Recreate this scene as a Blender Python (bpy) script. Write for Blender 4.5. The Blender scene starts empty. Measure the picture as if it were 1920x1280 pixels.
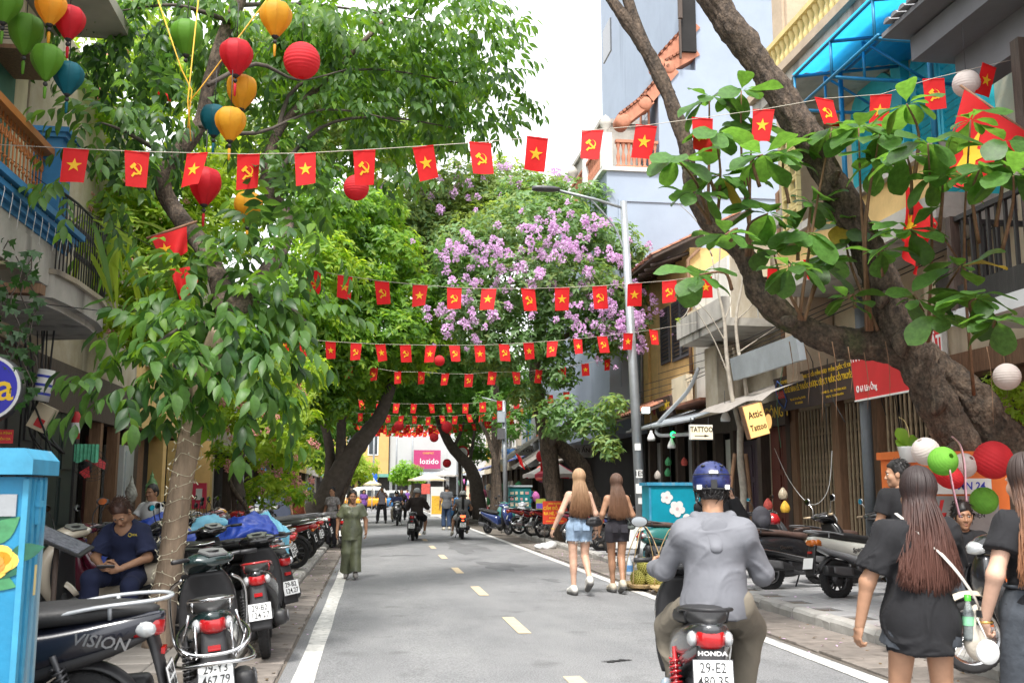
import bpy, math, random
import numpy as np
from mathutils import Vector, Matrix, Euler
R = math.radians
random.seed(7); RNG = np.random.default_rng(7)
SC = bpy.context.scene
COL = SC.collection
# ---------------------------------------------------------------- camera, light, exposure
H = 1.48; FOC = 1867.0
PIT = math.atan(282/FOC); YAW = math.atan(260*math.cos(PIT)/FOC)
cam = bpy.data.cameras.new('camera'); cam.sensor_width = 36; cam.lens = 36*FOC/1920
cam.clip_start = .05; cam.clip_end = 800
cam.dof.use_dof = True; cam.dof.focus_distance = 13.0; cam.dof.aperture_fstop = 5.6
co = bpy.data.objects.new('camera', cam); COL.objects.link(co)
co.location = (0, 0, H); co.rotation_euler = (math.pi/2+PIT, 0, -YAW); SC.camera = co
W = bpy.data.worlds.new('World'); SC.world = W; W.use_nodes = True
nt = W.node_tree; nt.nodes.clear()
sky = nt.nodes.new('ShaderNodeTexSky'); sky.sky_type = 'NISHITA'; sky.sun_disc = False
SUN_EL, SUN_AZ = R(58), R(200)
sky.sun_elevation = SUN_EL; sky.sun_rotation = SUN_AZ; sky.dust_density = 6; sky.air_density = 1.0; sky.ozone_density = 1
hs = nt.nodes.new('ShaderNodeHueSaturation'); hs.inputs['Saturation'].default_value = .12
mx = nt.nodes.new('ShaderNodeMixRGB'); mx.inputs[0].default_value = .72; mx.inputs[2].default_value = (7.6, 7.7, 7.9, 1)
bg = nt.nodes.new('ShaderNodeBackground'); bg.inputs[1].default_value = .10
out = nt.nodes.new('ShaderNodeOutputWorld')
nt.links.new(sky.outputs[0], hs.inputs['Color']); nt.links.new(hs.outputs[0], mx.inputs[1])
nt.links.new(mx.outputs[0], bg.inputs[0]); nt.links.new(bg.outputs[0], out.inputs[0])
sl = bpy.data.lights.new('sun', 'SUN'); sl.energy = 1.5; sl.angle = R(10); sl.color = (1, .96, .9)
so = bpy.data.objects.new('sun', sl); COL.objects.link(so)
sd = Vector((math.sin(SUN_AZ)*math.cos(SUN_EL), math.cos(SUN_AZ)*math.cos(SUN_EL), math.sin(SUN_EL)))
so.rotation_euler = sd.to_track_quat('Z', 'Y').to_euler()
SC.view_settings.view_transform = 'Standard'; SC.view_settings.look = 'None'
SC.view_settings.gamma = 1; SC.view_settings.use_curve_mapping = False; SC.view_settings.exposure = 1.75
SC.render.engine = 'CYCLES'
SC.cycles.max_bounces = 8; SC.cycles.diffuse_bounces = 6; SC.cycles.transparent_max_bounces = 8
SC.cycles.transmission_bounces = 4; SC.cycles.sample_clamp_indirect = 6; SC.cycles.caustics_reflective = False
SC.cycles.caustics_refractive = False; SC.cycles.use_denoising = True
# ---------------------------------------------------------------- photo measurement: a pixel of the 1920x1280 photo at a known plane -> a point of the street
_fw = Vector((math.sin(YAW)*math.cos(PIT), math.cos(YAW)*math.cos(PIT), math.sin(PIT)))
_rt = Vector((math.cos(YAW), -math.sin(YAW), 0)); _up = _rt.cross(_fw)
def ray(x, y): return _fw + _rt*((x-960)/FOC) + _up*((640-y)/FOC)
def onz(x, y, z=0.):
 d = ray(x, y); return Vector((0, 0, H)) + d*((z-H)/d.z)
def onx(x, y, X):
 d = ray(x, y); return Vector((0, 0, H)) + d*(X/d.x)
def ony(x, y, Y):
 d = ray(x, y); return Vector((0, 0, H)) + d*(Y/d.y)
# ---------------------------------------------------------------- materials
MATS = {}
def mat(name, col, rough=.6, var=.12, scale=6., bump=.0, bscale=None, metal=0., spec=.5, trans=0., emit=None, col2=None, rand=0., coat=0., alpha=1., detail=4., stretch=None, transm=0., streak=None, grain=0.):
 """col2: second colour mixed in by noise; rand: brightness change per object; stretch: noise scale per axis"""
 if name in MATS: return MATS[name]
 m = bpy.data.materials.new(name); m.use_nodes = True; n = m.node_tree; N = n.nodes; L = n.links
 b = N['Principled BSDF']; o = N['Material Output']
 c = (*col, 1)
 tc = N.new('ShaderNodeTexCoord'); vec = tc.outputs['Object']
 if stretch:
  mp = N.new('ShaderNodeMapping'); mp.inputs['Scale'].default_value = stretch; L.new(vec, mp.inputs[0]); vec = mp.outputs[0]
 cs = None
 if var or col2:
  ns = N.new('ShaderNodeTexNoise'); ns.inputs['Scale'].default_value = scale; ns.inputs['Detail'].default_value = detail
  ns.inputs['Roughness'].default_value = .62
  L.new(vec, ns.inputs['Vector'])
  rp = N.new('ShaderNodeValToRGB'); e = rp.color_ramp.elements
  e[0].position = .3; e[1].position = .7
  if col2: e[0].color = c; e[1].color = (*col2, 1)
  else:
   e[0].color = (*[x*(1-var) for x in col], 1); e[1].color = (*[min(1, x*(1+var)) for x in col], 1)
  L.new(ns.outputs[0], rp.inputs[0]); cs = rp.outputs[0]
 if streak:
  s2 = N.new('ShaderNodeTexNoise'); s2.inputs['Scale'].default_value = streak[1]; s2.inputs['Detail'].default_value = 6
  mp2 = N.new('ShaderNodeMapping'); mp2.inputs['Scale'].default_value = (1, 1, .12); L.new(tc.outputs['Object'], mp2.inputs[0]); L.new(mp2.outputs[0], s2.inputs['Vector'])
  r2 = N.new('ShaderNodeValToRGB'); r2.color_ramp.elements[0].position = streak[2]; r2.color_ramp.elements[1].position = min(1, streak[2]+.18)
  L.new(s2.outputs[0], r2.inputs[0])
  mm = N.new('ShaderNodeMixRGB'); mm.inputs[2].default_value = (*streak[0], 1); L.new(r2.outputs[0], mm.inputs[0])
  if cs: L.new(cs, mm.inputs[1])
  else: mm.inputs[1].default_value = c
  cs = mm.outputs[0]
 if grain:
  ng = N.new('ShaderNodeTexNoise'); ng.inputs['Scale'].default_value = bscale or 100; ng.inputs['Detail'].default_value = 2; L.new(tc.outputs['Object'], ng.inputs[0])
  rg = N.new('ShaderNodeMapRange'); rg.inputs[1].default_value = .3; rg.inputs[2].default_value = .7; rg.inputs[3].default_value = 1-grain; rg.inputs[4].default_value = 1+grain; L.new(ng.outputs[0], rg.inputs[0])
  hg = N.new('ShaderNodeHueSaturation'); L.new(rg.outputs[0], hg.inputs['Value']); L.new(cs, hg.inputs['Color']); cs = hg.outputs[0]
 if rand:
  oi = N.new('ShaderNodeObjectInfo'); mr = N.new('ShaderNodeMapRange')
  mr.inputs[3].default_value = 1-rand; mr.inputs[4].default_value = 1+rand
  hv = N.new('ShaderNodeHueSaturation'); L.new(oi.outputs['Random'], mr.inputs[0]); L.new(mr.outputs[0], hv.inputs['Value'])
  if cs: L.new(cs, hv.inputs['Color'])
  else: hv.inputs['Color'].default_value = c
  cs = hv.outputs[0]
 if cs: L.new(cs, b.inputs['Base Color'])
 else: b.inputs['Base Color'].default_value = c
 b.inputs['Roughness'].default_value = rough; b.inputs['Metallic'].default_value = metal
 b.inputs['Specular IOR Level'].default_value = spec; b.inputs['Coat Weight'].default_value = coat; b.inputs['Coat Roughness'].default_value = .08
 b.inputs['Transmission Weight'].default_value = transm; b.inputs['Alpha'].default_value = alpha
 if bump:
  nb = N.new('ShaderNodeTexNoise'); nb.inputs['Scale'].default_value = bscale or scale*4; nb.inputs['Detail'].default_value = 5
  L.new(vec, nb.inputs['Vector']); bp = N.new('ShaderNodeBump'); bp.inputs['Strength'].default_value = bump; bp.inputs['Distance'].default_value = .02
  L.new(nb.outputs[0], bp.inputs['Height']); L.new(bp.outputs[0], b.inputs['Normal'])
 if emit: b.inputs['Emission Color'].default_value = (*emit[0], 1); b.inputs['Emission Strength'].default_value = emit[1]
 if trans:
  t = N.new('ShaderNodeBsdfTranslucent'); ms = N.new('ShaderNodeMixShader'); ms.inputs[0].default_value = trans
  if cs:
   g = N.new('ShaderNodeMixRGB'); g.blend_type = 'MULTIPLY'; g.inputs[0].default_value = 1; g.inputs[2].default_value = (1.9, 1.75, .9, 1) if name.startswith('leaf') else (1.3, 1.3, 1.3, 1)
   L.new(cs, g.inputs[1]); L.new(g.outputs[0], t.inputs[0])
  else: t.inputs[0].default_value = c
  L.new(b.outputs[0], ms.inputs[1]); L.new(t.outputs[0], ms.inputs[2]); L.new(ms.outputs[0], o.inputs[0])
 MATS[name] = m; return m
# ---------------------------------------------------------------- mesh building
class MB:
 """collects polygons; build() links them as one mesh object"""
 def __init__(s): s.v = []; s.f = []; s.m = []; s.s = []; s.mi = 0
 def add(s, vs, fs, smooth=False, m=None):
  o = len(s.v); s.v += [tuple(v) for v in vs]
  for f in fs: s.f.append(tuple(o+i for i in f)); s.m.append(s.mi if m is None else m); s.s.append(smooth)
  return s
 def box(s, c, d, rot=None, m=None, taper=1.):
  x, y, z = d[0]/2, d[1]/2, d[2]/2
  vs = [Vector((sx*x*(taper if sz > 0 else 1), sy*y*(taper if sz > 0 else 1), sz*z)) for sz in (-1, 1) for sy in (-1, 1) for sx in (-1, 1)]
  if rot is not None:
   q = rot if isinstance(rot, Matrix) else Euler(rot).to_matrix(); vs = [q @ v for v in vs]
  c = Vector(c)
  return s.add([v+c for v in vs], [(0, 2, 3, 1), (4, 5, 7, 6), (0, 1, 5, 4), (2, 6, 7, 3), (0, 4, 6, 2), (1, 3, 7, 5)], m=m)
 def b2(s, lo, hi, m=None): return s.box([(a+b)/2 for a, b in zip(lo, hi)], [abs(b-a) for a, b in zip(lo, hi)], m=m)
 def tube(s, pts, r, n=8, cap=True, smooth=True, closed=False, m=None, flat=1.):
  P = [Vector(p) for p in pts]; k = len(P); rr = r if isinstance(r, (list, tuple)) else [r]*k
  if len(rr) == 2 and k > 2: rr = [rr[0]+(rr[1]-rr[0])*i/(k-1) for i in range(k)]
  vs = []; prev = None
  for i in range(k):
   if closed: t = P[(i+1) % k]-P[i-1]
   else: t = P[min(i+1, k-1)]-P[max(i-1, 0)]
   if t.length < 1e-9: t = Vector((0, 0, 1))
   t.normalize()
   if prev is None:
    u = t.cross(Vector((0, 0, 1)) if abs(t.z) < .9 else Vector((1, 0, 0))).normalized()
   else:
    u = prev - t*prev.dot(t)
    u = u.normalized() if u.length > 1e-6 else t.cross(Vector((0, 0, 1))).normalized()
   prev = u; w = t.cross(u)
   for j in range(n):
    a = 2*math.pi*j/n; vs.append(P[i] + u*(math.cos(a)*rr[i]) + w*(math.sin(a)*rr[i]*flat))
  fs = []
  for i in range(k if closed else k-1):
   a, b = i*n, ((i+1) % k)*n
   for j in range(n): fs.append((a+j, a+(j+1) % n, b+(j+1) % n, b+j))
  if cap and not closed: fs += [tuple(range(n))[::-1], tuple((k-1)*n+j for j in range(n))]
  return s.add(vs, fs, smooth, m)
 def rings(s, rs, smooth=True, cap=True, m=None):
  n = len(rs[0]); vs = [v for r in rs for v in r]; fs = []
  for i in range(len(rs)-1):
   a, b = i*n, (i+1)*n
   for j in range(n): fs.append((a+j, a+(j+1) % n, b+(j+1) % n, b+j))
  if cap: fs += [tuple(range(n))[::-1], tuple((len(rs)-1)*n+j for j in range(n))]
  return s.add(vs, fs, smooth, m)
 def loft(s, st, n=14, axis='y', e=2.4, sub=3, m=None, cap=True, x0=0.):
  """stations (t, c, hw, hh[, x]) : superellipse sections along axis y (t=y,c=z) or z (t=z,c=y)"""
  A = np.array([list(q)+[0.]*(5-len(q)) for q in st], float)
  if sub > 1 and len(A) > 2:
   k = len(A); T = np.linspace(0, k-1, (k-1)*sub+1); out_ = []
   for t in T:
    i = min(int(t), k-2); u = t-i
    p0, p1, p2, p3 = A[max(i-1, 0)], A[i], A[i+1], A[min(i+2, k-1)]
    out_.append(.5*((2*p1)+(-p0+p2)*u+(2*p0-5*p1+4*p2-p3)*u*u+(-p0+3*p1-3*p2+p3)*u**3))
   A = np.array(out_)
  rs = []
  for t, c, hw, hh, xx in A:
   hw = max(hw, .002); hh = max(hh, .002); ring = []
   for j in range(n):
    a = 2*math.pi*j/n; ca, sa = math.cos(a), math.sin(a)
    px = x0+xx+hw*math.copysign(abs(ca)**(2/e), ca); pc = hh*math.copysign(abs(sa)**(2/e), sa)
    ring.append((px, t, c+pc) if axis == 'y' else (px, c+pc, t))
   rs.append(ring if axis == 'y' else ring)
  return s.rings(rs, True, cap, m)
 def lathe(s, prof, c=(0, 0, 0), n=16, ax='z', smooth=True, m=None, cap=False, ell=(1, 1)):
  """prof: (radius, height) pairs turned about an axis through c"""
  rs = []
  for r, h in prof:
   ring = []
   for j in range(n):
    a = 2*math.pi*j/n; x, y = r*math.cos(a)*ell[0], r*math.sin(a)*ell[1]
    p = {'z': (x, y, h), 'y': (x, h, y), 'x': (h, x, y)}[ax]
    ring.append((p[0]+c[0], p[1]+c[1], p[2]+c[2]))
   rs.append(ring)
  return s.rings(rs, smooth, cap, m)
 def ball(s, c, r, n=12, k=8, m=None, rot=None):
  r = (r, r, r) if not isinstance(r, (tuple, list)) else r; vs = []
  q = Euler(rot).to_matrix() if rot else None
  for i in range(k+1):
   t = math.pi*i/k
   for j in range(n):
    a = 2*math.pi*j/n; p = Vector((math.sin(t)*math.cos(a)*r[0], math.sin(t)*math.sin(a)*r[1], math.cos(t)*r[2]))
    if q: p = q @ p
    vs.append(p+Vector(c))
  fs = [(i*n+j, (i+1)*n+j, (i+1)*n+(j+1) % n, i*n+(j+1) % n) for i in range(k) for j in range(n)]
  return s.add(vs, fs, True, m)
 def prism(s, pts, d, m=None, smooth=False):
  """flat outline (3-D points) pushed along vector d"""
  P = [Vector(p) for p in pts]; d = Vector(d); n = len(P)
  vs = P + [p+d for p in P]
  fs = [tuple(range(n))[::-1], tuple(n+i for i in range(n))] + [(i, (i+1) % n, n+(i+1) % n, n+i) for i in range(n)]
  return s.add(vs, fs, smooth, m)
 def grid(s, fn, nu, nv, smooth=True, m=None):
  vs = [fn(i/nu, j/nv) for j in range(nv+1) for i in range(nu+1)]
  fs = [(j*(nu+1)+i, j*(nu+1)+i+1, (j+1)*(nu+1)+i+1, (j+1)*(nu+1)+i) for j in range(nv) for i in range(nu)]
  return s.add(vs, fs, smooth, m)
 def mesh(s, name, mats):
  me = bpy.data.meshes.new(name); me.from_pydata(s.v, [], s.f)
  for q in (mats if isinstance(mats, (list, tuple)) else [mats]): me.materials.append(q)
  me.polygons.foreach_set('material_index', s.m); me.polygons.foreach_set('use_smooth', s.s); me.update(); return me
 def build(s, name, mats, parent=None, **kw):
  return link(name, s.mesh(name, mats), parent, **kw)
_kids = {}
def link(name, data, parent=None, loc=None, rot=None, sc=None, label=None, cat=None, group=None, kind=None):
 o = bpy.data.objects.new(name, data); COL.objects.link(o)
 if parent is not None: o.parent = parent; _kids.setdefault(parent.name, []).append(o)
 if loc is not None: o.location = loc
 if rot is not None: o.rotation_euler = rot
 if sc is not None: o.scale = (sc, sc, sc) if not isinstance(sc, (tuple, list)) else sc
 return tag(o, label, cat, group, kind)
def tag(o, label=None, cat=None, group=None, kind=None):
 if label: o['label'] = label
 if cat: o['category'] = cat
 if group: o['group'] = group
 if kind: o['kind'] = kind
 return o
def thing(name, label, cat, loc=(0, 0, 0), rz=0., group=None, sc=None, rot=None):
 o = link(name, None, None, loc, rot or (0, 0, rz), sc, label, cat, group); o.empty_display_size = .1; return o
def part(name, me, parent, **kw): return link(name, me, parent, **kw)
def copy_tree(o, parent=None, keep=True):
 c = o.copy(); COL.objects.link(c); c.parent = parent
 if parent is not None: _kids.setdefault(parent.name, []).append(c)
 for ch in KIDS(o): copy_tree(ch, c)
 return c
def KIDS(o): return list(_kids.get(o.name, ()))
def numpy_mesh(name, V, Fq, mats, midx=None, smooth=False):
 """V (n,3); Fq (m,k) faces all with k corners"""
 me = bpy.data.meshes.new(name); n, k = Fq.shape
 me.vertices.add(len(V)); me.vertices.foreach_set('co', np.ascontiguousarray(V, np.float32).ravel())
 me.loops.add(n*k); me.loops.foreach_set('vertex_index', np.ascontiguousarray(Fq, np.int32).ravel())
 me.polygons.add(n); me.polygons.foreach_set('loop_start', np.arange(0, n*k, k, dtype=np.int32))
 try: me.polygons.foreach_set('loop_total', np.full(n, k, np.int32))
 except Exception: pass
 for q in (mats if isinstance(mats, (list, tuple)) else [mats]): me.materials.append(q)
 if midx is not None: me.polygons.foreach_set('material_index', np.ascontiguousarray(midx, np.int32))
 me.polygons.foreach_set('use_smooth', np.full(n, smooth, bool)); me.update(calc_edges=True); return me
_tx = {}
def text(s, size, parent, loc, m, rot=(R(90), 0, 0), align='CENTER', name='lettering', bold=0., sx=1., shear=0., depth=.002):
 key = (s, align, bold, shear, depth, m.name)
 if key not in _tx:
  cu = bpy.data.curves.new('lettering', 'FONT'); cu.body = s; cu.align_x = align; cu.align_y = 'CENTER'; cu.size = 1
  cu.offset = bold; cu.shear = shear; cu.extrude = depth/size; cu.resolution_u = 2; cu.materials.append(m)
  ob = bpy.data.objects.new('lettering', cu); _tx[key] = bpy.data.meshes.new_from_object(ob); bpy.data.objects.remove(ob)
 o = link(name, _tx[key], parent, loc, rot); o.scale = (size*sx, size, size); return o
def star_pts(r, n=5, a0=math.pi/2, inner=.382):
 return [(r*(1 if i % 2 == 0 else inner)*math.cos(a0+math.pi*i/n), r*(1 if i % 2 == 0 else inner)*math.sin(a0+math.pi*i/n)) for i in range(2*n)]
def catmull(P, sub=5):
 P = [np.array(p, float) for p in P]; o = []; k = len(P)
 for i in range(k-1):
  p0, p1, p2, p3 = P[max(i-1, 0)], P[i], P[i+1], P[min(i+2, k-1)]
  for j in range(sub):
   u = j/sub; o.append(.5*((2*p1)+(-p0+p2)*u+(2*p0-5*p1+4*p2-p3)*u*u+(-p0+3*p1-3*p2+p3)*u**3))
 o.append(P[-1]); return o
def vnoise(P, f, seed=0):
 """cheap smooth noise for points (n,3): sum of warped sines"""
 P = np.asarray(P)*f; s = seed*1.7
 a = np.sin(P[:, 0]*1.3+s+1.7*np.sin(P[:, 1]*.9+s))+np.sin(P[:, 1]*1.7-s+1.3*np.sin(P[:, 2]*1.1+2*s))+np.sin(P[:, 2]*1.5+s*.5+1.5*np.sin(P[:, 0]*.8-s))
 return a/3
# ================================================================ SETTING
m_asph = mat('asphalt', (.175, .178, .185), .88, .22, 1.3, .7, 75, col2=(.25, .252, .256), detail=9, stretch=(1, .45, 1), streak=((.12, .121, .125), 1.6, .6), grain=.35)
m_white = mat('road_paint', (.62, .61, .58), .75, .2, 5, .1, detail=8, streak=((.27, .27, .26), 14, .52))
m_dash = mat('worn_dash_paint', (.62, .5, .33), .8, .15, 6, .1, detail=8, streak=((.25, .23, .2), 14, .6))
m_dirt = mat('gutter_dirt', (.14, .12, .1), .95, .3, 2, .4, 30, detail=8)
m_slab = mat('gutter_stone', (.2, .175, .155), .9, .3, 3, .35, 25, rand=.22, detail=7, streak=((.07, .06, .05), 3, .55))
m_kerb = mat('kerb_stone', (.34, .33, .31), .85, .2, 4, .25, 22, rand=.1, detail=7, streak=((.12, .11, .1), 4, .6))
m_tile = mat('pavement_stone', (.31, .31, .315), .7, .14, 3, .15, 30, rand=.13, detail=8, streak=((.2, .19, .18), 2.2, .62))
m_tileL = mat('left_pavement_stone', (.23, .21, .19), .85, .2, 3, .2, 30, rand=.15, detail=8)
m_ground = mat('ground_earth', (.16, .15, .14), .95, .2, .5)
g = MB().add([(-300, -40, -.05), (300, -40, -.05), (300, 600, -.05), (-300, 600, -.05)], [(0, 1, 2, 3)]).build('ground', m_ground, kind='structure')
def road_fn(u, v):
 x = -.78+u*(4.98); y = -3+v*100
 cr = .03*(1-(2*u-1)**2); return (x, y, cr-.03)
road = MB().grid(road_fn, 10, 40).build('road', m_asph, kind='structure')
def rz_(x): u = (x+.78)/4.98; return .03*(1-(2*u-1)**2)-.03
cross = MB().add([(-40, 86, -.035), (40, 86, -.035), (40, 97, -.035), (-40, 97, -.035)], [(0, 1, 2, 3)]).build('cross_road', m_asph, kind='structure')
for nm, xa, xb in (('edge_line_marking', -.62, -.44), ('edge_line_marking', 3.95, 4.12)):
 b = MB(); ys = np.linspace(5, 84, 60)
 for i in range(59):
  w1, w2 = .008*math.sin(ys[i]*3.1), .008*math.sin(ys[i+1]*3.1)
  b.add([(xa+w1, ys[i], rz_(xa)+.006), (xb-w1, ys[i], rz_(xb)+.006), (xb-w2, ys[i+1], rz_(xb)+.006), (xa+w2, ys[i+1], rz_(xa)+.006)], [(0, 1, 2, 3)])
 b.build(nm, m_white, kind='structure')
dash_me = MB().add([(-.07, -.7, 0), (.07, -.7, 0), (.07, .7, 0), (-.07, .7, 0)], [(0, 1, 2, 3)]).mesh('dash', m_dash)
for y in (7.55, 11.45, 15.4, 19.4, 23.5, 27.6, 31.7, 36, 40, 44):
 link('centre_dash_marking', dash_me, None, (1.62, y, rz_(1.62)+.006), kind='structure')
m_patch = mat('asphalt_patch', (.15, .152, .157), .9, .3, 3, .3, 80, detail=8)
def blot(x, y, rx, ry, seed, nm='road_patch', m=m_patch, z=.004):
 n = 22; pts = []
 for i in range(n):
  a = 2*math.pi*i/n; k = 1+.28*math.sin(3*a+seed)+.2*math.sin(5*a+seed*2.3)+.12*math.sin(9*a+seed)
  X, Y = x+rx*k*math.cos(a), y+ry*k*math.sin(a); pts.append((X, Y, rz_(X)+z))
 return MB().add(pts, [tuple(range(n))]).build(nm, m, kind='structure')
for a in ((2.6, 20.6, .42, 1.2, 1), (2.5, 27.5, .5, 2.6, 2), (.7, 24.2, .5, .22, 3), (.3, 29, .35, .9, 4), (3.05, 17.2, .12, .35, 6)): blot(*a)
for k in range(3): blot(2.1+.07*k, 8.9+.03*k, .06, .035, k, 'road_stain', mat('tar_stain', (.012, .012, .013), .7), .008)
MB().b2((-4.75, -2, -.3), (-1.32, 86, .085)).build('left_pavement', m_dirt, kind='structure')
rp = MB().b2((5.13, -2, -.3), (8.05, 86, .10)).build('right_pavement', m_dirt, kind='structure')
lp = [o for o in COL.objects if o.name == 'left_pavement'][0]
def slab_me(w, l, h, m, seed=0):
 rr = random.Random(seed); j = lambda: rr.uniform(-.008, .008); c = .012
 b = MB(); vs = [(-w/2+j(), -l/2+j(), 0), (w/2+j(), -l/2+j(), 0), (w/2+j(), l/2+j(), 0), (-w/2+j(), l/2+j(), 0)]
 top = [(x-math.copysign(c, x), y-math.copysign(c, y), h) for x, y, z in vs]; mid = [(x, y, h-.008) for x, y, z in vs]
 b.add(vs+mid+top, [(8, 9, 10, 11)]+[(i, (i+1) % 4, 4+(i+1) % 4, 4+i) for i in range(4)]+[(4+i, 4+(i+1) % 4, 8+(i+1) % 4, 8+i) for i in range(4)])
 return b.mesh('slab', m)
tm = [slab_me(.585, .385, .04, m_tile, i) for i in range(5)]
k = 0
for iy in range(int((25-7)/.4)):
 for ix in range(5):
  x = 5.43+ix*.6+(.3 if iy % 2 else 0); y = 7+iy*.4
  if x > 8: continue
  o = link('tile', random.choice(tm), rp, (x, y, .082+random.uniform(-.003, .004)), (random.uniform(-.006, .006), random.uniform(-.006, .006), random.uniform(-.008, .008))); k += 1
tl = [slab_me(.385, .385, .04, m_tileL, 10+i) for i in range(4)]
for iy in range(26):
 for ix in range(7): link('tile', random.choice(tl), lp, (-1.56-ix*.4, 8.5+iy*.4, .068+random.uniform(-.004, .004)), (0, 0, random.uniform(-.01, .01)))
def kerb_me(l, w, h, m, seed):
 rr = random.Random(seed); b = MB(); sec = [(0, 0), (0, h-.05), (.02, h-.012), (.055, h), (w, h), (w, 0)]
 n = 5; rs = []
 for i in range(n): rs.append([(x+rr.uniform(-.008, .008)*(z > .02), -l/2+l*i/(n-1), z+rr.uniform(-.007, .005)*(z > .02)) for x, z in sec])
 return b.rings(rs, False).mesh('kerb', m)
kr = [kerb_me(.985, .18, .20, m_kerb, i) for i in range(4)]
kR = MB().b2((4.97, -2, -.3), (5.13, 6.6, .12)).b2((4.97, 46, -.3), (5.13, 86, .12)).build('right_kerb', m_kerb, kind='structure')
for i in range(39): link('kerb_stone', random.choice(kr), kR, (4.95+random.uniform(-.006, .006), 7.1+i, -.07), (0, 0, random.uniform(-.006, .006)))
kL = MB().b2((-1.3, -2, -.3), (-1.17, 8.1, .085)).b2((-1.3, 43, -.3), (-1.17, 86, .085)).build('left_kerb', m_kerb, kind='structure')
for i in range(34): link('kerb_stone', random.choice(kr), kL, (-1.15-random.uniform(0, .008), 8.6+i, -.105), (0, 0, math.pi))
gl = [slab_me(.40, .29, .03, m_slab, 20+i) for i in range(4)]; gr_ = [slab_me(.74, .47, .03, m_slab, 30+i) for i in range(4)]
gL = MB().b2((-1.16, -2, -.2), (-.73, 86, -.026)).build('left_gutter_path', m_dirt, kind='structure')
gR = MB().b2((4.16, -2, -.2), (4.955, 86, -.026)).build('right_gutter_path', m_dirt, kind='structure')
for i in range(66): link('slab', random.choice(gl), gL, (-.955, 7.9+i*.3, -.028+random.uniform(-.004, .004)), (random.uniform(-.01, .01), random.uniform(-.01, .01), random.uniform(-.02, .02)))
for i in range(46): link('slab', random.choice(gr_), gR, (4.575, 7.1+i*.485, -.028+random.uniform(-.006, .006)), (random.uniform(-.012, .012), random.uniform(-.012, .012), random.uniform(-.02, .02)))

# ================================================================ BUILDINGS
m_ply = mat('yellow_plaster', (.62, .42, .17), .9, .16, 2.5, .2, 20, detail=7, streak=((.30, .22, .13), 1.6, .62))
m_cream = mat('cream_plaster', (.58, .50, .36), .9, .15, 2, .2, 20, detail=7, streak=((.26, .22, .17), 1.8, .6))
m_conc = mat('stained_concrete', (.42, .40, .36), .92, .22, 2.2, .3, 18, detail=8, streak=((.13, .12, .11), 2.4, .55))
m_oldw = mat('peeling_wall', (.52, .47, .38), .92, .2, 1.8, .3, 14, detail=8, col2=(.36, .29, .2), streak=((.1, .09, .08), 1.5, .6))
m_blue = mat('blue_grey_wall', (.29, .34, .42), .9, .07, .8, .1, 20, detail=8, streak=((.22, .26, .32), 1.1, .6))
m_grey = mat('grey_wall', (.4, .41, .43), .9, .12, 1.5, .15, 20, detail=6)
m_wood = mat('dark_timber', (.065, .045, .035), .7, .35, 5, .3, 25, stretch=(6, 6, .6))
m_woodb = mat('black_timber', (.025, .024, .024), .6, .35, 5, .3, 25, stretch=(6, 6, .5), streak=((.12, .11, .1), 5, .66))
m_brown = mat('brown_timber', (.2, .11, .06), .7, .3, 5, .25, 25, stretch=(6, 6, .6))
m_redwood = mat('red_brown_door', (.12, .03, .02), .55, .25, 4, .15, 25, stretch=(6, 6, .6))
m_dgreen = mat('dark_green_door', (.018, .03, .028), .5, .2, 4)
m_tileR = mat('roof_clay', (.30, .12, .07), .9, .3, 6, .3, 30, rand=.25, detail=6, streak=((.08, .06, .05), 4, .55))
m_terr = mat('terracotta', (.42, .17, .10), .75, .15, 8)
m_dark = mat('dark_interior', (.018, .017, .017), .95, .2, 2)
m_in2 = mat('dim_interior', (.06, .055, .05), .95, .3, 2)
m_metal = mat('galvanised_steel', (.33, .35, .365), .45, .12, 5, .1, metal=.55, streak=((.3, .32, .33), 3, .6))
m_sheet = mat('zinc_sheet', (.46, .51, .55), .5, .12, 3, .12, metal=.35, streak=((.3, .3, .3), 3, .62))
m_rustg = mat('gate_paint', (.30, .23, .15), .6, .25, 8, .15, metal=.25, streak=((.14, .08, .05), 5, .58))
m_awn = mat('grey_awning', (.34, .31, .28), .85, .15, 3, .15, 12, trans=.15, streak=((.2, .18, .16), 2, .6))
m_char = mat('charcoal_plaster', (.055, .055, .062), .85, .15, 2, .1, 20)
m_char2 = mat('slate_grey_paint', (.17, .17, .185), .8, .1, 2, .08, 20)
m_lgrey = mat('light_soffit', (.62, .63, .65), .8, .08, 2)
m_cyan = mat('turquoise_paint', (.02, .42, .52), .5, .15, 4, .08, 25)
m_bframe = mat('blue_steel', (.015, .18, .33), .45, .1, 6, metal=.2)
m_poly = mat('blue_sheet', (.03, .40, .78), .25, .08, 3, trans=.55)
m_orange_w = mat('orange_wall', (.5, .17, .05), .8, .15, 3)
m_bluepl = mat('blue_plaster', (.035, .19, .40), .6, .14, 4, .1, 20, streak=((.1, .3, .5), 4, .64))
m_stonep = mat('column_plaster', (.47, .37, .27), .9, .14, 2.5, .25, 16, detail=7, streak=((.3, .23, .17), 2, .6))
m_vent = mat('yellow_block', (.62, .5, .22), .85, .15, 4)
m_glass = mat('window_glass', (.05, .06, .07), .08, .0, spec=.6)
m_black = mat('matt_black', (.02, .02, .021), .6, .15, 5)
m_rubber = mat('black_rubber', (.018, .018, .018), .75, .2, 20, .1)
m_wire = mat('black_cable', (.015, .015, .016), .6, 0)
m_whitep = mat('white_paint', (.72, .72, .70), .6, .06, 4)
m_red = mat('sign_red', (.55, .025, .03), .5, .08, 3, trans=.0)
m_yel = mat('sign_yellow', (.85, .55, .03), .5, 0)
m_txtw = mat('sign_white', (.82, .82, .8), .5, 0)
m_txtk = mat('sign_black', (.012, .012, .012), .5, 0)
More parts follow.
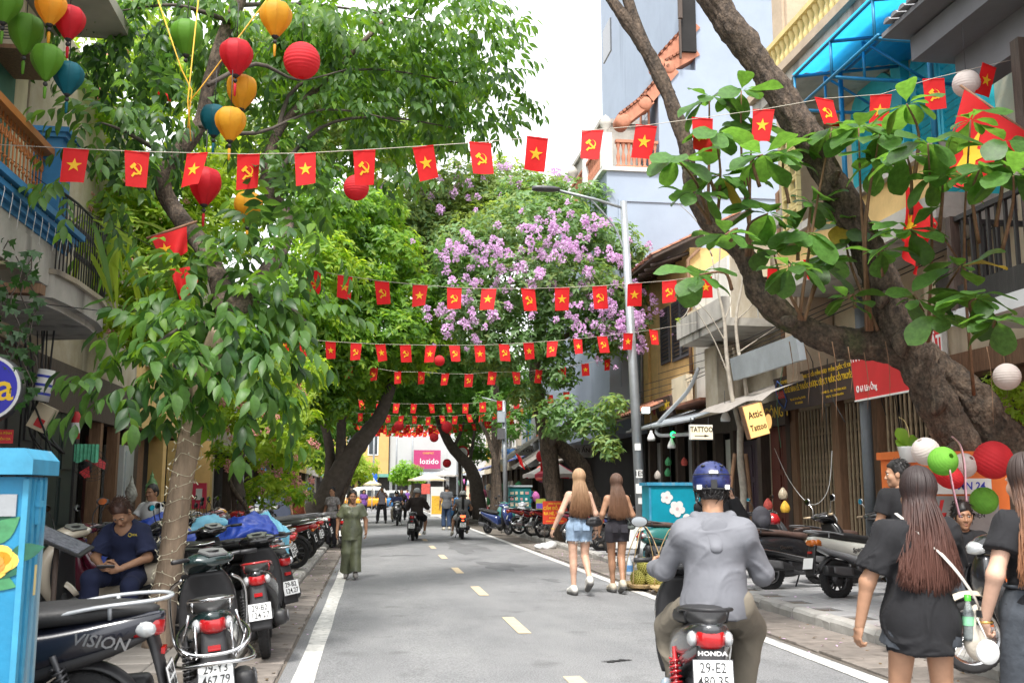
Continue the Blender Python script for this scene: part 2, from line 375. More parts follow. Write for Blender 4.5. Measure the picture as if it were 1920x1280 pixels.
m_txtb = mat('sign_blue', (.04, .06, .45), .5, 0)
def door(parent, x, y0, y1, z0, z1, m, nx, leaves=2, name='door'):
 w = (y1-y0)/leaves
 for i in range(leaves):
  a = y0+i*w+.01; c = y0+(i+1)*w-.01
  d = MB().b2((x, a, z0), (x+nx*.05, c, z1)).build(name, m, parent); nz = 3
  for j in range(nz):
   za = z0+.12+j*(z1-z0-.12)/nz; zb = za+(z1-z0-.12)/nz-.12
   MB().b2((x+nx*.05, a+.09, za), (x+nx*.075, c-.09, zb)).build('panel', m, d)
def shutter(parent, x, y0, y1, z0, z1, m, nx, leaves=2):
 w = (y1-y0)/leaves; n = max(6, int((z1-z0)/.11))
 for i in range(leaves):
  a = y0+i*w+.012; c = y0+(i+1)*w-.012
  d = MB().b2((x, a, z0), (x+nx*.05, a+.06, z1)).b2((x, c-.06, z0), (x+nx*.05, c, z1)).b2((x, a+.06, z0), (x+nx*.05, c-.06, z0+.07)).b2((x, a+.06, z1-.07), (x+nx*.05, c-.06, z1)).b2((x, a+.06, (z0+z1)/2-.03), (x+nx*.048, c-.06, (z0+z1)/2+.03)).build('shutter', m, parent)
  me = MB().box((0, 0, 0), (.012, c-a-.12, .085), (0, R(35)*nx, 0)).mesh('slat', m)
  for j in range(n): link('slat', me, d, (x+nx*.026, (a+c)/2, z0+.11+j*(z1-z0-.2)/(n-1)))
def window(parent, x, y0, y1, z0, z1, nx, mf=None, panes=(2, 2), name='window'):
 mf = mf or m_whitep; t = .06
 w = MB().b2((x, y0, z0), (x+nx*.06, y0+t, z1)).b2((x, y1-t, z0), (x+nx*.06, y1, z1)).b2((x, y0+t, z0), (x+nx*.06, y1-t, z0+t)).b2((x, y0+t, z1-t), (x+nx*.06, y1-t, z1)).build(name, mf, parent)
 for i in range(panes[0]):
  for j in range(panes[1]):
   a = y0+t+i*(y1-y0-2*t)/panes[0]; c = z0+t+j*(z1-z0-2*t)/panes[1]
   MB().b2((x+nx*.01, a+.012, c+.012), (x+nx*.025, a+(y1-y0-2*t)/panes[0]-.012, c+(z1-z0-2*t)/panes[1]-.012)).build('pane', m_glass, w)
 MB().b2((x, y0-.05, z0-.07), (x+nx*.14, y1+.05, z0)).build('sill', m_conc, w)
def roof_tiles(parent, x0, z0, x1, z1, y0, y1, m=m_tileR, step=.24, row=.3, name='tile', mx=300):
 """sloping roof from eave (x0,z0) to ridge (x1,z1): base slab and single half-round tiles"""
 L_ = math.hypot(x1-x0, z1-z0); ang = math.atan2(z1-z0, x1-x0)
 MB().prism([(x0, y0, z0), (x1, y0, z1), (x1, y0, z1-.07), (x0, y0, z0-.07)], (0, y1-y0, 0)).build('roof_deck', m_wood, parent)
 b = MB(); n = 6
 b.rings([[(lx, .115*math.cos(math.pi*j/n), .005+.055*math.sin(math.pi*j/n)) for j in range(n+1)]+[(lx, -.1, .0)] for lx in (0, row*1.12)], False)
 me = b.mesh('tile', m); cnt = 0
 ny = int((y1-y0)/step); nr = max(1, int(L_/row))
 for r in range(nr):
  for i in range(ny):
   if cnt >= mx: return
   t = (r*row)/L_
   link(name, me, parent, (x0+(x1-x0)*t-.03*math.cos(ang), y0+.12+i*step, z0+(z1-z0)*t+.012+random.uniform(0, .01)), (random.uniform(-.02, .02), -ang+.03, random.uniform(-.03, .03)) if x1 > x0 else (0, -ang+.03, 0)); cnt += 1
def railing(parent, p0, p1, h, n, m, r=.012, name='baluster', rail=True, sq=False):
 p0, p1 = Vector(p0), Vector(p1); me = (MB().box((0, 0, h/2), (r*2, r*2, h)) if sq else MB().tube([(0, 0, 0), (0, 0, h)], r, 6)).mesh(name, m)
 for i in range(n): link(name, me, parent, p0+(p1-p0)*((i+.5)/n))
 if rail:
  u = (p1-p0).normalized(); w = Vector((0, 0, 1)).cross(u)*.035
  MB().prism([p0+w+Vector((0, 0, h)), p0-w+Vector((0, 0, h)), p0-w+Vector((0, 0, h+.06)), p0+w+Vector((0, 0, h+.06))], p1-p0).build('rail', m, parent)
def turned(parent, p0, p1, h, n, m, name='baluster'):
 pr = [(.07, 0), (.07, .05), (.035, .09), (.06, .3), (.065, .42), (.03, .6), (.035, .72), (.065, .9), (.065, 1)]
 me = MB().lathe([(a, b*h) for a, b in pr], n=10).mesh(name, m); p0, p1 = Vector(p0), Vector(p1)
 for i in range(n): link(name, me, parent, p0+(p1-p0)*((i+.5)/n))
 u = (p1-p0)
 for z, t in ((-.06, .06), (h, .09)):
  w = Vector((0, 0, 1)).cross(u.normalized())*.1
  MB().prism([p0+w+Vector((0, 0, z)), p0-w+Vector((0, 0, z)), p0-w+Vector((0, 0, z+t)), p0+w+Vector((0, 0, z+t))], u).build('coping', m, parent)

# ---- R1 near dark modern building (top right)
b1 = thing('dark_house', 'dark grey modern house with black slatted balcony at the right edge', 'house', (8, 8, .1))
def bp(name, mb, m, par): return mb.build(name, m, par)
def W_(par, name, m, *boxes):
 o = MB(); ox = par.location
 for lo, hi in boxes: o.b2(Vector(lo)-ox, Vector(hi)-ox)
 return o.build(name, m, par)
class Loc:
 """gives parts built in street coordinates their place under a thing"""
 def __init__(s, root): s.r = root
def off(root):
 """an Empty-free trick: shift builders by writing coordinates relative to root"""
 return Vector(root.location)
W_(b1, 'wall', m_char, ((8.0, 3, 3.4), (12, 10.85, 9)))
W_(b1, 'ground_wall', m_orange_w, ((8.0, 3, .1), (12, 10.85, 3.4)))
W_(b1, 'balcony_slab', m_lgrey, ((6.75, 3, 3.42), (8, 10.85, 3.6)))
W_(b1, 'canopy', m_char2, ((6.5, 3, 6.75), (8.0, 10.9, 7.05)))
W_(b1, 'beam', m_char2, ((6.95, 3, 6.3), (7.25, 10.7, 6.748)))
x0 = Vector((6.82, 3.2, 3.88))-Vector(b1.location); x1_ = Vector((6.82, 10.8, 3.88))-Vector(b1.location)
W_(b1, 'balcony_board', m_woodb, ((6.78, 3.2, 3.602), (6.85, 10.8, 3.88)))
W_(b1, 'balcony_board', m_woodb, ((6.852, 10.74, 3.602), (8, 10.8, 3.88)))
railing(b1, x0, x1_, .78, 48, m_woodb, .018, 'bar', sq=True)
railing(b1, Vector((6.86, 10.77, 3.88))-Vector(b1.location), Vector((8, 10.77, 3.88))-Vector(b1.location), .78, 8, m_woodb, .018, 'bar', sq=True)
for y in (10.75, 9.3, 7.9): W_(b1, 'balcony_post', m_wood, ((6.74, y-.07, 3.6), (6.88, y+.07, 6.3)) if y < 10 else ((6.74, y-.05, 3.6), (6.855, y+.05, 4.73)))
W_(b1, 'back_screen', mat('brick_red_screen', (.13, .045, .03), .8, .3, 6), ((7.9, 4, 3.6), (7.99, 10.5, 6.0)))
b = MB(); n = 6; b.rings([[(lx, .075*math.cos(math.pi*j/n), .05*math.sin(math.pi*j/n)) for j in range(n+1)]+[(lx, -.06, 0)] for lx in (0, .8)], False)
me = b.mesh('tile', mat('grey_roof_tile', (.25, .25, .26), .8, .2, 6, rand=.15))
W_(b1, 'eave_deck', m_char2, ((6.18, 3, 7.08), (8.2, 11.0, 7.14)))
for i in range(44): link('tile', me, b1, Vector((6.1, 3.2+i*.175, 7.16))-Vector(b1.location), (0, -.12, 0))
W_(b1, 'conduit', m_metal, ((7.9, 10.86, 3.6), (7.95, 10.91, 7)))

# ---- R2 colonial house with turquoise doors
b2_ = thing('colonial_house', 'old stuccoed house with stone column, turquoise shutters and a blue sheet awning', 'house', (8, 14.5, .1)); o2 = Vector(b2_.location)
W_(b2_, 'wall', m_cream, ((8.0, 10.92, 3.35), (12, 18.4, 11)))
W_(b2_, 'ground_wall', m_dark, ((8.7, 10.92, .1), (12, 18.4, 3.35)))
W_(b2_, 'column', m_stonep, ((7.35, 16.35, 3.4), (7.95, 17.0, 12.5)))
W_(b2_, 'column_fillet', m_stonep, ((7.3, 16.45, 3.4), (7.348, 16.9, 12.5)))
W_(b2_, 'column_capital', m_conc, ((7.22, 16.25, 6.3), (7.34, 17.1, 6.55)))
W_(b2_, 'balcony_slab', m_conc, ((6.9, 11.2, 5.0), (8.0, 16.3, 5.2)))
W_(b2_, 'balcony_parapet', m_ply, ((6.95, 11.2, 5.2), (7.05, 16.3, 5.72)))
W_(b2_, 'parapet_coping', m_conc, ((6.85, 11.15, 5.72), (7.15, 16.34, 5.84)))
W_(b2_, 'cornice', m_conc, ((6.88, 11.2, 4.86), (7.9, 16.3, 4.998)))
W_(b2_, 'upper_slab', m_conc, ((6.6, 11.5, 8.1), (8.0, 16.3, 8.32)))
W_(b2_, 'slab_moulding', m_stonep, ((6.5, 11.5, 8.322), (6.75, 16.3, 8.47)))
turned(b2_, Vector((6.7, 11.5, 8.5))-o2, Vector((6.7, 16.3, 8.5))-o2, .5, 26, m_vent)
for z in range(7):
 for i in range(2):
  yy = 16.0-i*.32; zz = 5.9+z*.26
  b = MB(); q = Vector((7.06, yy, zz))-o2
  for d in ((-.13, 0), (.13, 0), (0, -.11), (0, .11)):
   b.box(q+Vector((0, d[0], d[1])), (.08, .05 if d[0] else .21, .05 if d[1] else .25))
  b.build('vent_block', m_vent, b2_)
for ya, za, zb in ((12.0, 5.22, 7.6), (13.9, 5.22, 7.6), (12.0, 8.35, 10.4), (13.9, 8.35, 10.4)):
 W_(b2_, 'door_frame', m_cyan, ((7.94, ya-.12, za), (7.998, ya, zb+.12)), ((7.94, ya+1.3, za), (7.998, ya+1.42, zb+.12)), ((7.94, ya, zb), (7.998, ya+1.3, zb+.12)))
 shutter(b2_, 8-.02-8, ya-14.5, ya+1.3-14.5, za-.1, zb-.1, m_cyan, -1)
 b = MB(); c = Vector((7.96, ya+.65, zb+.13))-o2
 b.prism([c+Vector((0, .7*math.cos(math.pi*j/12), .45*math.sin(math.pi*j/12))) for j in range(13)], (-.05, 0, 0)).build('fanlight', m_cyan, b2_)
W_(b2_, 'pilaster', m_cyan, ((7.85, 11.5, 5.2), (7.998, 11.8, 8.1)), ((7.85, 13.5, 5.2), (7.998, 13.78, 8.1)))
aw = thing('blue_awning', 'bright blue translucent sheet awning on blue steel trusses', 'awning', (6.6, 12, 6))
oa = Vector(aw.location)
def T(par, pts, r, m, name, n=6): return MB().tube([Vector(p)-Vector(par.location) for p in pts], r, n, smooth=True).build(name, m, par)
b = MB(); nx_, ny_ = 12, 6
b.grid(lambda u, v: Vector((6.15+u*1.85, 11.1+v*2.5, 7.72+u*.3+.015*math.sin(u*60)))-oa, 24, 2).build('sheet', m_poly, aw)
for y in (11.15, 12.35, 13.55):
 T(aw, [(6.17, y, 7.67), (7.98, y, 7.96)], .025, m_bframe, 'rafter'); T(aw, [(6.17, y, 7.15), (7.98, y, 7.15)], .025, m_bframe, 'tie_beam')
 for x in (6.17, 6.65): T(aw, [(x, y, 7.15), (x, y, 7.7)], .02, m_bframe, 'strut')
 T(aw, [(6.65, y, 7.7), (7.6, y, 7.17)], .02, m_bframe, 'strut')
for y in (11.15, 13.55): T(aw, [(6.9, y, 5.25), (6.9, y, 7.8)], .04, m_bframe, 'post', 8)
for z, x in ((7.15, 6.17), (7.68, 6.17), (7.82, 7.0)): T(aw, [(x, 11.05, z), (x, 13.6, z)], .024, m_bframe, 'purlin')
def fold_gate(y0, y1, label, z1=3.0, x=7.98):
 t = thing('folding_gate', label, 'gate', (x, (y0+y1)/2, .1), group='folding metal shop gates')
 w = y1-y0; n = max(9, int(w/.066)); me = MB().prism([(0, -.018, 0), (-.03, -.018, 0), (-.03, .018, 0), (0, .018, 0)], (0, 0, z1-.16)).mesh('slat', m_rustg)
 for i in range(n): link('slat', me, t, (-.012 if i % 2 else .02, -w/2+(i+.5)*w/n, .03), (0, 0, random.uniform(-.25, .25)))
 b = MB().b2((-.02, -w/2, z1-.12), (.05, w/2, z1-.06)).b2((-.02, -w/2, .0), (.05, w/2, .028)); b.build('track', m_rustg, t)
 b = MB()
 for zz in (.55, 1.5, 2.4):
  for i in range(n-1):
   ya = -w/2+(i+.5)*w/n; b.tube([(.034, ya, zz), (.034, ya+w/n, zz+.2)], .006, 4); b.tube([(.04, ya, zz+.2), (.04, ya+w/n, zz)], .006, 4)
 b.build('lattice', m_rustg, t)
for y0, y1, l in ((16.62, 17.95, 'rusty folding gate nearest the Attic Tattoo lightbox, beside the brown timber post'), (15.2, 16.1, 'rusty folding gate between the dark gap and the grey pipe, under the brown sign'), (13.3, 14.75, 'rusty folding gate under the red sign, behind the standing man')): fold_gate(y0, y1, l)
for y in (18.12, 16.36, 15.0, 13.1, 11.6): W_(b2_, 'shop_post', m_brown, ((7.9, y-.12, .1), (8.2, y+.12, 3.3)))
W_(b2_, 'lintel', m_brown, ((7.86, 10.95, 3.05), (8.3, 18.3, 3.35)))
tag(MB().tube([(7.75, 14.95, .1), (7.75, 14.95, 4.6)], .09, 10).build('drain_pipe', mat('grey_pvc', (.16, .18, .2), .5)), 'dark grey drain pipe standing between two rusty folding gates', 'pipe')

# ---- R3 low house behind the sapling: slab canopy, peeling walls
b3 = thing('low_house', 'weathered low house with stained concrete canopy slab and dark timber shopfront', 'house', (8, 21.4, .1)); o3 = Vector(b3.location)
W_(b3, 'wall', m_oldw, ((8.02, 18.42, 3.3), (12, 24.3, 6.9)))
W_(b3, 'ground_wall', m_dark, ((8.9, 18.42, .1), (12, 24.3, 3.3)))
W_(b3, 'canopy_slab', m_conc, ((6.75, 15.6+2.85, 4.7), (8.02, 21.4, 4.86)), ((6.7, 18.45, 4.862), (6.86, 21.45, 5.28)))
W_(b3, 'white_wall', mat('whitewash', (.66, .64, .58), .9, .1, 3, .15, streak=((.4, .36, .3), 2, .64)), ((7.95, 21.5, 3.7), (8.018, 23.9, 6.85)))
W_(b3, 'gable_wall', m_cream, ((7.3, 22.7, 3.55), (7.45, 23.9, 4.25)))
W_(b3, 'gable_pier', m_oldw, ((7.25, 20.4, 3.3), (7.6, 21.2, 4.62)))
W_(b3, 'ledge', m_tileR, ((7.15, 21.3, 3.5), (7.95, 23.9, 3.56)))
for y in (18.6, 20.1, 21.7, 22.9, 24.1): W_(b3, 'shop_post', m_wood, ((8.0, y-.1, .1), (8.2, y+.1, 3.3)))
W_(b3, 'lintel', m_wood, ((7.97, 18.45, 2.85), (8.3, 24.25, 3.28)))
door(b3, 8.25-8, 18.75-21.4, 19.95-21.4, 0, 2.7, m_redwood, -1); door(b3, 8.25-8, 20.25-21.4, 21.5-21.4, 0, 2.5, mat('purple_brown_door', (.05, .03, .045), .6, .2, 4), -1)
W_(b3, 'shop_wall', m_cream, ((8.2, 19.98, .1), (8.28, 20.22, 2.8)))
W_(b3, 'white_partition', m_whitep, ((8.25, 22.0, .1), (8.32, 22.8, 2.7)))
fz = MB().box((0, 0, 0), (.12, 3.1, .44), (0, R(-8), 0)).build('zinc_fascia', m_sheet, loc=(6.98, 17.1, 3.86)); tag(fz, 'pale blue-grey zinc sheet fascia hanging under the concrete canopy slab', 'fascia')
aw2 = MB(); aw2.grid(lambda u, v: (6.45+u*1.5-.0, 16.0+v*3.6, 3.06+u*.55+.05*math.sin(v*9+u*3)*(1-u)-(.06 if u < .05 else 0)), 8, 20)
tag(aw2.build('cloth_awning', m_awn), 'dirty grey cloth awning drooping above the Attic Tattoo lightbox', 'awning')
aw3 = thing('tin_awning', 'low tin roof awning edged with a bent pipe above the TATTOO sign', 'awning', (7.2, 23, 3.3))
MB().add([Vector(p)-Vector((7.2, 23, 3.3)) for p in ((6.7, 20.6, 3.02), (6.7, 25.8, 3.1), (7.95, 25.8, 3.5), (7.95, 20.6, 3.45), (6.7, 20.6, 3.05), (6.7, 25.8, 3.13), (7.95, 25.8, 3.53), (7.95, 20.6, 3.48))], [(0, 3, 2, 1), (4, 5, 6, 7), (0, 1, 5, 4), (3, 7, 6, 2), (0, 4, 7, 3), (1, 2, 6, 5)]).build('sheet', m_sheet, aw3)
T(aw3, [(6.68, 20.4, 3.0), (6.68, 26, 3.06)], .035, m_metal, 'gutter_pipe', 8)
tag(MB().tube(catmull([(7.0, 20.9, 4.15), (6.95, 21.6, 3.7), (6.8, 23.3, 3.15), (6.75, 23.3, 2.85), (6.85, 22.3, 2.78), (7.0, 21.2, 2.75)], 5), .045, 8).build('bent_pipe', mat('pale_pvc', (.5, .52, .54), .5)), 'pale grey bent pipe looping down beside the TATTOO sign', 'pipe')

# ---- R4 yellow house
b4 = thing('yellow_house', 'yellow plastered house with dark louvred shutters and tiled overhanging roof', 'house', (8, 26.4, .1)); o4 = Vector(b4.location)
W_(b4, 'wall', m_ply, ((8.0, 24.32, 3.4), (12, 28.75, 7.75)))
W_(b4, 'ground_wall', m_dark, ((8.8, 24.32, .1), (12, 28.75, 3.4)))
W_(b4, 'pilaster', m_ply, ((7.92, 28.2, 3.4), (7.998, 28.75, 7.5)))
shutter(b4, -.01, 26.15-26.4, 27.0-26.4, 4.9, 6.45, m_char, -1, 1); shutter(b4, -.01, 24.4-26.4, 25.9-26.4, 4.85, 6.45, m_char, -1, 2)
roof_tiles(b4, 6.95-8, 7.35, 9.6-8, 8.7, 24.1-26.4, 29.0-26.4)
for i in range(8): T(b4, [(6.98, 24.4+i*.6, 7.25), (8.0, 24.4+i*.6, 7.62)], .05, m_wood, 'rafter', 4)
roof_tiles(b4, 6.6-8, 3.35, 8.0-8, 3.95, 24.4-26.4, 29.2-26.4, mx=110)
for y in (24.5, 25.9, 27.3, 28.6): W_(b4, 'shop_post', m_wood, ((8.0, y-.1, .1), (8.2, y+.1, 3.4)))
W_(b4, 'shop_wall', m_grey, ((8.3, 24.6, .1), (8.4, 25.8, 2.9))); W_(b4, 'shop_wall', m_grey, ((8.22, 27.4, .1), (8.3, 28.5, 2.9)))
W_(b4, 'ceiling_board', m_in2, ((8.2, 24.4, 3.0), (8.8, 28.7, 3.1)))
# ---- R5 tall blue-grey building with pagoda eaves
b5 = thing('blue_grey_tower', 'tall pale blue-grey house with stepped terraces and terracotta trim', 'house', (8, 29, .1)); o5 = Vector(b5.location)
W_(b5, 'wall', m_blue, ((6.95, 29.0, 3.2), (16, 42, 11.3)), ((8.65, 29.0, 11.3), (16, 42, 14.75)), ((9.9, 29.0, 14.75), (16, 42, 24)))
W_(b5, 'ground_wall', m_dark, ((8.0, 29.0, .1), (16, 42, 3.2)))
W_(b5, 'moulding', m_blue, ((9.9, 28.95, 17.4), (16, 28.998, 17.5)), ((10.2, 28.95, 10.6), (16, 28.998, 10.68)), ((7.3, 28.96, 4.6), (7.36, 28.998, 10.4)), ((7.36, 28.96, 10.34), (10.2, 28.998, 10.4)), ((13.6, 28.9, 3.3), (13.9, 28.998, 24)))
W_(b5, 'terrace_edge', m_whitep, ((6.8, 28.9, 11.3), (8.65, 29.15, 11.42)), ((6.8, 29.15, 11.3), (6.98, 34, 11.42)))
turned(b5, Vector((7.25, 29.05, 11.48))-o5, Vector((8.6, 29.05, 11.48))-o5, .75, 8, m_terr); turned(b5, Vector((6.9, 29.2, 11.48))-o5, Vector((6.9, 34, 11.48))-o5, .75, 20, m_terr)
for x, y in ((6.95, 29.05), (6.9, 31.5), (6.9, 34)):
 W_(b5, 'terrace_pier', m_whitep, ((x-.16, y-.14, 11.42), (x+.16, y+.14, 12.5))); MB().lathe([(.02, 0), (.1, .02), (.06, .1), (.18, .28), (.19, .4), (.1, .55), (.02, .62)], Vector((x, y, 12.5))-o5, 10).build('finial', m_conc, b5)
W_(b5, 'stair_room', m_conc, ((7.2, 30.5, 11.3), (8.65, 36, 13.4)), ((7.1, 30.4, 13.4), (8.9, 36, 13.55)))
window(b5, 8.45-8, 29.3-29, 30.3-29, 12.0, 13.9, -1, m_terr, (2, 3))
for (p, q) in (((8.2, 28.95, 13.55), (9.2, 28.95, 14.75)), ((7.5, 28.95, 12.95), (8.4, 28.95, 13.7)), ((8.7, 28.95, 14.85), (9.95, 28.95, 16.3)), ((9.0, 28.95, 14.8), (9.95, 28.95, 15.4))):
 p, q = Vector(p)-o5, Vector(q)-o5; d = (q-p).normalized(); nrm = Vector((-d.z, 0, d.x))*.17
 e_ = MB().prism([p-nrm, q-nrm, q+nrm, p+nrm], (0, .55, 0)).build('eave_beam', m_terr, b5)
 MB().lathe([(.17, 0), (.24, .05), (.24, .5), (.17, .56)], p-Vector((0, .04, 0)), 14, 'y', cap=True).build('eave_scroll', m_terr, b5)
 pm = MB()
 for k in range(8): pm.box(p+(q-p)*((k+.5)/8)+Vector((0, .25, 0))+nrm*1.35, (.1, .62, .07), (0, -math.atan2(d.z, d.x), 0))
 pm.build('roof_edge', m_tileR, b5)
W_(b5, 'balcony_frame', m_wood, ((9.3, 28.7, 16.35), (9.42, 28.82, 18.6)), ((9.3, 28.7, 18.5), (10.1, 28.82, 18.62)), ((9.3, 28.7, 15.0), (9.36, 28.78, 16.3)))
W_(b5, 'loggia', m_dark, ((9.42, 28.84, 15.3), (9.9, 28.96, 18.5)))
W_(b5, 'roof_slab', m_whitep, ((9.25, 28.6, 18.65), (10.2, 30, 18.9)))
MB().b2((-.9, -.1, 15.1), (-.85, .9, 16.2)).build('door_pane', m_glass, b5)
window(b5, 6.95-8, 31-29, 32-29, 7.2, 9.0, -1, m_wood); window(b5, 6.95-8, 34-29, 35-29, 7.2, 9.0, -1, m_wood)
def ac_unit(x, y, z, nx, label):
 t = thing('air_conditioner', label, 'air conditioner', (x, y, z)); MB().box((0, 0, 0), (.3, .8, .55)).build('casing', m_cream, t); MB().lathe([(.2, 0), (.21, nx*.012), (.19, nx*.012)], (nx*.15, -.12, 0), 20, 'x').build('fan_ring', m_black, t); MB().lathe([(0, 0), (.19, 0)], (nx*.153, -.12, 0), 20, 'x').build('fan_disc', m_in2, t)
 for sy in (-.3, .3): MB().box((-nx*.05, sy, -.3), (.4, .04, .04)).build('bracket', m_black, t)
 MB().tube([(-nx*.1, .42, 0), (-nx*.2, .5, -.1), (-nx*.22, .5, -1.2)], .02, 6).build('coolant_pipe', m_whitep, t)
for a in ((7.8, 23.2, 5.6, -1, 'cream air conditioner on the whitewashed wall beside the yellow house'), (7.8, 19.4, 6.1, -1, 'cream air conditioner above the concrete canopy slab'), (7.75, 12.4, 4.3, -1, 'cream air conditioner low on the colonial house behind the leaves'), (-4.3, 17.2, 5.6, 1, 'cream air conditioner on the curved balcony house'), (7.85, 43.5, 4.6, -1, 'cream air conditioner above the grey cloth awning')): ac_unit(*a)
for x, y, l in ((7.93, 18.45, 'rusty brown downpipe between the colonial house and the low house'), (7.93, 24.25, 'dark downpipe at the corner of the yellow house'), (7.9, 28.85, 'pale downpipe between the yellow house and the blue-grey tower')): tag(MB().tube([(x, y, 3.4), (x, y, 7.4), (x+.3, y, 7.7)], .05, 8).build('downpipe', m_metal if y > 28 else m_brown), l, 'pipe')
# ---- further right-hand houses
far = [(42.02, 48, 8.0, 6.4, m_cream, 'beige shop house behind the grey awnings'), (48.02, 55, 8.1, 7.5, m_grey, 'grey shop house beyond the awnings on the right side'), (55.02, 63, 7.9, 6.2, m_oldw, 'shabby shop house deep in the street behind leaning tree'), (63.02, 72, 8.0, 8.0, m_cream, 'cream shop house far down the right side'), (72.02, 84, 8.1, 6.0, m_whitep, 'white corner shop house at the crossing')]
for y0, y1, x, h, m, l in far:
 t = thing('shop_house', l, 'house', (x, (y0+y1)/2, .1)); c = (y0+y1)/2; n = int((y1-y0)/2.6)
 W_(t, 'wall', m, ((x, y0, 3.0), (x+5, y1, h))); W_(t, 'ground_wall', m_in2, ((x+.9, y0, .1), (x+5, y1, 3.0))); W_(t, 'fascia', m, ((x-.1, y0, 2.75), (x+.1, y1, 3.4)))
 for i in range(n):
  yy = y0+.8+i*(y1-y0-1.2)/n; window(t, 0, yy-c, yy+1.1-c, 3.9, 5.4, -1, random.choice([m_whitep, m_wood, m_bframe]))
  W_(t, 'shop_post', m_wood, ((x, yy-.5, .1), (x+.15, yy-.3, 2.75)))
 W_(t, 'parapet', m, ((x-.15, y0, h), (x+5, y1, h+.25)))
# ---- LEFT: L1 near house with balcony
c1 = thing('balcony_house', 'old house with blue balcony ledge, orange iron railing and dark open shopfront', 'house', (-4.5, 10.5, .1)); p1 = Vector(c1.location)
W_(c1, 'wall', mat('pale_yellow_plaster', (.62, .55, .38), .9, .14, 2, .2, 16, streak=((.35, .28, .2), 1.8, .6)), ((-9, 4, 3.2), (-4.5, 12.9, 8.4)))
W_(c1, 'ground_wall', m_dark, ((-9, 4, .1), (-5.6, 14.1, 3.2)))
W_(c1, 'balcony_slab', m_conc, ((-4.5, 4, 4.12), (-3.62, 11.95, 4.2)))
for i, (dx, z) in enumerate(((.0, 4.2), (.05, 4.26), (.1, 4.33), (.15, 4.41))): W_(c1, 'ledge_moulding', m_bluepl, ((-4.5, 4, z), (-3.6+dx, 11.95+dx, z+.058 if i < 3 else z+.07)))
W_(c1, 'fascia_board', m_conc, ((-3.64, 4, 3.72), (-3.6, 12.0, 4.118)))
W_(c1, 'pillar', m_bluepl, ((-3.85, 11.35, 4.48), (-3.55, 11.72, 5.42))); W_(c1, 'pillar_cap', m_bluepl, ((-3.9, 11.3, 5.42), (-3.5, 11.77, 5.47)), ((-3.93, 11.27, 5.471), (-3.47, 11.8, 5.53)))
W_(c1, 'handrail', mat('orange_wood', (.42, .15, .03), .5, .15, 4), ((-3.78, 4.5, 5.2), (-3.62, 11.34, 5.28)))
m_oiron = mat('orange_iron', (.40, .13, .025), .5, .2, 10)
bal = MB().tube([(0, 0, 0), (0, 0, .72)], .009, 6)
for z in (.12, .3, .5): bal.ball((0, 0, z), (.022, .022, .018), 6, 4)
for k in range(2): bal.tube([(0, .05*math.cos(a)+(0), .18+.36*k+.05*math.sin(a)) for a in np.linspace(0, 6.28, 10)[:-1]], .006, 4, closed=True)
me = bal.mesh('baluster', m_oiron)
for i in range(62): link('baluster', me, c1, Vector((-3.7, 4.6+i*.108, 4.48))-p1)
for z in (4.55, 5.12): T(c1, [(-3.7, 4.5, z), (-3.7, 11.34, z)], .012, m_oiron, 'rail', 6)
W_(c1, 'ceiling', mat('eave_plaster', (.45, .42, .36), .9, .15, 2), ((-4.6, 4, 7.2), (-3.2, 12.6, 7.35)))
W_(c1, 'upper_door', mat('green_shutter', (.02, .1, .07), .6), ((-4.5, 11.3, 4.6), (-4.44, 12.3, 6.9)))
W_(c1, 'wall_post', m_whitep, ((-4.45, 11.0, 4.48), (-4.3, 11.2, 7.2)))
for y in (9, 10.6, 12.6, 14.0): W_(c1, 'shop_post', m_woodb, ((-4.62, y-.1, .1), (-4.42, y+.1, 3.2)))
for y0, y1 in ((12.75, 13.35), (13.4, 13.9)): door(c1, -4.5+4.5, y0-10.5, y1-10.5, 0, 3.0, m_black, 1, 1)
W_(c1, 'lintel', m_wood, ((-4.66, 4, 2.98), (-4.4, 14.1, 3.3)))
W_(c1, 'beam', m_brown, ((-4.4, 10.2, 3.42), (-3.3, 10.35, 3.52)))
# ---- L2 curved balcony house
c2 = thing('curved_balcony_house', 'house with rounded weathered concrete balcony and black iron railing', 'house', (-4.5, 15.2, .1)); p2 = Vector(c2.location)
W_(c2, 'wall', m_oldw, ((-9, 12.92, 3.3), (-4.48, 19.5, 8)))
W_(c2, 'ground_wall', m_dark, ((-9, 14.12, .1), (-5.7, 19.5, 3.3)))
outl = [(-4.48, 11.6)]+[(-4.48+1.02*math.sin(a)**.6, 12.85-1.2*math.cos(a)) for a in np.linspace(.15, math.pi-.1, 16)]+[(-4.48, 14.1)]
outl = [(-4.48, 11.2), (-3.9, 11.2), (-3.55, 11.4)]+[(-3.5, y) for y in (11.9, 12.5, 13.0)]+[(-3.52-.35*(1-math.cos(a)), 13.0+1.0*math.sin(a)) for a in np.linspace(.25, 1.4, 6)]+[(-4.48, 14.15)]
for nm, sc_, z0, z1, m in (('balcony_soffit', .9, 3.52, 3.6, m_conc), ('balcony_slab', 1., 3.6, 3.86, m_conc), ('balcony_rim', 1.05, 3.861, 3.92, m_oldw)):
 MB().prism([Vector((-4.48+(x+4.48)*sc_, y, z0))-p2 for x, y in outl], (0, 0, z1-z0)).build(nm, m, c2)
m_iron = mat('wrought_iron', (.02, .02, .022), .5, .2, 10)
bal = MB().tube([(0, 0, 0), (0, 0, .9)], .009, 5)
for z in (.3, .62): bal.tube([(.0, .035*math.cos(a), z+.05*math.sin(a)) for a in np.linspace(0, 6.28, 8)[:-1]], .007, 4, closed=True)
me = bal.mesh('baluster', m_iron); lp_ = [Vector((x+.06*0, y, 3.92)) for x, y in outl[2:-1]]
tot = 0
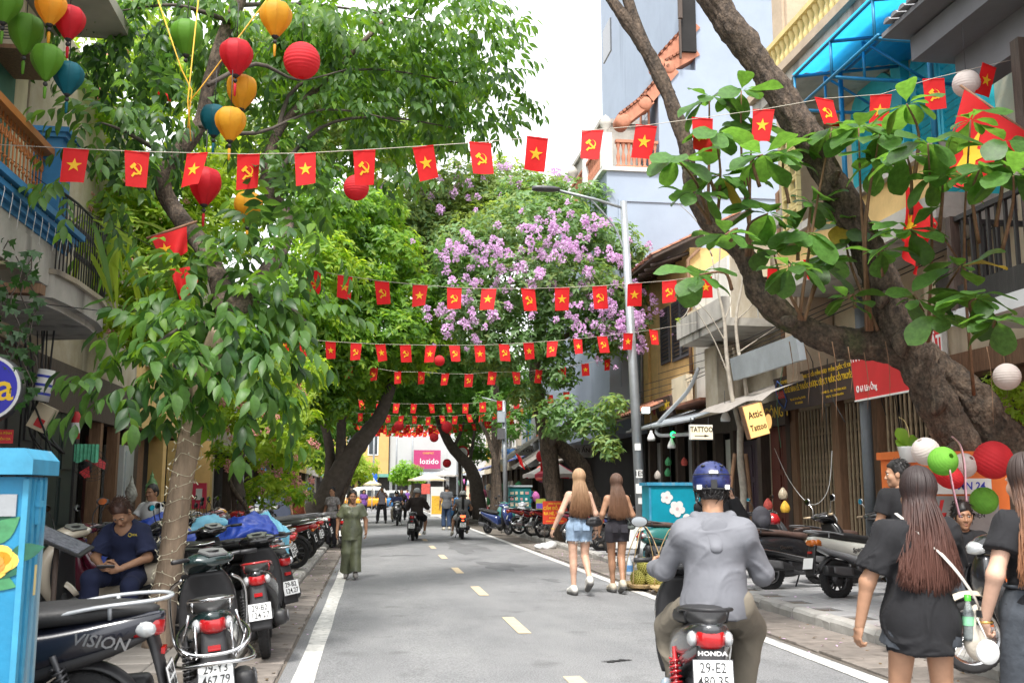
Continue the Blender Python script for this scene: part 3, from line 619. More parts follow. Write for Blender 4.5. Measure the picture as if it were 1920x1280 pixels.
for a, b_ in zip(lp_[:-1], lp_[1:]):
 n = max(1, int((b_-a).length/.1))
 for i in range(n): link('baluster', me, c2, a+(b_-a)*(i/n)-p2)
T(c2, [v+Vector((0, 0, .9)) for v in lp_], .016, m_iron, 'rail', 6)
door(c2, 0, 14.3-15.2, 15.7-15.2, 0, 2.5, m_dgreen, 1, 2); door(c2, -.2, 17.2-15.2, 18-15.2, 0, 2.3, m_redwood, 1, 1)
for y in (14.2, 15.8, 17.1, 18.2, 19.3): W_(c2, 'shop_post', m_woodb if y < 17 else m_brown, ((-4.6, y-.08, .1), (-4.42, y+.08, 3.3)))
W_(c2, 'lintel', m_wood, ((-4.66, 14.15, 2.6), (-4.4, 19.5, 3.3)))
W_(c2, 'display_case', mat('pale_steel', (.45, .47, .47), .5, .1, 4), ((-4.7, 18.35, .1), (-4.35, 19.1, 2.3)))
W_(c2, 'case_glass', m_sheet, ((-4.348, 18.45, 1.2), (-4.33, 19.0, 2.2)))
# ---- L3.. further left
lf = [(19.52, 26, m_ply, 'yellow shop house with red box on its front pillar'), (26.02, 33, m_oldw, 'weathered house behind the flowering vine'), (33.02, 42, m_grey, 'grey shop house behind the leaning left tree'), (42.02, 54, m_cream, 'cream shop house deep on the left side'), (54.02, 68, m_ply, 'ochre shop house far down the left side'), (68.02, 84, m_conc, 'concrete corner house at the left of the crossing')]
for y0, y1, m, l in lf:
 x = -4.5; c = (y0+y1)/2; t = thing('shop_house', l, 'house', (x, c, .1)); n = int((y1-y0)/2.6)
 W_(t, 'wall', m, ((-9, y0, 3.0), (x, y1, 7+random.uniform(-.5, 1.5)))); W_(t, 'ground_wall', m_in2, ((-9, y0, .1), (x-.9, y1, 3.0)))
 for i in range(n):
  yy = y0+.8+i*(y1-y0-1.2)/n; window(t, 0, yy-c, yy+1.1-c, 3.9, 5.4, 1, random.choice([m_whitep, m_wood, m_dgreen]))
  W_(t, 'shop_post', m if i % 2 else m_wood, ((x-.3, yy-.6, .1), (x, yy-.25, 3.0)))
  if i % 2 == 0: W_(t, 'shutter_door', m_metal if i % 4 else m_brown, ((x-.35, yy-.2, .1), (x-.3, yy+1.6, 2.6)))
 W_(t, 'fascia', m, ((x-.1, y0, 2.7), (x+.06, y1, 3.1)))
# ---- buildings across the crossing
def far_house(x0, x1, z1, m, label, roofm, wins, y=98., gz=3.0, signs=()):
 t = thing('far_house', label, 'house', ((x0+x1)/2, y, 0)); c = Vector(t.location)
 W_(t, 'wall', m, ((x0, y, gz), (x1, y+8, z1))); W_(t, 'ground_wall', m_in2, ((x0, y+.6, 0), (x1, y+8, gz)))
 W_(t, 'cornice', roofm, ((x0-.1, y-.3, z1), (x1+.1, y+8, z1+.35))); W_(t, 'shop_canopy', roofm, ((x0, y-1.2, gz-.1), (x1, y, gz+.2)))
 for (xa, xb, za, zb) in wins:
  w = MB().b2((xa-c.x, -.06, za), (xb-c.x, -.002, zb)).build('window', m_whitep, t); MB().b2((xa+.1-c.x, -.08, za+.1), (xb-.1-c.x, -.062, zb-.1)).build('pane', m_glass, w)
 n = int((x1-x0)/1.6)
 for i in range(n): W_(t, 'shop_pillar', m, ((x0+i*(x1-x0)/n, y, 0), (x0+i*(x1-x0)/n+.3, y+.5, gz)))
 return t
m_fy = mat('bright_yellow_plaster', (.5, .32, .12), .9, .1, 1)
far_house(-5, 1.4, 9.6, m_fy, 'bright yellow two-storey house across the crossing', mat('green_trim', (.12, .3, .24), .7), [(-2.6, -1.6, 5, 7.6), (-.6, .4, 5, 7.6)])
t = far_house(1.5, 8.9, 12.5, mat('far_white', (.42, .43, .42), .85, .05, 1), 'white house with a large pink sign across the crossing', m_sheet, [(2.2, 2.9, 7.5, 10.5)], 98.5, 3.2)
MB().b2((-1.4, -1.3, 3.7), (1.2, -1.0, 5.5)).build('sign_board', mat('pink_sign', (.36, .03, .12), .5), t)
text('lozido', .75, t, (.1, -1.32, 4.4), m_txtw, name='lettering')
text('LOGISTICS', .22, t, (.0, -1.32, 5.2), m_yel, name='lettering')
MB().b2((-2.4, -.6, 3.3), (-1.0, -.3, 3.7)).build('shop_sign', m_txtb, t)
far_house(9, 18, 9, m_cream, 'cream house across the crossing on the right', m_grey, [(10, 11.2, 5, 7.5), (13, 14.2, 5, 7.5)], 98)
far_house(-14, -5.1, 8, m_conc, 'grey house across the crossing on the left', m_terr, [(-8, -7, 5, 7), (-11, -10, 5, 7)], 98)
# ================================================================ TREES
m_bark = mat('brown_bark', (.15, .11, .08), .95, .35, 11, 1., 38, detail=12, col2=(.03, .024, .02), stretch=(1.6, 1.6, .8), streak=((.24, .175, .125), 6, .6), grain=.4)
m_barkm = mat('mossy_bark', (.14, .10, .07), .95, .35, 9, 1., 30, detail=12, col2=(.028, .023, .019), stretch=(1.2, 1.2, .8), streak=((.045, .06, .018), 3, .62), grain=.4)
m_barkd = mat('dark_bark', (.085, .07, .058), .95, .3, 8, .6, 24, detail=7)
m_barkp = mat('pale_bark', (.40, .36, .30), .9, .25, 9, .4, 40, detail=7, streak=((.16, .14, .12), 6, .58))
m_barkt = mat('tan_bark', (.27, .2, .14), .9, .25, 9, .6, 30, detail=8, stretch=(1.5, 1.5, .4), streak=((.13, .1, .08), 6, .58))
lf_dark = mat('leaf_dark', (.042, .115, .028), .42, .3, 3, rand=.35, trans=.42, spec=.5)
lf_mid = mat('leaf_mid', (.105, .225, .05), .45, .35, 1.5, rand=.2, trans=.5)
lf_bright = mat('leaf_bright', (.16, .31, .03), .5, .3, 1.2, rand=.2, trans=.52)
lf_yel = mat('leaf_yellowish', (.28, .40, .04), .5, .3, 1.5, trans=.52)
lf_soft = mat('leaf_soft', (.15, .26, .10), .5, .3, 1.2, trans=.4)
lf_pale = mat('leaf_pale', (.21, .29, .085), .6, .3, .8, trans=.45)
lf_big = mat('leaf_broad', (.08, .185, .04), .42, .3, 6, rand=.4, trans=.5, spec=.5, bump=.15, bscale=30)
lf_old = mat('leaf_old', (.3, .22, .03), .5, .25, 4, rand=.2, trans=.4)
pt_pur = mat('petal_purple', (.70, .46, .70), .7, .25, 9, rand=.2, trans=.35)
pt_pink = mat('petal_pink', (.7, .36, .33), .7, .25, 9, rand=.2, trans=.3)
def leaf_tpl(prof, droop=.25, fold=.22, wave=0.):
 """prof: (t, halfwidth) along the midrib, unit length; returns vertices (side, along, up) and quads/tris as quads"""
 V = []; Fq = []
 for t, w in prof:
  z = -droop*t*t
  V += [(-w, t, z+fold*w+wave*math.sin(t*14)), (0, t, z), (w, t, z+fold*w-wave*math.sin(t*14))]
 for i in range(len(prof)-1):
  a = i*3; Fq += [(a, a+1, a+4, a+3), (a+1, a+2, a+5, a+4)]
 return np.array(V, float), np.array(Fq)
L_lance = leaf_tpl([(0, .012), (.16, .13), (.4, .21), (.65, .18), (.86, .08), (1, .004)], .3, .3)
L_far = leaf_tpl([(0, .05), (.45, .25), (1, .02)], .25, .3)
L_small = leaf_tpl([(0, .02), (.35, .2), (.72, .16), (1, .01)], .28, .3)
L_broad = leaf_tpl([(0, .012), (.08, .02), (.2, .075), (.34, .155), (.48, .22), (.62, .265), (.75, .28), (.86, .245), (.94, .16), (1, .03)], .34, .2, .014)
L_long = leaf_tpl([(0, .02), (.3, .05), (.6, .05), (.85, .03), (1, .004)], .5, .2)
def norm(a): return a/np.maximum(np.linalg.norm(a, axis=-1, keepdims=True), 1e-9)
def frames(d, up):
 d = norm(d); s = norm(np.cross(d, up)); n = np.cross(s, d); return s, d, n
def leaves_mesh(name, tpl, pos, d, up, size, m, wid=1., mix=None):
 V, Fq = tpl; s, d, n = frames(d, up); size = size[:, None, None]
 P = pos[:, None, :] + size*(V[None, :, 0:1]*wid*s[:, None, :] + V[None, :, 1:2]*d[:, None, :] + V[None, :, 2:3]*n[:, None, :])
 k = len(V); off_ = (np.arange(len(pos))*k)[:, None, None]
 mi = None
 if isinstance(m, list):
  t = .5+.38*vnoise(pos, .9, 3)+np.random.default_rng(5).normal(size=len(pos))*.22; mi = np.repeat(np.clip((t*len(m)).astype(int), 0, len(m)-1), len(Fq))
 return numpy_mesh(name, P.reshape(-1, 3), (Fq[None]+off_).reshape(-1, 4), m, mi, smooth=True)
def rdir(n, rng, down=0., flat=1.):
 d = rng.normal(size=(n, 3)); d[:, 2] = d[:, 2]*flat - down; return norm(d)
def pinnate(cl, per, rng, leaflen=.2, pairs=5, rach=.42, droop=.35):
 """compound leaves: rachises that leave the twigs outward and hang, with opposite leaflets"""
 PO = []; DI = []; UP = []; SZ = []
 for c, r in cl:
  n = max(1, int(per*r*r*r**.2)); c = np.array(c)
  d0 = rdir(n, rng, .1, .7); o = c + d0*(r*rng.uniform(.15, 1., (n, 1))**.6)*np.array([1, 1, .85])
  ax = norm(d0*.9+rdir(n, rng, .25)*.7+np.array([0, -.1, -droop*.4])); side = norm(np.cross(ax, [0, 0, 1.])); upv = np.cross(side, ax)
  ln = rach*rng.uniform(.7, 1.2, n)
  for k in range(pairs):
   t = (k+.6)/pairs; p = o+ax*(ln*t)[:, None]; p[:, 2] -= droop*ln*t*t*.6
   for sg in (-1, 1):
    d = norm(side*sg*.9+ax*.55+np.array([0, 0, -droop-.25])+rng.normal(size=(n, 3))*.16)
    PO.append(p); DI.append(d); UP.append(norm(upv+side*sg*.2+rng.normal(size=(n, 3))*.2)); SZ.append(leaflen*rng.uniform(.75, 1.15, n)*(1-.25*abs(t-.55)))
  p = o+ax*ln[:, None]; PO.append(p); DI.append(norm(ax+[0, 0, -droop-.4])); UP.append(upv); SZ.append(leaflen*rng.uniform(.9, 1.2, n))
 return np.vstack(PO), np.vstack(DI), np.vstack(UP), np.concatenate(SZ)
def whorls(cl, per, rng, leaflen=.14, k=6, shell=.55, down=.1):
 """leaf rosettes spread through blobs, denser near their surface"""
 PO = []; DI = []; UP = []; SZ = []
 for c, r in cl:
  n = max(1, int(per*r*r)); d0 = rdir(n, rng, 0, .8)
  lump = 1+.22*vnoise(d0, 3.1, c[0])
  o = np.array(c)+d0*(r*lump[:, None]*rng.uniform(shell**2, 1., (n, 1))**.5)*np.array([1, 1, .8])
  axis = norm(d0*.6+np.array([0, 0, .55])+rng.normal(size=(n, 3))*.3); s = norm(np.cross(axis, rng.normal(size=(n, 3)))); t = np.cross(axis, s)
  for j in range(k):
   a = 2*math.pi*j/k+rng.uniform(0, .7, n); d = s*np.cos(a)[:, None]+t*np.sin(a)[:, None]+axis*rng.uniform(-.1, .5, (n, 1)); d[:, 2] -= down
   PO.append(o+axis*rng.uniform(-.5, .5, (n, 1))*leaflen*.5); DI.append(norm(d)); UP.append(axis+rng.normal(size=(n, 3))*.15); SZ.append(leaflen*rng.uniform(.7, 1.25, n))
 return np.vstack(PO), np.vstack(DI), np.vstack(UP), np.concatenate(SZ)
def limb(parent, pts, radii, m, name='branch', n=10, sub=5, rough=.07, seed=0, fur=0.):
 P = catmull(pts, sub); Rr = np.interp(np.linspace(0, len(pts)-1, len(P)), range(len(pts)), radii) if len(radii) == len(pts) else np.linspace(radii[0], radii[-1], len(P))
 o = Vector(parent.location); b = MB(); b.tube([Vector(p)-o for p in P], list(Rr), n)
 V = np.array(b.v); C = np.repeat(np.array([list(Vector(p)-o) for p in P]), n, 0); dv = V-C; k = 1+rough*1.6*vnoise(V, 5, seed)+rough*vnoise(V, 13, seed+2)+rough*.6*vnoise(V, 31, seed+5)
 if fur:
  a = np.tile(np.arange(n)*2*math.pi/n, len(P)); l = np.repeat(np.arange(len(P)), n)*.11
  w = .9*np.sin(l*2.1+seed)+.7*np.sin(l*5.3+a*2); k = k-fur*np.abs(np.sin(a*5.5+w))**3-fur*.8*np.abs(np.sin(a*9+1.7*w+l*1.3))**4+fur*.5*vnoise(V, 45, seed)
 b.v = [tuple(x) for x in C+dv*k[:, None]]
 return b.build(name, m, parent)
def place_single(name, tpl, pos, d, up, size, m, parent, idx, wid=1., old=None):
 """the leaves that show largest, each its own object sharing three mesh variants"""
 V, Fq = tpl; o = np.array(parent.location); mes = []
 for j in range(6):
  q = V.copy(); e = j % 3-1; q[:, 0] *= wid*(1+.12*e); q[:, 2] += .07*e*np.sin(q[:, 1]*5)+.05*e*q[:, 0]
  mes.append(numpy_mesh(name, q, Fq, m[(0, 0, 1, 2, 0, 1)[j]] if isinstance(m, list) else m, smooth=True))
 mo = numpy_mesh(name, V, Fq, old, smooth=True) if old else None
 s, d, n = frames(d[idx], up[idx])
 for i in range(len(idx)):
  z = size[idx[i]]; M = Matrix(((s[i][0]*z, d[i][0]*z, n[i][0]*z, pos[idx[i]][0]-o[0]), (s[i][1]*z, d[i][1]*z, n[i][1]*z, pos[idx[i]][1]-o[1]), (s[i][2]*z, d[i][2]*z, n[i][2]*z, pos[idx[i]][2]-o[2]), (0, 0, 0, 1)))
  ob = link(name, mo if (mo and i % 61 == 5) else mes[random.randrange(6)], parent); ob.matrix_local = M
def CL(*a): return [(tuple(ony(x, y, Y)), r) for x, y, Y, r in a]
def crown(parent, tpl, L, m, name='crown', single=0, nm='leaf', wid=1., stuff=True, old=None, minz=.3):
 pos, d, up, sz = L; o = np.array(parent.location); keep = pos[:, 2] > minz; pos, d, up, sz = pos[keep], d[keep], up[keep], sz[keep]
 if single:
  rel = pos-np.array([0, 0, H]); dep = rel@np.array(_fw); X = 960+FOC*(rel@np.array(_rt))/dep; Y = 640-FOC*(rel@np.array(_up))/dep
  sc = sz/dep*((X > -10) & (X < 1930) & (Y > -10) & (Y < 1290)); idx = np.argsort(-sc)[:single]
  place_single(nm, tpl, pos, d, up, sz, m, parent, idx, wid, old)
  k = np.ones(len(pos), bool); k[idx] = False; pos, d, up, sz = pos[k], d[k], up[k], sz[k]
 me = leaves_mesh(name, tpl, pos-o, d, up, sz, m, wid); return link(name, me, parent, kind='stuff' if stuff else None)
def base_of(p): return (p[0], p[1], p[2])
# ---------------- T1: big dark-leaved street tree on the left
rng = np.random.default_rng(3)
t1 = thing('street_tree', 'leaning tree wound with fairy lights, glossy dark pinnate leaves, on the left pavement', 'tree', (-2.0, 9.6, .1))
Y1 = 9.6
def pp(Y, *q): return [tuple(ony(x, y, Y+(r[0] if r else 0))) for x, y, *r in q]
limb(t1, [tuple(ony(296, 1215, Y1)), tuple(ony(302, 1150, Y1))]+pp(Y1, (318, 1060), (335, 940), (357, 820), (385, 700), (415, 620)), [.15, .128, .118, .113, .11, .108, .105], m_barkt, 'trunk', 14, seed=1)
limb(t1, pp(11.6, (415, 630, -2), (420, 560, -1.4), (385, 470, -.5), (335, 405, .2), (305, 350, .2), (325, 300, .3), (375, 235, .4), (392, 160, .5), (415, 80, .6), (445, 10, .8), (500, -120, 1)), [.11, .11, .1, .105, .1, .1, .095, .09, .09, .085, .06], m_bark, 'branch', 10, seed=2)
limb(t1, pp(11.6, (415, 625, -2), (480, 540, -1.1), (530, 460, 0), (535, 400, .9), (500, 350, 1.), (520, 250, 1.2), (600, 160, 1.8), (720, 40, 2.4)), [.12, .1, .09, .085, .08, .06, .05, .03], m_bark, 'branch', 8, seed=3)
for q in (((390, 160), (480, 120, .4), (560, 150, .8), (650, 130, 1.4)), ((375, 235), (480, 250, .6), (610, 205, 1.2), (760, 230, 2)), ((500, 350, 1), (600, 240, 1.5), (720, 220, 2.2), (850, 240, 3)), ((520, 250, 1.2), (560, 160, 1.5), (700, 130, 2.2), (880, 160, 3.2)),
          ((430, 40, .6), (330, 10, .3), (230, 20, .2)), ((445, 10, .8), (600, 10, 2), (800, 40, 3)), ((325, 300, .2), (240, 250, -.6), (190, 230, -1.)), ((415, 600, -1.8), (330, 620, -1.8), (250, 680, -2.2)), ((430, 560, -1.4), (520, 560, -1.2), (590, 620, -1.2))):
 limb(t1, pp(11.6, *q), [.035, .008], m_barkd, 'branch', 6, 4, .03, seed=len(q))
c1a = CL((170, 60, 13, .7), (300, 40, 13, .8), (225, 230, 10.8, .55), (165, 350, 10.3, .4), (320, 215, 11.4, .5), (480, 60, 13, .9), (640, 50, 14, 1.1), (800, 50, 15, 1.1), (890, 130, 15, .8), (920, 220, 15.5, .45), (770, 170, 14.5, .9), (620, 220, 13.5, .8), (530, 285, 12.8, .55), (700, 290, 14, .45), (850, 260, 15, .5), (560, 365, 12.2, .45), (440, 190, 13.8, .6), (560, 120, 13.6, .8), (700, 110, 14.4, .9), (240, 120, 12.6, .5), (350, -20, 12, .6), (930, 60, 15.6, .5), (960, 190, 15.8, .3), (760, 320, 14.2, .3), (610, 30, 12.4, .6), (860, 20, 14, .6))
c1b = CL((480, 480, 11.2, .62), (420, 560, 10.6, .7), (540, 560, 11, .5), (330, 640, 10.2, .55), (235, 680, 9.8, .36), (400, 670, 10.2, .6), (500, 660, 10.5, .45), (590, 600, 11, .32), (345, 540, 10.8, .4), (590, 470, 11.6, .35), (260, 720, 9.7, .28), (440, 740, 10.5, .4), (300, 700, 9.9, .35), (400, 450, 11, .35))
A = pinnate(c1a, 105, rng, .18, 4, .4, .4); c1b = [((c[0]*.92, c[1]*.92, 1.48+(c[2]-1.48)*.92), r*.92) for c, r in c1b]
B_ = pinnate(c1b, 84, rng, .21, 4, .44, .4)
LL = tuple(np.concatenate([a, b]) for a, b in zip(A, B_))
crown(t1, L_lance, LL, [lf_dark, lf_mid, lf_mid, lf_bright], 'foliage', 300)
m_cab = mat('cream_wire', (.55, .5, .38), .6, 0); m_bulb = mat('fairy_bulb', (.7, .66, .5), .4, 0, spec=.6)
fl = thing('fairy_lights', 'cream fairy light string wound round the leaning tree trunk', 'fairy lights', (-2.0, 9.6, .1)); of = Vector(fl.location)
tp = catmull([tuple(ony(305, 1130, Y1))]+pp(Y1, (318, 1060), (335, 940), (357, 820), (372, 760)), 12)
pts = []; bulbs = MB()
for i in range(420):
 s = i/419*(len(tp)-1); c = tp[min(int(s), len(tp)-1)]; a = i*.26+.8*math.sin(i*.05); r = .128
 dens = .03*math.sin(i*.5)
 p = Vector((c[0]+r*math.cos(a), c[1]+r*math.sin(a), c[2]+dens)); pts.append(p-of)
 if i % 3 == 0: bulbs.tube([p-of, p-of+Vector((.02*math.cos(a), .02*math.sin(a), random.choice([-.025, .02])))], .0055, 5)
MB().tube(pts, .0028, 4).build('wire', m_cab, fl); bulbs.build('bulb', m_bulb, fl, kind='stuff')
# ---------------- vine / flowering shrub on the left
t2 = thing('flowering_vine', 'light green climbing vine with small pink blossoms over the left shopfronts', 'vine', (-2.9, 20, .1))
limb(t2, [(-2.75, 19.5, .1)]+pp(19.5, (448, 960), (442, 880), (460, 800), (470, 700)), [.16, .13, .12, .1, .06], m_barkd, 'trunk', 8, seed=4)
limb(t2, [(-2.75, 19.3, .1)]+pp(19.3, (470, 980), (430, 900), (450, 850), (480, 780)), [.05, .03], m_bark, 'stem', 6, seed=5)
for q in (((470, 700), (350, 620, -1), (280, 520, -2)), ((470, 700), (540, 780, .5), (560, 860, 1))): limb(t2, pp(19.5, *q), [.05, .015], m_barkd, 'branch', 6, seed=6)
c2a = CL((520, 700, 18, .5), (545, 770, 18, .5), (510, 820, 17.5, .45), (550, 850, 18, .45), (520, 900, 18, .35), (555, 930, 18.5, .28), (480, 800, 17.5, .4), (470, 720, 17.5, .4), (530, 750, 21, .75), (500, 840, 20, .6), (545, 840, 21, .6), (560, 915, 22, .35), (490, 920, 20, .45), (450, 760, 19.5, .7), (560, 700, 22, .7), (500, 700, 20, .7), (250, 420, 16.5, .9), (290, 520, 16.5, .9), (240, 330, 16.5, .9), (300, 400, 17, .9), (270, 600, 16.5, .8), (320, 620, 17, .7), (330, 470, 17, .8), (200, 180, 15.6, .8), (240, 50, 16, .9), (420, 850, 19, .35), (390, 780, 19, .5), (300, 140, 16, .9), (400, 320, 17, 1.), (420, 420, 17, .9))
crown(t2, L_small, whorls(c2a, 330, rng, .13, 6, .45), [lf_bright, lf_yel, lf_yel], 'foliage')
bl = MB()
for j in range(26):
 d = Vector(np.random.default_rng(j).normal(size=3)); bl.ball(d.normalized()*.07*random.random()**.4+Vector((0, 0, .03*j/26)), (.014, .014, .011), 5, 3)
bme = bl.mesh('blossom', pt_pink)
for c, r in c2a:
 for j in range(3):
  d = Vector(rdir(1, rng)[0]); d.y = -abs(d.y); link('blossom', bme, t2, Vector(c)+d*r*.95-Vector(t2.location), (random.uniform(0, 3), random.uniform(0, 3), 0), random.uniform(.8, 1.5))
fern = thing('strap_leaf_plant', 'pale green plant with long strap leaves hanging over the curved balcony', 'plant', (-3.6, 13.2, 3.95))
for i in range(46):
 p = ony(random.uniform(150, 252), random.uniform(400, 470), random.uniform(12.4, 13.6))-Vector(fern.location); link('leaf', leaves_mesh('leaf', L_long, np.array([list(p)]), np.array([[random.uniform(-.35, .6), random.uniform(-.5, .2), random.uniform(-.9, .25)]]), np.array([[.1, -.6, .5]]), np.array([random.uniform(.4, .95)]), lf_yel if i % 3 else lf_mid, .75), fern)
ivy = thing('ivy', 'ivy strand with lobed leaves hanging beside the round blue sign', 'ivy', (-3.4, 10, 3.6)); oi = Vector(ivy.location)
lv = MB(); lob = []
for k in range(5):
 a = math.pi*(.02+.24*k); lob += [(math.cos(a)*1.0*(.8+.25*(k == 2)), math.sin(a)*(.8+.35*(k == 2))), (math.cos(a+.12*math.pi)*.55, math.sin(a+.12*math.pi)*.6)]
lob = lob[:-1]; vs = [(0, 0, 0)]+[(x, y, -.15*(x*x+y*y)) for x, y in lob]; lv.add(vs, [(0, i, i+1) for i in range(1, len(lob))], True); ime = lv.mesh('leaf', mat('leaf_ivy', (.03, .09, .02), .4, .5, 5, rand=.3, trans=.3))
for s in range(4):
 x0 = (30, 50, 5, 60)[s]; pts = []
 for i in range(12): pts.append(ony(x0+12*math.sin(i*1.3+s), 480+i*24-(s == 2)*30, 9.6+.2*s))
 MB().tube([p-oi for p in pts], .006, 5).build('stem', m_barkd, ivy)
 for p in pts:
  for q in range(2): link('leaf', ime, ivy, p-oi+Vector((random.uniform(-.08, .08), -.05, random.uniform(-.06, .06))), (R(100)+random.uniform(-.4, .4), random.uniform(-.4, .4)+math.pi, random.uniform(-.9, .9)), random.uniform(.06, .1))
# ---------------- T3: big leaning tree, bright crown
t3 = thing('street_tree', 'thick dark tree leaning over the road from the left with bright green crown', 'tree', (-1.75, 29, .1))
limb(t3, [(-1.95, 29, -.05), (-1.9, 29, .5)]+pp(29, (622, 915), (648, 865), (685, 815), (712, 780), (740, 700), (760, 620)), [.46, .38, .32, .28, .24, .2, .14, .07], m_barkd, 'trunk', 12, rough=.09, seed=7)
limb(t3, pp(29, (640, 880), (640, 800), (650, 720), (640, 600), (660, 480)), [.18, .13, .1, .07, .04], m_barkd, 'branch', 8, seed=8)
limb(t3, pp(29.5, (618, 900), (618, 840), (600, 760), (580, 650)), [.18, .14, .1, .05], m_barkd, 'branch', 8, seed=9)
limb(t3, [(-1.35, 29.3, 0)]+pp(29.3, (650, 900), (672, 850), (690, 790)), [.16, .14, .11, .08], m_bark, 'stem', 8, seed=10)
c3 = CL((640, 430, 29, 1.5), (700, 480, 29, 1.5), (765, 560, 29, 1.3), (650, 550, 28, 1.5), (710, 630, 28, 1.4), (630, 660, 27, 1.3), (780, 640, 29, 1.1), (570, 630, 26, 1.2), (590, 720, 27, .9), (680, 715, 29, .9), (590, 500, 26, 1.2), (540, 700, 25, .8), (690, 400, 29, 1.1), (610, 390, 27, 1.1), (740, 690, 29, .7), (560, 560, 25, .9), (620, 760, 27, .6))
crown(t3, L_small, whorls(c3, 280, rng, .2, 6, .6, .2), [lf_mid, lf_bright, lf_bright, lf_yel], 'foliage')
# ---------------- T4: lagerstroemia with purple panicles
t4 = thing('flowering_tree', 'crape myrtle tree covered in purple blossom panicles on the right pavement', 'tree', (5.35, 28.6, .1))
limb(t4, [(5.4, 28.6, -.05)]+pp(28.6, (1040, 940), (1028, 840), (1012, 760), (1003, 690), (1015, 620), (1040, 520)), [.3, .26, .24, .2, .16, .12, .06], m_bark, 'trunk', 12, rough=.09, seed=11)
limb(t4, [(6.9, 28.9, .0)]+pp(28.8, (1105, 930), (1085, 870), (1045, 830), (1030, 800)), [.3, .28, .26, .22, .16], m_bark, 'branch', 10, seed=12)
for q in (((1015, 700), (1040, 640), (1070, 540), (1100, 440)), ((1003, 690), (970, 620), (930, 540), (900, 470)), ((1028, 840), (1070, 790, -1), (1120, 800, -2.)), ((1010, 640), (1000, 520), (990, 410)), ((1040, 640), (1110, 600), (1160, 540))): limb(t4, pp(28.6, *q), [.11, .03], m_barkd, 'branch', 7, seed=13)
c4 = CL((880, 480, 28, 1.2), (960, 430, 28, 1.4), (1050, 440, 28, 1.4), (1130, 460, 28, 1.15), (900, 580, 27, 1.2), (985, 530, 27, 1.4), (1075, 540, 27, 1.3), (1150, 560, 27, 1.05), (950, 640, 27, 1.1), (1055, 620, 27, 1.1), (1145, 635, 26.5, .75), (865, 540, 28, .8), (1000, 380, 30, 1.2), (1090, 390, 30, 1.2), (1195, 610, 26.5, .45), (1180, 480, 28, .6), (1060, 780, 26.5, .8), (1115, 790, 25.5, .6), (1140, 840, 25, .4), (990, 740, 27.5, .6), (1040, 700, 27, .7), (1150, 760, 25, .4), (920, 680, 28, .7))
crown(t4, L_small, whorls(c4, 215, rng, .19, 5, .55, .1), [lf_mid, lf_soft, lf_soft, lf_pale], 'foliage')
def panicle(seed, m, h=.25, w=.17, n=50):
 rr = np.random.default_rng(seed); b = MB()
 for i in range(n):
  t = rr.uniform(0, 1); a = rr.uniform(0, 6.28); r = w*(1-.65*t)*rr.uniform(.4, 1)
  c = Vector((r*math.cos(a), r*math.sin(a), t*h)); o = Vector((rr.normal(), rr.normal(), rr.normal()+.3)).normalized(); s = o.orthogonal().normalized()*.034; q = o.cross(s)
  b.add([c+s, c+q*1.1+o*.012, c-s, c-q*.9+o*.01], [(0, 1, 2, 3)], True)
 return b.mesh('panicle', m)
pms = [panicle(i, pt_pur) for i in range(5)]
spots = [(880, 470), (900, 450), (840, 480), (850, 460), (835, 580), (850, 600), (870, 590), (860, 620), (845, 630), (960, 460), (930, 470), (940, 490), (1040, 420), (1060, 430), (1070, 445), (1065, 470), (1020, 410), (1050, 460), (1100, 480), (1120, 500), (1140, 490), (1000, 530), (1010, 515), (960, 580), (1130, 600), (1150, 590), (1160, 620), (1180, 600), (1170, 640), (1200, 590), (1215, 610), (1100, 610), (1110, 630), (1140, 570), (1160, 530), (1190, 560), (1080, 570), (1200, 640), (980, 470), (870, 520), (920, 520), (1090, 520), (1030, 490), (1180, 510), (910, 430), (1000, 440), (1130, 440), (1060, 590), (1150, 660), (1120, 560)]
for i in range(290):
 x, y = spots[i % len(spots)]; x += random.gauss(0, 25); y += random.gauss(0, 18)
 p = ony(x, y, random.uniform(25.2, 26.4)); link('panicle', pms[i % 5], t4, p-Vector(t4.location), (random.uniform(-.5, .5), random.uniform(-.5, .5), random.uniform(0, 6)), random.uniform(.45, 1.1))
# ---------------- paler crape myrtle crowns behind
t8 = thing('flowering_tree', 'pale hazy crown of a taller crape myrtle behind the purple one', 'tree', (3.6, 44, .1))
limb(t8, [(5.3, 44, 0)]+pp(44, (930, 860), (925, 700), (900, 560), (880, 430)), [.25, .2, .18, .14, .05], m_bark, 'trunk', 8, seed=14)
for q in (((900, 560), (800, 470), (760, 380)), ((890, 500), (960, 420), (1000, 350)), ((880, 430), (850, 380), (840, 330))): limb(t8, pp(42, *q), [.12, .03], m_barkd, 'branch', 6, seed=15)
c8 = CL((770, 400, 40, 2.0), (850, 370, 41, 2.2), (940, 365, 41, 2.0), (810, 460, 40, 2.0), (1010, 375, 42, 1.7), (720, 420, 39, 1.5), (890, 440, 40, 2.0), (1070, 370, 42, 1.4), (1130, 400, 42, 1.3), (840, 540, 42, 1.7), (810, 620, 43, 1.5), (780, 510, 42, 1.4), (1190, 400, 42, .8), (690, 370, 39, 1.), (560, 300, 36, 1.6), (640, 230, 36, 1.6), (720, 270, 37, 1.5), (800, 250, 38, 1.4), (560, 170, 35, 1.5), (660, 120, 36, 1.4), (760, 150, 37, 1.3), (480, 90, 34, 1.6), (470, 260, 34, 1.5), (580, 60, 35, 1.2), (860, 170, 38, 1.), (380, 150, 33, 1.4), (380, 320, 33, 1.4))
crown(t8, L_far, whorls(c8, 230, rng, .22, 5, .5), [lf_soft, lf_pale, lf_pale, lf_yel], 'foliage')
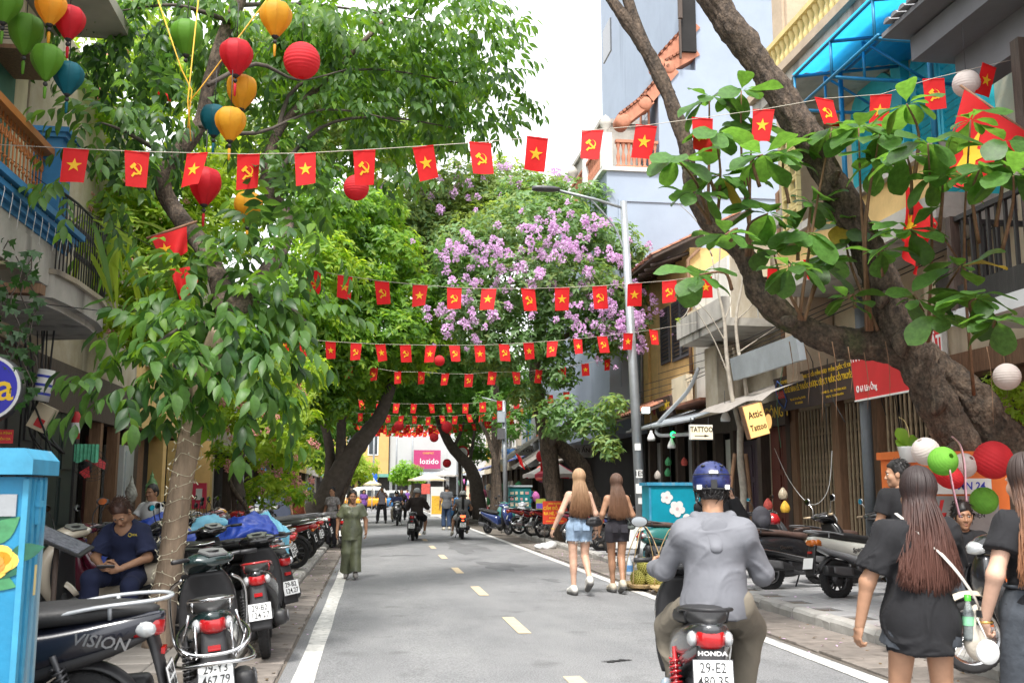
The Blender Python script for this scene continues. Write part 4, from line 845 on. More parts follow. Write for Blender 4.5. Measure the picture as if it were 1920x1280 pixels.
for i in range(90):
 x, y = random.uniform(700, 1180), random.uniform(315, 420); link('panicle', pms[i % 5], t8, ony(x, y, random.uniform(37, 41))-Vector(t8.location), (random.uniform(-.5, .5), random.uniform(-.5, .5), 0), random.uniform(.9, 1.4))
# ---------------- deep overhead canopy and far trees
def tree(label, base, trunk, cl, m, per=150, ll=.26, rad=(.25, .12), tb=m_barkd, nm='street_tree', branches=(), Yb=None, k=5, tpl=L_far):
 t = thing(nm, label, 'tree', base); Y = Yb or base[1]
 limb(t, [base]+pp(Y, *trunk), list(rad), tb, 'trunk', 8, seed=base[1])
 for q in branches: limb(t, pp(Y, *q), [rad[1]*.8, .02], tb, 'branch', 6, seed=3)
 crown(t, tpl, whorls(CL(*cl), per, rng, ll, k, .5), m, 'foliage'); return t
tree('large dark crown arching high over the far street from the right', (5.4, 51, .1), ((893, 910), (878, 872), (845, 835), (822, 780), (815, 720)), ((760, 715, 50, 2.4), (830, 720, 50, 2.4), (900, 735, 52, 2.), (700, 735, 48, 1.8), (820, 680, 46, 2.), (940, 710, 48, 1.8), (690, 765, 60, 1.6), (740, 772, 62, 1.6), (790, 770, 62, 1.6), (840, 772, 62, 1.5), (890, 775, 60, 1.5), (940, 780, 58, 1.4), (650, 775, 58, 1.5), (760, 660, 46, 1.8), (870, 660, 46, 1.8), (880, 790, 52, 1.), (700, 690, 46, 1.6)), lf_mid, rad=(.4, .14), branches=(((850, 840), (870, 790), (862, 740)), ((822, 780), (790, 730), (740, 700)), ((880, 870), (890, 800), (885, 740))))
tree('slim tree with peeling bark beside the second steel pole', (5.5, 40, .1), ((940, 960), (932, 880), (915, 820), (900, 790)), ((960, 800, 40, .8), (920, 760, 40, .8), (985, 770, 40, .6)), lf_mid, 120, .2, (.16, .06), m_bark, branches=(((933, 885), (940, 820), (938, 770)),))
tree('small round-crowned tree at the far crossing', (2.4, 82, .0), ((775, 915), (765, 890)), ((762, 885, 82, 1.2), (750, 893, 82, .9), (775, 893, 82, .9)), lf_bright, 170, .24, (.2, .1), m_bark)
tree('feathery pale tree in front of the yellow house across the crossing', (-2.6, 70, .1), ((650, 915), (655, 870)), ((650, 870, 70, 1.6), (680, 880, 70, 1.2), (640, 890, 70, 1.2), (620, 860, 66, 1.6)), lf_yel, 110, .24, (.15, .06), m_bark)
tree('pair of thin trees leaning behind the walking man', (5.0, 54, .1), ((868, 925), (862, 870), (866, 800)), ((880, 830, 54, .8), (900, 850, 54, .7), (860, 800, 54, .9)), lf_mid, 120, .24, (.14, .08), m_barkd, branches=(((868, 925), (880, 870), (878, 820)),))
tree('leafy tree along the left pavement beyond the leaning trunk', (-2.4, 48, .1), ((645, 900), (640, 830)), ((640, 780, 48, 1.6), (600, 800, 46, 1.4), (560, 800, 40, 1.2), (600, 740, 42, 1.4), (530, 820, 34, .8), (580, 850, 40, .8)), lf_mid, 140, .24, (.2, .12))
# ---------------- T7: thin propped sapling
t7 = thing('sapling', 'thin pale forked sapling propped by two stakes', 'tree', (6.35, 18.3, .1)); b7 = (6.35, 18.3, .08)
limb(t7, [b7]+pp(18.3, (1392, 960), (1388, 860), (1388, 800)), [.075, .07, .065, .06], m_barkp, 'trunk', 9, rough=.04, seed=16)
limb(t7, pp(18.3, (1388, 805), (1372, 740), (1362, 660), (1358, 600), (1345, 540), (1335, 480)), [.05, .045, .04, .035, .02, .008], m_barkp, 'branch', 8, rough=.03, seed=17)
limb(t7, pp(18.3, (1390, 805), (1400, 740), (1385, 660), (1380, 600), (1390, 540), (1400, 470)), [.045, .04, .035, .03, .02, .008], m_barkp, 'branch', 8, rough=.03, seed=18)
for q in (((1358, 600), (1372, 560), (1368, 500)), ((1360, 640), (1330, 590), (1300, 560)), ((1372, 720), (1340, 640), (1300, 570), (1288, 520)), ((1380, 600), (1410, 570), (1420, 520)), ((1385, 660), (1430, 630), (1460, 610)), ((1300, 560), (1285, 590), (1270, 600)), ((1335, 480), (1310, 420), (1270, 380)), ((1345, 540), (1350, 440), (1330, 380), (1310, 330))): limb(t7, pp(18.3, *q), [.016, .004], m_barkp, 'twig', 5, rough=.02)
for xa, xb in ((1360, 1378), (1415, 1398)):
 q = ony(xa, 1005, 18.2); q.z = .1; limb(t7, [tuple(q), tuple(ony((xa+xb)/2, 930, 18.2)), tuple(ony(xb, 850, 18.2))], [.045, .04], m_brown, 'stake', 7, rough=.03)
yl = CL((1300, 330, 18, .16), (1330, 390, 18, .14), (1420, 560, 18, .12), (1290, 545, 18, .14), (1270, 600, 18, .1), (1350, 440, 18, .14), (1385, 470, 18, .14))
crown(t7, L_small, whorls(yl, 350, rng, .06, 5, .1), lf_yel, 'foliage')
# ---------------- T6: huge foreground tree on the right with broad leaves
t6 = thing('broad_leaf_tree', 'huge mossy tree with thick forked limbs and broad leaves in front of the right houses', 'tree', (7.0, 10.3, .1))
Y6 = 10.2
lA = [tuple(ony(1885, 1010, 10.5)), *pp(10.2, (1830, 900), (1775, 790), (1725, 690), (1675, 590), (1630, 480), (1565, 350), (1490, 220), (1400, 90), (1330, -10), (1240, -140))]
limb(t6, [(6.9, 10.7, 0.)]+lA, [.38, .28, .2, .21, .22, .21, .19, .175, .17, .165, .155, .15], m_bark, 'trunk', 44, 16, .1, seed=20, fur=.1)
limb(t6, [(7.5, 10.6, .0)]+pp(10.5, (2060, 1010), (1955, 912), (1872, 815), (1800, 738), (1722, 665)), [.4, .32, .29, .27, .24, .2], m_barkm, 'trunk', 44, 16, .1, seed=21, fur=.1)
limb(t6, pp(Y6, (1745, 690), (1660, 645, .1), (1580, 640, .15), (1490, 605, .2), (1425, 550, .25), (1395, 480, .3), (1330, 420, .3), (1295, 340, .35), (1285, 270, .35), (1245, 160, .4), (1195, 70, .45), (1140, -10, .5), (1090, -90, .6)), [.2, .2, .18, .15, .125, .12, .1, .09, .085, .085, .08, .07, .06], m_barkm, 'branch', 40, 14, .1, seed=22, fur=.1)
limb(t6, pp(Y6+.45, (1255, 180), (1205, 80), (1180, 10), (1150, -90)), [.075, .07, .065, .06], m_bark, 'branch', 9, 5, .06, seed=23)
kb = MB()
for x, y, r in ((1565, 330, .1), (1655, 560, .12), (1690, 640, .16), (1790, 850, .17), (1480, 600, .09), (1640, 480, .07), (1520, 250, .07), (1760, 760, .12)):
 p = ony(x, y, 9.98)-Vector(t6.location); r *= .7; kb.ball(p, (r, r*.8, r*1.3), 12, 8, rot=(random.random(), random.random(), random.random()))
kb.v = [tuple(q) for q in np.array(kb.v)*(1+.012*vnoise(np.array(kb.v), 20, 2))[:, None]]; kb.build('burl', m_bark, t6, kind='stuff')
for k in range(9):
 x = (1480, 1510, 1535, 1560, 1590, 1620, 1660, 1850, 1880)[k]; p = ony(x, 640+10*(k % 3), 10.0); limb(t6, [tuple(p), (p.x+.03, p.y, p.z-.3), (p.x-.02, p.y-.05, p.z-.5-.12*(k % 4))], [.006, .002], m_brown, 'aerial_root', 4, 3, .02)
ros = [(1340, 250, 0), (1390, 170, .2), (1300, 360, -.1), (1400, 330, .3), (1470, 290, .5), (1440, 400, 0), (1360, 440, -.3), (1500, 440, .2), (1270, 300, -.2), (1312, 515, -.6), (1580, 420, .7), (1540, 500, .6), (1480, 500, -.2), (1650, 250, -.5), (1740, 270, -1.4), (1820, 225, -1.2), (1885, 265, -1.6), (1700, 195, -.9), (1765, 330, -1.2), (1640, 300, -.3), (1655, 470, -.4), (1705, 430, -.8), (1720, 560, -.6), (1800, 500, -1.), (1830, 560, -1.2), (1870, 600, -1.4), (1765, 590, -.8), (1590, 560, .4), (1900, 330, -1.8), (1560, 240, .2), (1350, 330, .1), (1410, 240, .4), (1520, 380, .5), (1610, 240, -.2), (1450, 470, .1), (1700, 290, -.9), (1330, 180, .3), (1560, 480, .8), (1430, 290, -.4), (1840, 310, -1.6), (1620, 440, .5)]
hubs = [(1400, 480), (1330, 420), (1500, 600), (1640, 620), (1740, 640), (1840, 740)]
PO = []; DI = []; UP = []; SZ = []; tw = 0
for x, y, dy in ros:
 p = np.array(ony(x, y, 9.6+dy)); short = random.random() < .45; hx, hy = min(hubs, key=lambda h: abs(h[0]-x)*1.6+abs(h[1]-y)*.5+(1000 if h[1] < y+40 else 0)); q = np.array(ony(hx+random.uniform(-15, 15), hy, 10.1 if hx < 1700 else 9.9))
 q = p+(q-p)*.3 if short else q; mid = (p+q)/2+np.array([random.uniform(-.1, .1), 0, .1]); o = Vector(t6.location)
 limb(t6, [tuple(q), tuple(mid), tuple(p)], [.022, .008], m_brown, 'twig', 5, 4, .02)
 n = random.randint(8, 11)
 for j in range(n):
  a = 2*math.pi*j/n+random.uniform(-.3, .3); el = random.uniform(-.5, .45); d = np.array([math.cos(a), .8*math.sin(a), el])
  PO.append(p+d*.03); DI.append(d); UP.append(np.array([random.gauss(0, .2), -.35+random.gauss(0, .25), 1])); SZ.append(random.choice([.6, .9, 1, 1, 1.1])*random.uniform(.27, .42))
crown(t6, L_broad, (np.array(PO), np.array(DI), np.array(UP), np.array(SZ)), lf_big, 'foliage', 300, wid=1.15, old=lf_old)
sh = thing('yellow_shrub', 'small yellow-green shrub behind the mossy trunk at the right edge', 'shrub', (7.2, 11, 1.6))
crown(sh, L_small, whorls(CL((1900, 740, 10.9, .3), (1880, 720, 11, .22), (1925, 780, 10.9, .25)), 900, rng, .07, 6, .3), lf_yel, 'foliage')
limb(sh, [(7.4, 11, .1), tuple(ony(1915, 860, 11)), tuple(ony(1900, 750, 11))], [.03, .01], m_barkd, 'stem', 6)
# ================================================================ PEOPLE: signed-distance bodies meshed with surface nets
def smin(a, b, k):
 h = np.clip(.5+.5*(b-a)/k, 0, 1); return b*(1-h)+a*h-k*h*(1-h)
def surface_nets(D, lo, h):
 S = D < 0; c = [S[i:S.shape[0]-1+i, j:S.shape[1]-1+j, k:S.shape[2]-1+k] for i in (0, 1) for j in (0, 1) for k in (0, 1)]
 n = sum(x.astype(np.int8) for x in c); act = (n > 0) & (n < 8); idx = -np.ones(act.shape, int); A = np.argwhere(act); idx[act] = np.arange(len(A))
 acc = np.zeros((len(A), 3)); cnt = np.zeros(len(A)); cor = [(i, j, k) for i in (0, 1) for j in (0, 1) for k in (0, 1)]
 val = [D[A[:, 0]+i, A[:, 1]+j, A[:, 2]+k] for i, j, k in cor]
 for a in range(8):
  for b in range(a+1, 8):
   if sum(abs(p-q) for p, q in zip(cor[a], cor[b])) != 1: continue
   va, vb = val[a], val[b]; m = (va < 0) != (vb < 0); t = np.where(m, va/np.where(m, va-vb, 1), 0)
   p = np.array(cor[a])+t[:, None]*(np.array(cor[b])-np.array(cor[a])); acc += np.where(m[:, None], p, 0); cnt += m
 V = (A+acc/cnt[:, None])*h+lo; F_ = []
 for ax in range(3):
  s0 = [slice(None)]*3; s1 = [slice(None)]*3; s0[ax] = slice(0, -1); s1[ax] = slice(1, None)
  a, b = S[tuple(s0)], S[tuple(s1)]; u, v = [i for i in range(3) if i != ax]
  e = np.argwhere(a != b); e = e[(e[:, u] > 0) & (e[:, v] > 0) & (e[:, u] < S.shape[u]-1) & (e[:, v] < S.shape[v]-1)]
  if not len(e): continue
  def g(du, dv):
   q = e.copy(); q[:, u] -= du; q[:, v] -= dv; return idx[q[:, 0], q[:, 1], q[:, 2]]
  q = np.stack([g(1, 1), g(0, 1), g(0, 0), g(1, 0)], 1); fl_ = a[e[:, 0], e[:, 1], e[:, 2]]
  if ax == 1: fl_ = ~fl_
  q[~fl_] = q[~fl_][:, ::-1]; F_.append(q)
 return V, np.vstack(F_)
class Sdf:
 def __init__(s): s.p = []
 def cone(s, a, b, ra, rb, k=.03, clip=None, fl=None):
  s.p.append(('c', np.array(a, float), np.array(b, float), ra, rb, k, clip)); return s
 def ell(s, c, r, M=None, k=.03, sub=False, clip=None):
  s.p.append(('s' if sub else 'e', np.array(c, float), np.array(r, float), np.eye(3) if M is None else np.array(M), None, k, clip)); return s
 def solve(s, h, planes=(), pad=.03):
  lo = np.full(3, 9.); hi = np.full(3, -9.)
  for q in s.p:
   if q[0] == 'c': m = max(q[3], q[4]); lo = np.minimum(lo, np.minimum(q[1], q[2])-m); hi = np.maximum(hi, np.maximum(q[1], q[2])+m)
   elif q[0] == 'e': m = q[2].max(); lo = np.minimum(lo, q[1]-m); hi = np.maximum(hi, q[1]+m)
  lo -= pad; hi += pad; n = np.ceil((hi-lo)/h).astype(int)+1; D = np.full(n, .2)
  G = [lo[i]+h*np.arange(n[i]) for i in range(3)]
  for q in s.p:
   k = q[5]
   if q[0] == 'c': m = max(q[3], q[4])+k+2*h; l_, h_ = np.minimum(q[1], q[2])-m, np.maximum(q[1], q[2])+m
   else: m = q[2].max()+k+2*h; l_, h_ = q[1]-m, q[1]+m
   i0 = np.clip(np.floor((l_-lo)/h).astype(int), 0, n); i1 = np.clip(np.ceil((h_-lo)/h).astype(int)+1, 0, n)
   if (i1 <= i0).any(): continue
   sl_ = tuple(slice(a, b) for a, b in zip(i0, i1)); P = np.stack(np.meshgrid(*[G[i][sl_[i]] for i in range(3)], indexing='ij'), -1)
   if q[0] == 'c':
    ab = q[2]-q[1]; t = np.clip(((P-q[1])@ab)/max(ab@ab, 1e-9), 0, 1); d = np.linalg.norm(P-q[1]-t[..., None]*ab, axis=-1)-(q[3]+(q[4]-q[3])*t)
   else:
    L_ = (P-q[1])@q[3]; k0 = np.linalg.norm(L_/q[2], axis=-1); k1 = np.linalg.norm(L_/q[2]**2, axis=-1)+1e-9; d = k0*(k0-1)/k1
   if q[6] is not None:
    for (pc, pn) in q[6]: d = np.maximum(d, (P-np.array(pc))@(np.array(pn)/np.linalg.norm(pn)))
   D[sl_] = -smin(-D[sl_], d, k) if q[0] == 's' else smin(D[sl_], d, k)
  if planes:
   P = np.stack(np.meshgrid(*G, indexing='ij'), -1)
   for pc, pn in planes: D = np.maximum(D, (P-np.array(pc))@(np.array(pn)/np.linalg.norm(pn)))
  return surface_nets(D, lo, h)
def vnormals(V, Fq):
 n = np.zeros_like(V); fn = np.cross(V[Fq[:, 2]]-V[Fq[:, 0]], V[Fq[:, 3]]-V[Fq[:, 1]])
 for i in range(4): np.add.at(n, Fq[:, i], fn)
 return norm(n)
def folds(V, Fq, amp, f=9, seed=0, dirz=.5):
 N_ = vnormals(V, Fq); Q = V*np.array([1, 1, dirz]); w = .6-2.*np.abs(vnoise(Q+.3*vnoise(V, 4, seed)[:, None], f, seed))**.7; w2 = .5-1.6*np.abs(vnoise(Q[:, [2, 0, 1]]+.1*w[:, None], f*1.9, seed+3))**.8
 return V+N_*(amp*np.clip(w+.45*w2+.1, -.7, .8))[:, None]
def frame3(fwd, up):
 up = np.array(up, float)/np.linalg.norm(up); f = np.array(fwd, float); f = f-up*(f@up); f /= np.linalg.norm(f); r = np.cross(f, up); return np.stack([r, f, up], 1)
_hd = {}
def head_mesh(sex, h):
 key = (sex, h)
 if key in _hd: return _hd[key]
 s = Sdf(); k = .018; w = 1. if sex == 'm' else .94
 s.ell((0, -.012, .035), (.074*w, .093, .092), k=k).ell((0, .028, -.045), (.057*w, .06, .078), k=.03).ell((0, .066, -.1), (.022*w, .022, .02), k=.025)
 s.ell((.036, .055, -.03), (.026, .028, .03), k=.02).ell((-.036, .055, -.03), (.026, .028, .03), k=.02)
 s.ell((0, .078, .022), (.05, .014, .012), k=.02)
 for x in (-1, 1): s.ell((x*.032, .1, .003), (.019, .016, .010), k=.016, sub=True)
 s.cone((0, .084, .006), (0, .102, -.034), .007, .012, .01).ell((.011, .094, -.038), (.009, .01, .008), k=.008).ell((-.011, .094, -.038), (.009, .01, .008), k=.008)
 s.ell((0, .084, -.064), (.023, .011, .006), k=.006).ell((0, .083, -.076), (.02, .011, .0065), k=.006)
 for x in (-1, 1): s.ell((x*.075*w, -.005, -.01), (.011, .022, .033), k=.01)
 s.cone((0, -.02, -.06), (0, -.04, -.16), .058*w, .056*w, .03)
 _hd[key] = s.solve(h); return _hd[key]
_hn = {}
def hand_mesh(curl, h=.0042):
 key = (curl, h)
 if key in _hn: return _hn[key]
 s = Sdf(); s.ell((0, .048, 0), (.04, .052, .0155), k=.012).cone((0, -.02, 0), (0, .02, 0), .026, .026, .02)
 for i, (x, l) in enumerate(((.03, .072), (.0105, .082), (-.0105, .077), (-.03, .06))):
  p = np.array([x, .085-.006*abs(i-1.2), 0]); a = 0; sp = x*.9; c = curl*(1+.12*(i-1))
  for j, (f, r) in enumerate(((.45, .0098), (.31, .009), (.24, .0082))):
   a += c*(.8 if j == 0 else 1); d = np.array([sp*math.cos(a), math.cos(a), -math.sin(a)]); q = p+d*l*f; s.cone(p, q, r, r*.93, .004); p = q
 p = np.array([.03, .02, -.004]);
 for d, l, r in (((.75, .55, -.35), .042, .0125), ((.3, .85, -.45), .034, .0105), ((.05, .9, -.45), .026, .009)):
  d = np.array(d)/np.linalg.norm(d); q = p+d*l; s.cone(p, q, r, r*.92, .007); p = q
 _hn[key] = s.solve(h); return _hn[key]
m_skA = mat('skin_warm', (.40, .22, .135), .5, .08, 20, spec=.4); m_skB = mat('skin_light', (.58, .36, .26), .5, .08, 20, spec=.4); m_skC = mat('skin_tan', (.32, .165, .095), .5, .1, 20, spec=.4)
m_hairk = mat('hair_black', (.012, .010, .010), .45, .4, 30, .2, 90, stretch=(3, 3, .3)); m_hairb = mat('hair_blond', (.33, .19, .10), .45, .35, 40, .2, 90, stretch=(3, 3, .25), rand=.1)
m_hairn = mat('hair_brown', (.15, .078, .045), .42, .4, 40, .2, 90, stretch=(3, 3, .25))
m_eyew = mat('eye_white', (.7, .68, .65), .3, 0); m_iris = mat('eye_iris', (.02, .012, .008), .2, 0); m_lip = mat('lip', (.38, .13, .1), .45, 0); m_lipr = mat('lip_red', (.5, .06, .06), .4, 0)
def hair_dye(name, top, tip, z0, z1):
 """dyed hair: root colour to tip colour along the strand's height on the person"""
 if name in MATS: return MATS[name]
 m = bpy.data.materials.new(name); m.use_nodes = True; N = m.node_tree.nodes; L = m.node_tree.links; b = N['Principled BSDF']
 tc = N.new('ShaderNodeTexCoord'); sp = N.new('ShaderNodeSeparateXYZ'); L.new(tc.outputs['Object'], sp.inputs[0]); ns = N.new('ShaderNodeTexNoise'); ns.inputs['Scale'].default_value = 14
 mp = N.new('ShaderNodeMapping'); mp.inputs['Scale'].default_value = (4, 4, .35); L.new(tc.outputs['Object'], mp.inputs[0]); L.new(mp.outputs[0], ns.inputs[0])
 ma = N.new('ShaderNodeMath'); ma.operation = 'MULTIPLY_ADD'; ma.inputs[1].default_value = .3; L.new(ns.outputs[0], ma.inputs[0]); L.new(sp.outputs[2], ma.inputs[2])
 mr = N.new('ShaderNodeMapRange'); mr.inputs[1].default_value = z0+.15; mr.inputs[2].default_value = z1+.15; L.new(ma.outputs[0], mr.inputs[0])
 mx_ = N.new('ShaderNodeMixRGB'); mx_.inputs[1].default_value = (*top, 1); mx_.inputs[2].default_value = (*tip, 1); L.new(mr.outputs[0], mx_.inputs[0]); L.new(mx_.outputs[0], b.inputs['Base Color'])
 b.inputs['Roughness'].default_value = .55; MATS[name] = m; return m
def qmesh(name, VF, m): return numpy_mesh(name, VF[0], VF[1], m, smooth=True)
STAND = dict(pelvis=(0, 0, .93), chest=(0, -.01, 1.24), neck=(0, -.02, 1.42), head=(0, .01, 1.585), face=(0, 1, 0), side=(1, 0, 0),
             sh=(.18, -.01, 1.385), el=(.235, -.03, 1.11), wr=(.25, .05, .87), hip=(.09, 0, .90), kn=(.1, .02, .49), an=(.1, -.02, .085), toe=(.12, .13, .03))
def person(name, label, loc, rz, h=1.70, sex='m', J=None, skin=m_skA, top=None, bottom=None, shoe=None, res=.012, curl=(.35, .35), hair=None, lips=None, eyes=True, skirt=None, group=None, palm=None, z=None):
 """J: joint overrides; keys with suffix L/R give one side, without suffix both (x mirrored). left = -x"""
 root = thing(name, label, 'person', loc, rz, group); sc = h/1.70; j = dict(STAND)
 if sex == 'f': j['sh'] = (.158, -.01, 1.375); j['hip'] = (.095, 0, .9)
 if J: j.update(J)
 def g(k, sd):
  v = j.get(k+('R' if sd > 0 else 'L'))
  if v is None: v = j[k]; v = (v[0]*sd, v[1], v[2])
  return np.array(v, float)*sc
 c_ = lambda k: np.array(j[k], float)*sc
 pel, che, nec, hd = c_('pelvis'), c_('chest'), c_('neck'), c_('head'); side = np.array(j['side'], float); r = sc
 spine = norm(che-pel); tf = np.cross(spine, side)*-1; tf = norm(tf) if tf[1]*1 > -9 else tf
 T_ = frame3(np.cross(np.array([0, 0, 1.]) if abs(spine[2]) > .99 else spine, side), spine); T_ = np.stack([norm(side), norm(np.cross(spine, norm(side))), spine], 1)
 up2 = norm(nec-che); U_ = np.stack([norm(side), norm(np.cross(up2, norm(side))), up2], 1)
 HF = frame3(j['face'], j.get('hup', norm(hd-nec)*.5+np.array([0, 0, 1])))
 fem = sex == 'f'
 def torso(s, a=0., hips=True, k=.05):
  w = .9 if fem else 1.
  s.ell(che+up2*.02*r, np.array([.158*w, .10, .17])*r+a, U_, k).ell((che*.45+pel*.55), np.array([.125 if fem else .142, .093, .16])*r+a, T_, k)
  for sd in (-1, 1):
   q = g('sh', sd); s.cone(nec-up2*.05*r, q-side*sd*.025*r-up2*.012*r, .058*r+a, .046*r+a, k).cone(q-side*sd*.02*r-up2*.03*r, che, .05*r+a, .09*r+a, k)
  if fem:
   for x in (-1, 1): s.ell(che+U_@(np.array([x*.068, .082, -.01])*r), np.full(3, .052*r)+a*.8, U_, .035)
  if hips: s.ell(pel, np.array([.165 if fem else .155, .112 if fem else .105, .125])*r+a, T_, k)
  return s
 def arms(s, a=(0, 0, 0), frac=2., k=.025):
  for sd in (-1, 1):
   f = frac if not isinstance(frac, (tuple, list)) else frac[0 if sd < 0 else 1]
   if f <= 0: continue
   S_, E_, W_2 = g('sh', sd), g('el', sd), g('wr', sd)
   if f < 1: e = S_+(E_-S_)*f; s.cone(S_-side*sd*.015*r-up2*.012*r, e+(E_-S_)*.3, .05*r+a[0], .048*r+a[1]*1.5, k, [(e, E_-S_)])
   else:
    s.cone(S_-side*sd*.012*r-up2*.01*r, E_, .05*r+a[0], .041*r+a[1], k)
    if f < 2: e = E_+(W_2-E_)*(f-1); s.cone(E_, e+(W_2-E_)*.2, .043*r+a[1], .032*r+a[2], k, [(e, W_2-E_)])
    else: s.cone(E_, W_2, .042*r+a[1], .027*r+a[2], k)
  return s
 def legs(s, a=(0, 0, 0), frac=2., k=.03):
  for sd in (-1, 1):
   S_, E_, W_2 = g('hip', sd), g('kn', sd), g('an', sd); th = .084 if fem else .08
   if frac < 1: e = S_+(E_-S_)*frac; s.cone(S_, e+(E_-S_)*.3, th*r+a[0], .066*r+a[1]*1.2, k, [(e, E_-S_)])
   else:
    s.cone(S_, E_, th*r+a[0], .054*r+a[1], k)
    if frac < 2: e = E_+(W_2-E_)*(frac-1); s.cone(E_, e+(W_2-E_)*.2, .056*r+a[1], .042*r+a[2], k, [(e, W_2-E_)])
    else:
     s.cone(E_, W_2, .052*r+a[1], .034*r+a[2], k)
     if a[2] == 0: ax = norm(W_2-E_); bk = np.cross(side, ax); s.ell(E_+(W_2-E_)*.3+norm(bk)*-.012*r*np.sign(norm(bk)@T_[:, 1]), np.array([.05, .05, .12])*r, np.stack([norm(np.cross(bk, ax)), norm(bk), ax], 1), .03)
  return s
 s = torso(Sdf()); arms(s); legs(s); s.cone(nec-up2*.03*r, hd-HF[:, 2]*.09*r-HF[:, 1]*.03*r, .062*r if not fem else .054*r, .054*r if not fem else .047*r, .03)
 for sd in (-1, 1): s.cone(g('an', sd), g('toe', sd), .034*r, .022*r, .02)
 V, Fq = s.solve(res); Vs, Fs = [V], [Fq]; n = len(V)
 hv, hf = head_mesh(sex, .0065 if res > .015 else .005); Vs.append((hv*r*1.02)@HF.T+hd); Fs.append(hf+n); n += len(hv)
 for i, sd in enumerate((-1, 1)):
  W_2, E_ = g('wr', sd), g('el', sd); d = j.get('hand'+('R' if sd > 0 else 'L')); d = norm(np.array(d, float)) if d is not None else norm(W_2-E_)
  pn = np.array((palm or {}).get('R' if sd > 0 else 'L', (-sd, .15, 0)), float); M = frame3(d, -(pn-d*(pn@d)))  # palm faces pn
  x = M[:, 0]; want = j.get('thumb', (0, 1, .4)); mir = 1 if x@np.array(want) > 0 else -1
  q, f = hand_mesh(curl[i], .0042 if res < .015 else .007); q = q*np.array([mir, 1, 1])*r*(.98 if not fem else .9)
  Vs.append(q@M.T+W_2); Fs.append((f if mir > 0 else f[:, ::-1])+n); n += len(q)
 link('body', numpy_mesh('body', np.vstack(Vs), np.vstack(Fs), skin, smooth=True), root)
 def P(v): return tuple(hd+HF@(np.array(v)*r*1.02))
 if eyes:
  for x in (-1, 1):
   e = MB().ball(P((x*.0315, .0765, .002)), (.0118*r, .0105*r, .0058*r), 10, 8, m=0).ball(P((x*.0315, .0832, .002)), (.0066*r, .0066*r, .0056*r), 8, 6, m=1); e.build('eye', [m_eyew, m_iris], root)
   pts = [P((x*(.014+.009*t), .094-.004*t*t*.6, .026+.004*math.sin(t*1.2))) for t in range(5)]; MB().tube(pts, [.002*r, .003*r, .003*r, .0022*r, .001*r], 6).build('eyebrow', m_hairk, root)
  MB().tube([P((x*.023, .0905-.008*abs(x), -.0645)) for x in (-1, -.5, 0, .5, 1)], [.001, .0045*r, .0052*r, .0045*r, .001], 7).build('lip', lips or m_lip, root)
  MB().tube([P((x*.02, .0905-.008*abs(x), -.0745)) for x in (-1, -.5, 0, .5, 1)], [.001, .005*r, .006*r, .005*r, .001], 7).build('lip', lips or m_lip, root)
 seed = int(abs(loc[0]*31+loc[1]*17)*10)
 if top:
  a = top.get('a', .024)*r; s = Sdf(); torso(s, a, top.get('hips', True)); fr = top.get('sleeve', .6); sa = top.get('sa', .016)*r; arms(s, (sa, sa, sa*.7), fr)
  pl = []; hem = top.get('hem', .12)
  if top.get('flare'): s.cone(che, pel-spine*hem*r, .1*r, top['flare']*r, .06)
  pl.append((pel-spine*hem*r, -spine))
  if hem > .04: s.cone(pel-spine*hem*r*1.3, pel+spine*.1*r, .13*r+a*.6, .12*r+a*.6, .06).ell(pel-spine*.04*r, np.array([.17 if fem else .16, .115, .15])*r+a, T_, .04)
  nk = nec+up2*top.get('neck', .03)*r; pl.append((nk, up2+.0*U_[:, 1]))
  if top.get('tank'):
   for sd in (-1, 1): pl.append((g('sh', sd)-side*sd*.06*r, side*sd*.85+up2*.35))
  if top.get('scoop'): s.ell(nec+U_[:, 1]*.05*r*np.sign(top['scoop'])+up2*.01*r, np.array([.085, .09, abs(top['scoop'])])*r, U_, .015, sub=True)
  V, Fq = s.solve(min(res, .011), pl); link(top.get('name', 'shirt'), qmesh('shirt', (folds(V, Fq, top.get('fold', .0085)*r, top.get('f', 8), seed), Fq), top['m']), root)
 if bottom:
  a = bottom.get('a', .018)*r; w = bottom.get('waist', .12 if not top or top.get('hem', .12) < .04 else .02); wc = [(pel+spine*w*r, spine)]; s = Sdf(); s.ell(pel, np.array([.165 if fem else .155, .112 if fem else .105, .125])*r+a, T_, .04, clip=wc).ell(pel*.7+che*.3, np.array([.125 if fem else .14, .093, .12])*r+a, T_, .04, clip=wc)
  b2_ = bottom.get('b', .028)*r; legs(s, (a, b2_, bottom.get('c', .03)*r), bottom.get('len', 1.92))
  V, Fq = s.solve(min(res, .011)); link(bottom.get('name', 'trousers'), qmesh('trousers', (folds(V, Fq, bottom.get('fold', .0085)*r, 7, seed+2), Fq), bottom['m']), root)
 if shoe:
  for sd in (-1, 1):
   A_, t = g('an', sd), g('toe', sd); f = norm(t-A_-np.array([0, 0, (t-A_)[2]*.9])) ; dn = np.array([0, 0, -1.]) if abs(f[2]) < .5 else norm(np.cross(np.cross(f, [0, 0, -1.]), f))
   s = Sdf(); heel = A_-f*.045*r+dn*.045*r; tip = t+f*.03*r+dn*(.0)*r; s.cone(heel, tip, .045*r, .041*r, .03).cone(A_+dn*.01*r, A_+f*.07*r+dn*.03*r, .05*r, .047*r, .03)
   if shoe.get('high'): s.cone(A_-dn*.06*r, A_, .048*r, .05*r, .02)
   V, Fq = s.solve(.009); o = link('shoe', qmesh('shoe', (V, Fq), shoe['m']), root)
   if shoe.get('sole'):
    s = Sdf(); s.cone(heel+dn*.03*r, tip+dn*.022*r, .045*r, .04*r, .02); V, Fq = s.solve(.009, [(heel+dn*.018*r, -dn)] ); link('sole', qmesh('sole', (V, Fq), shoe['sole']), o)
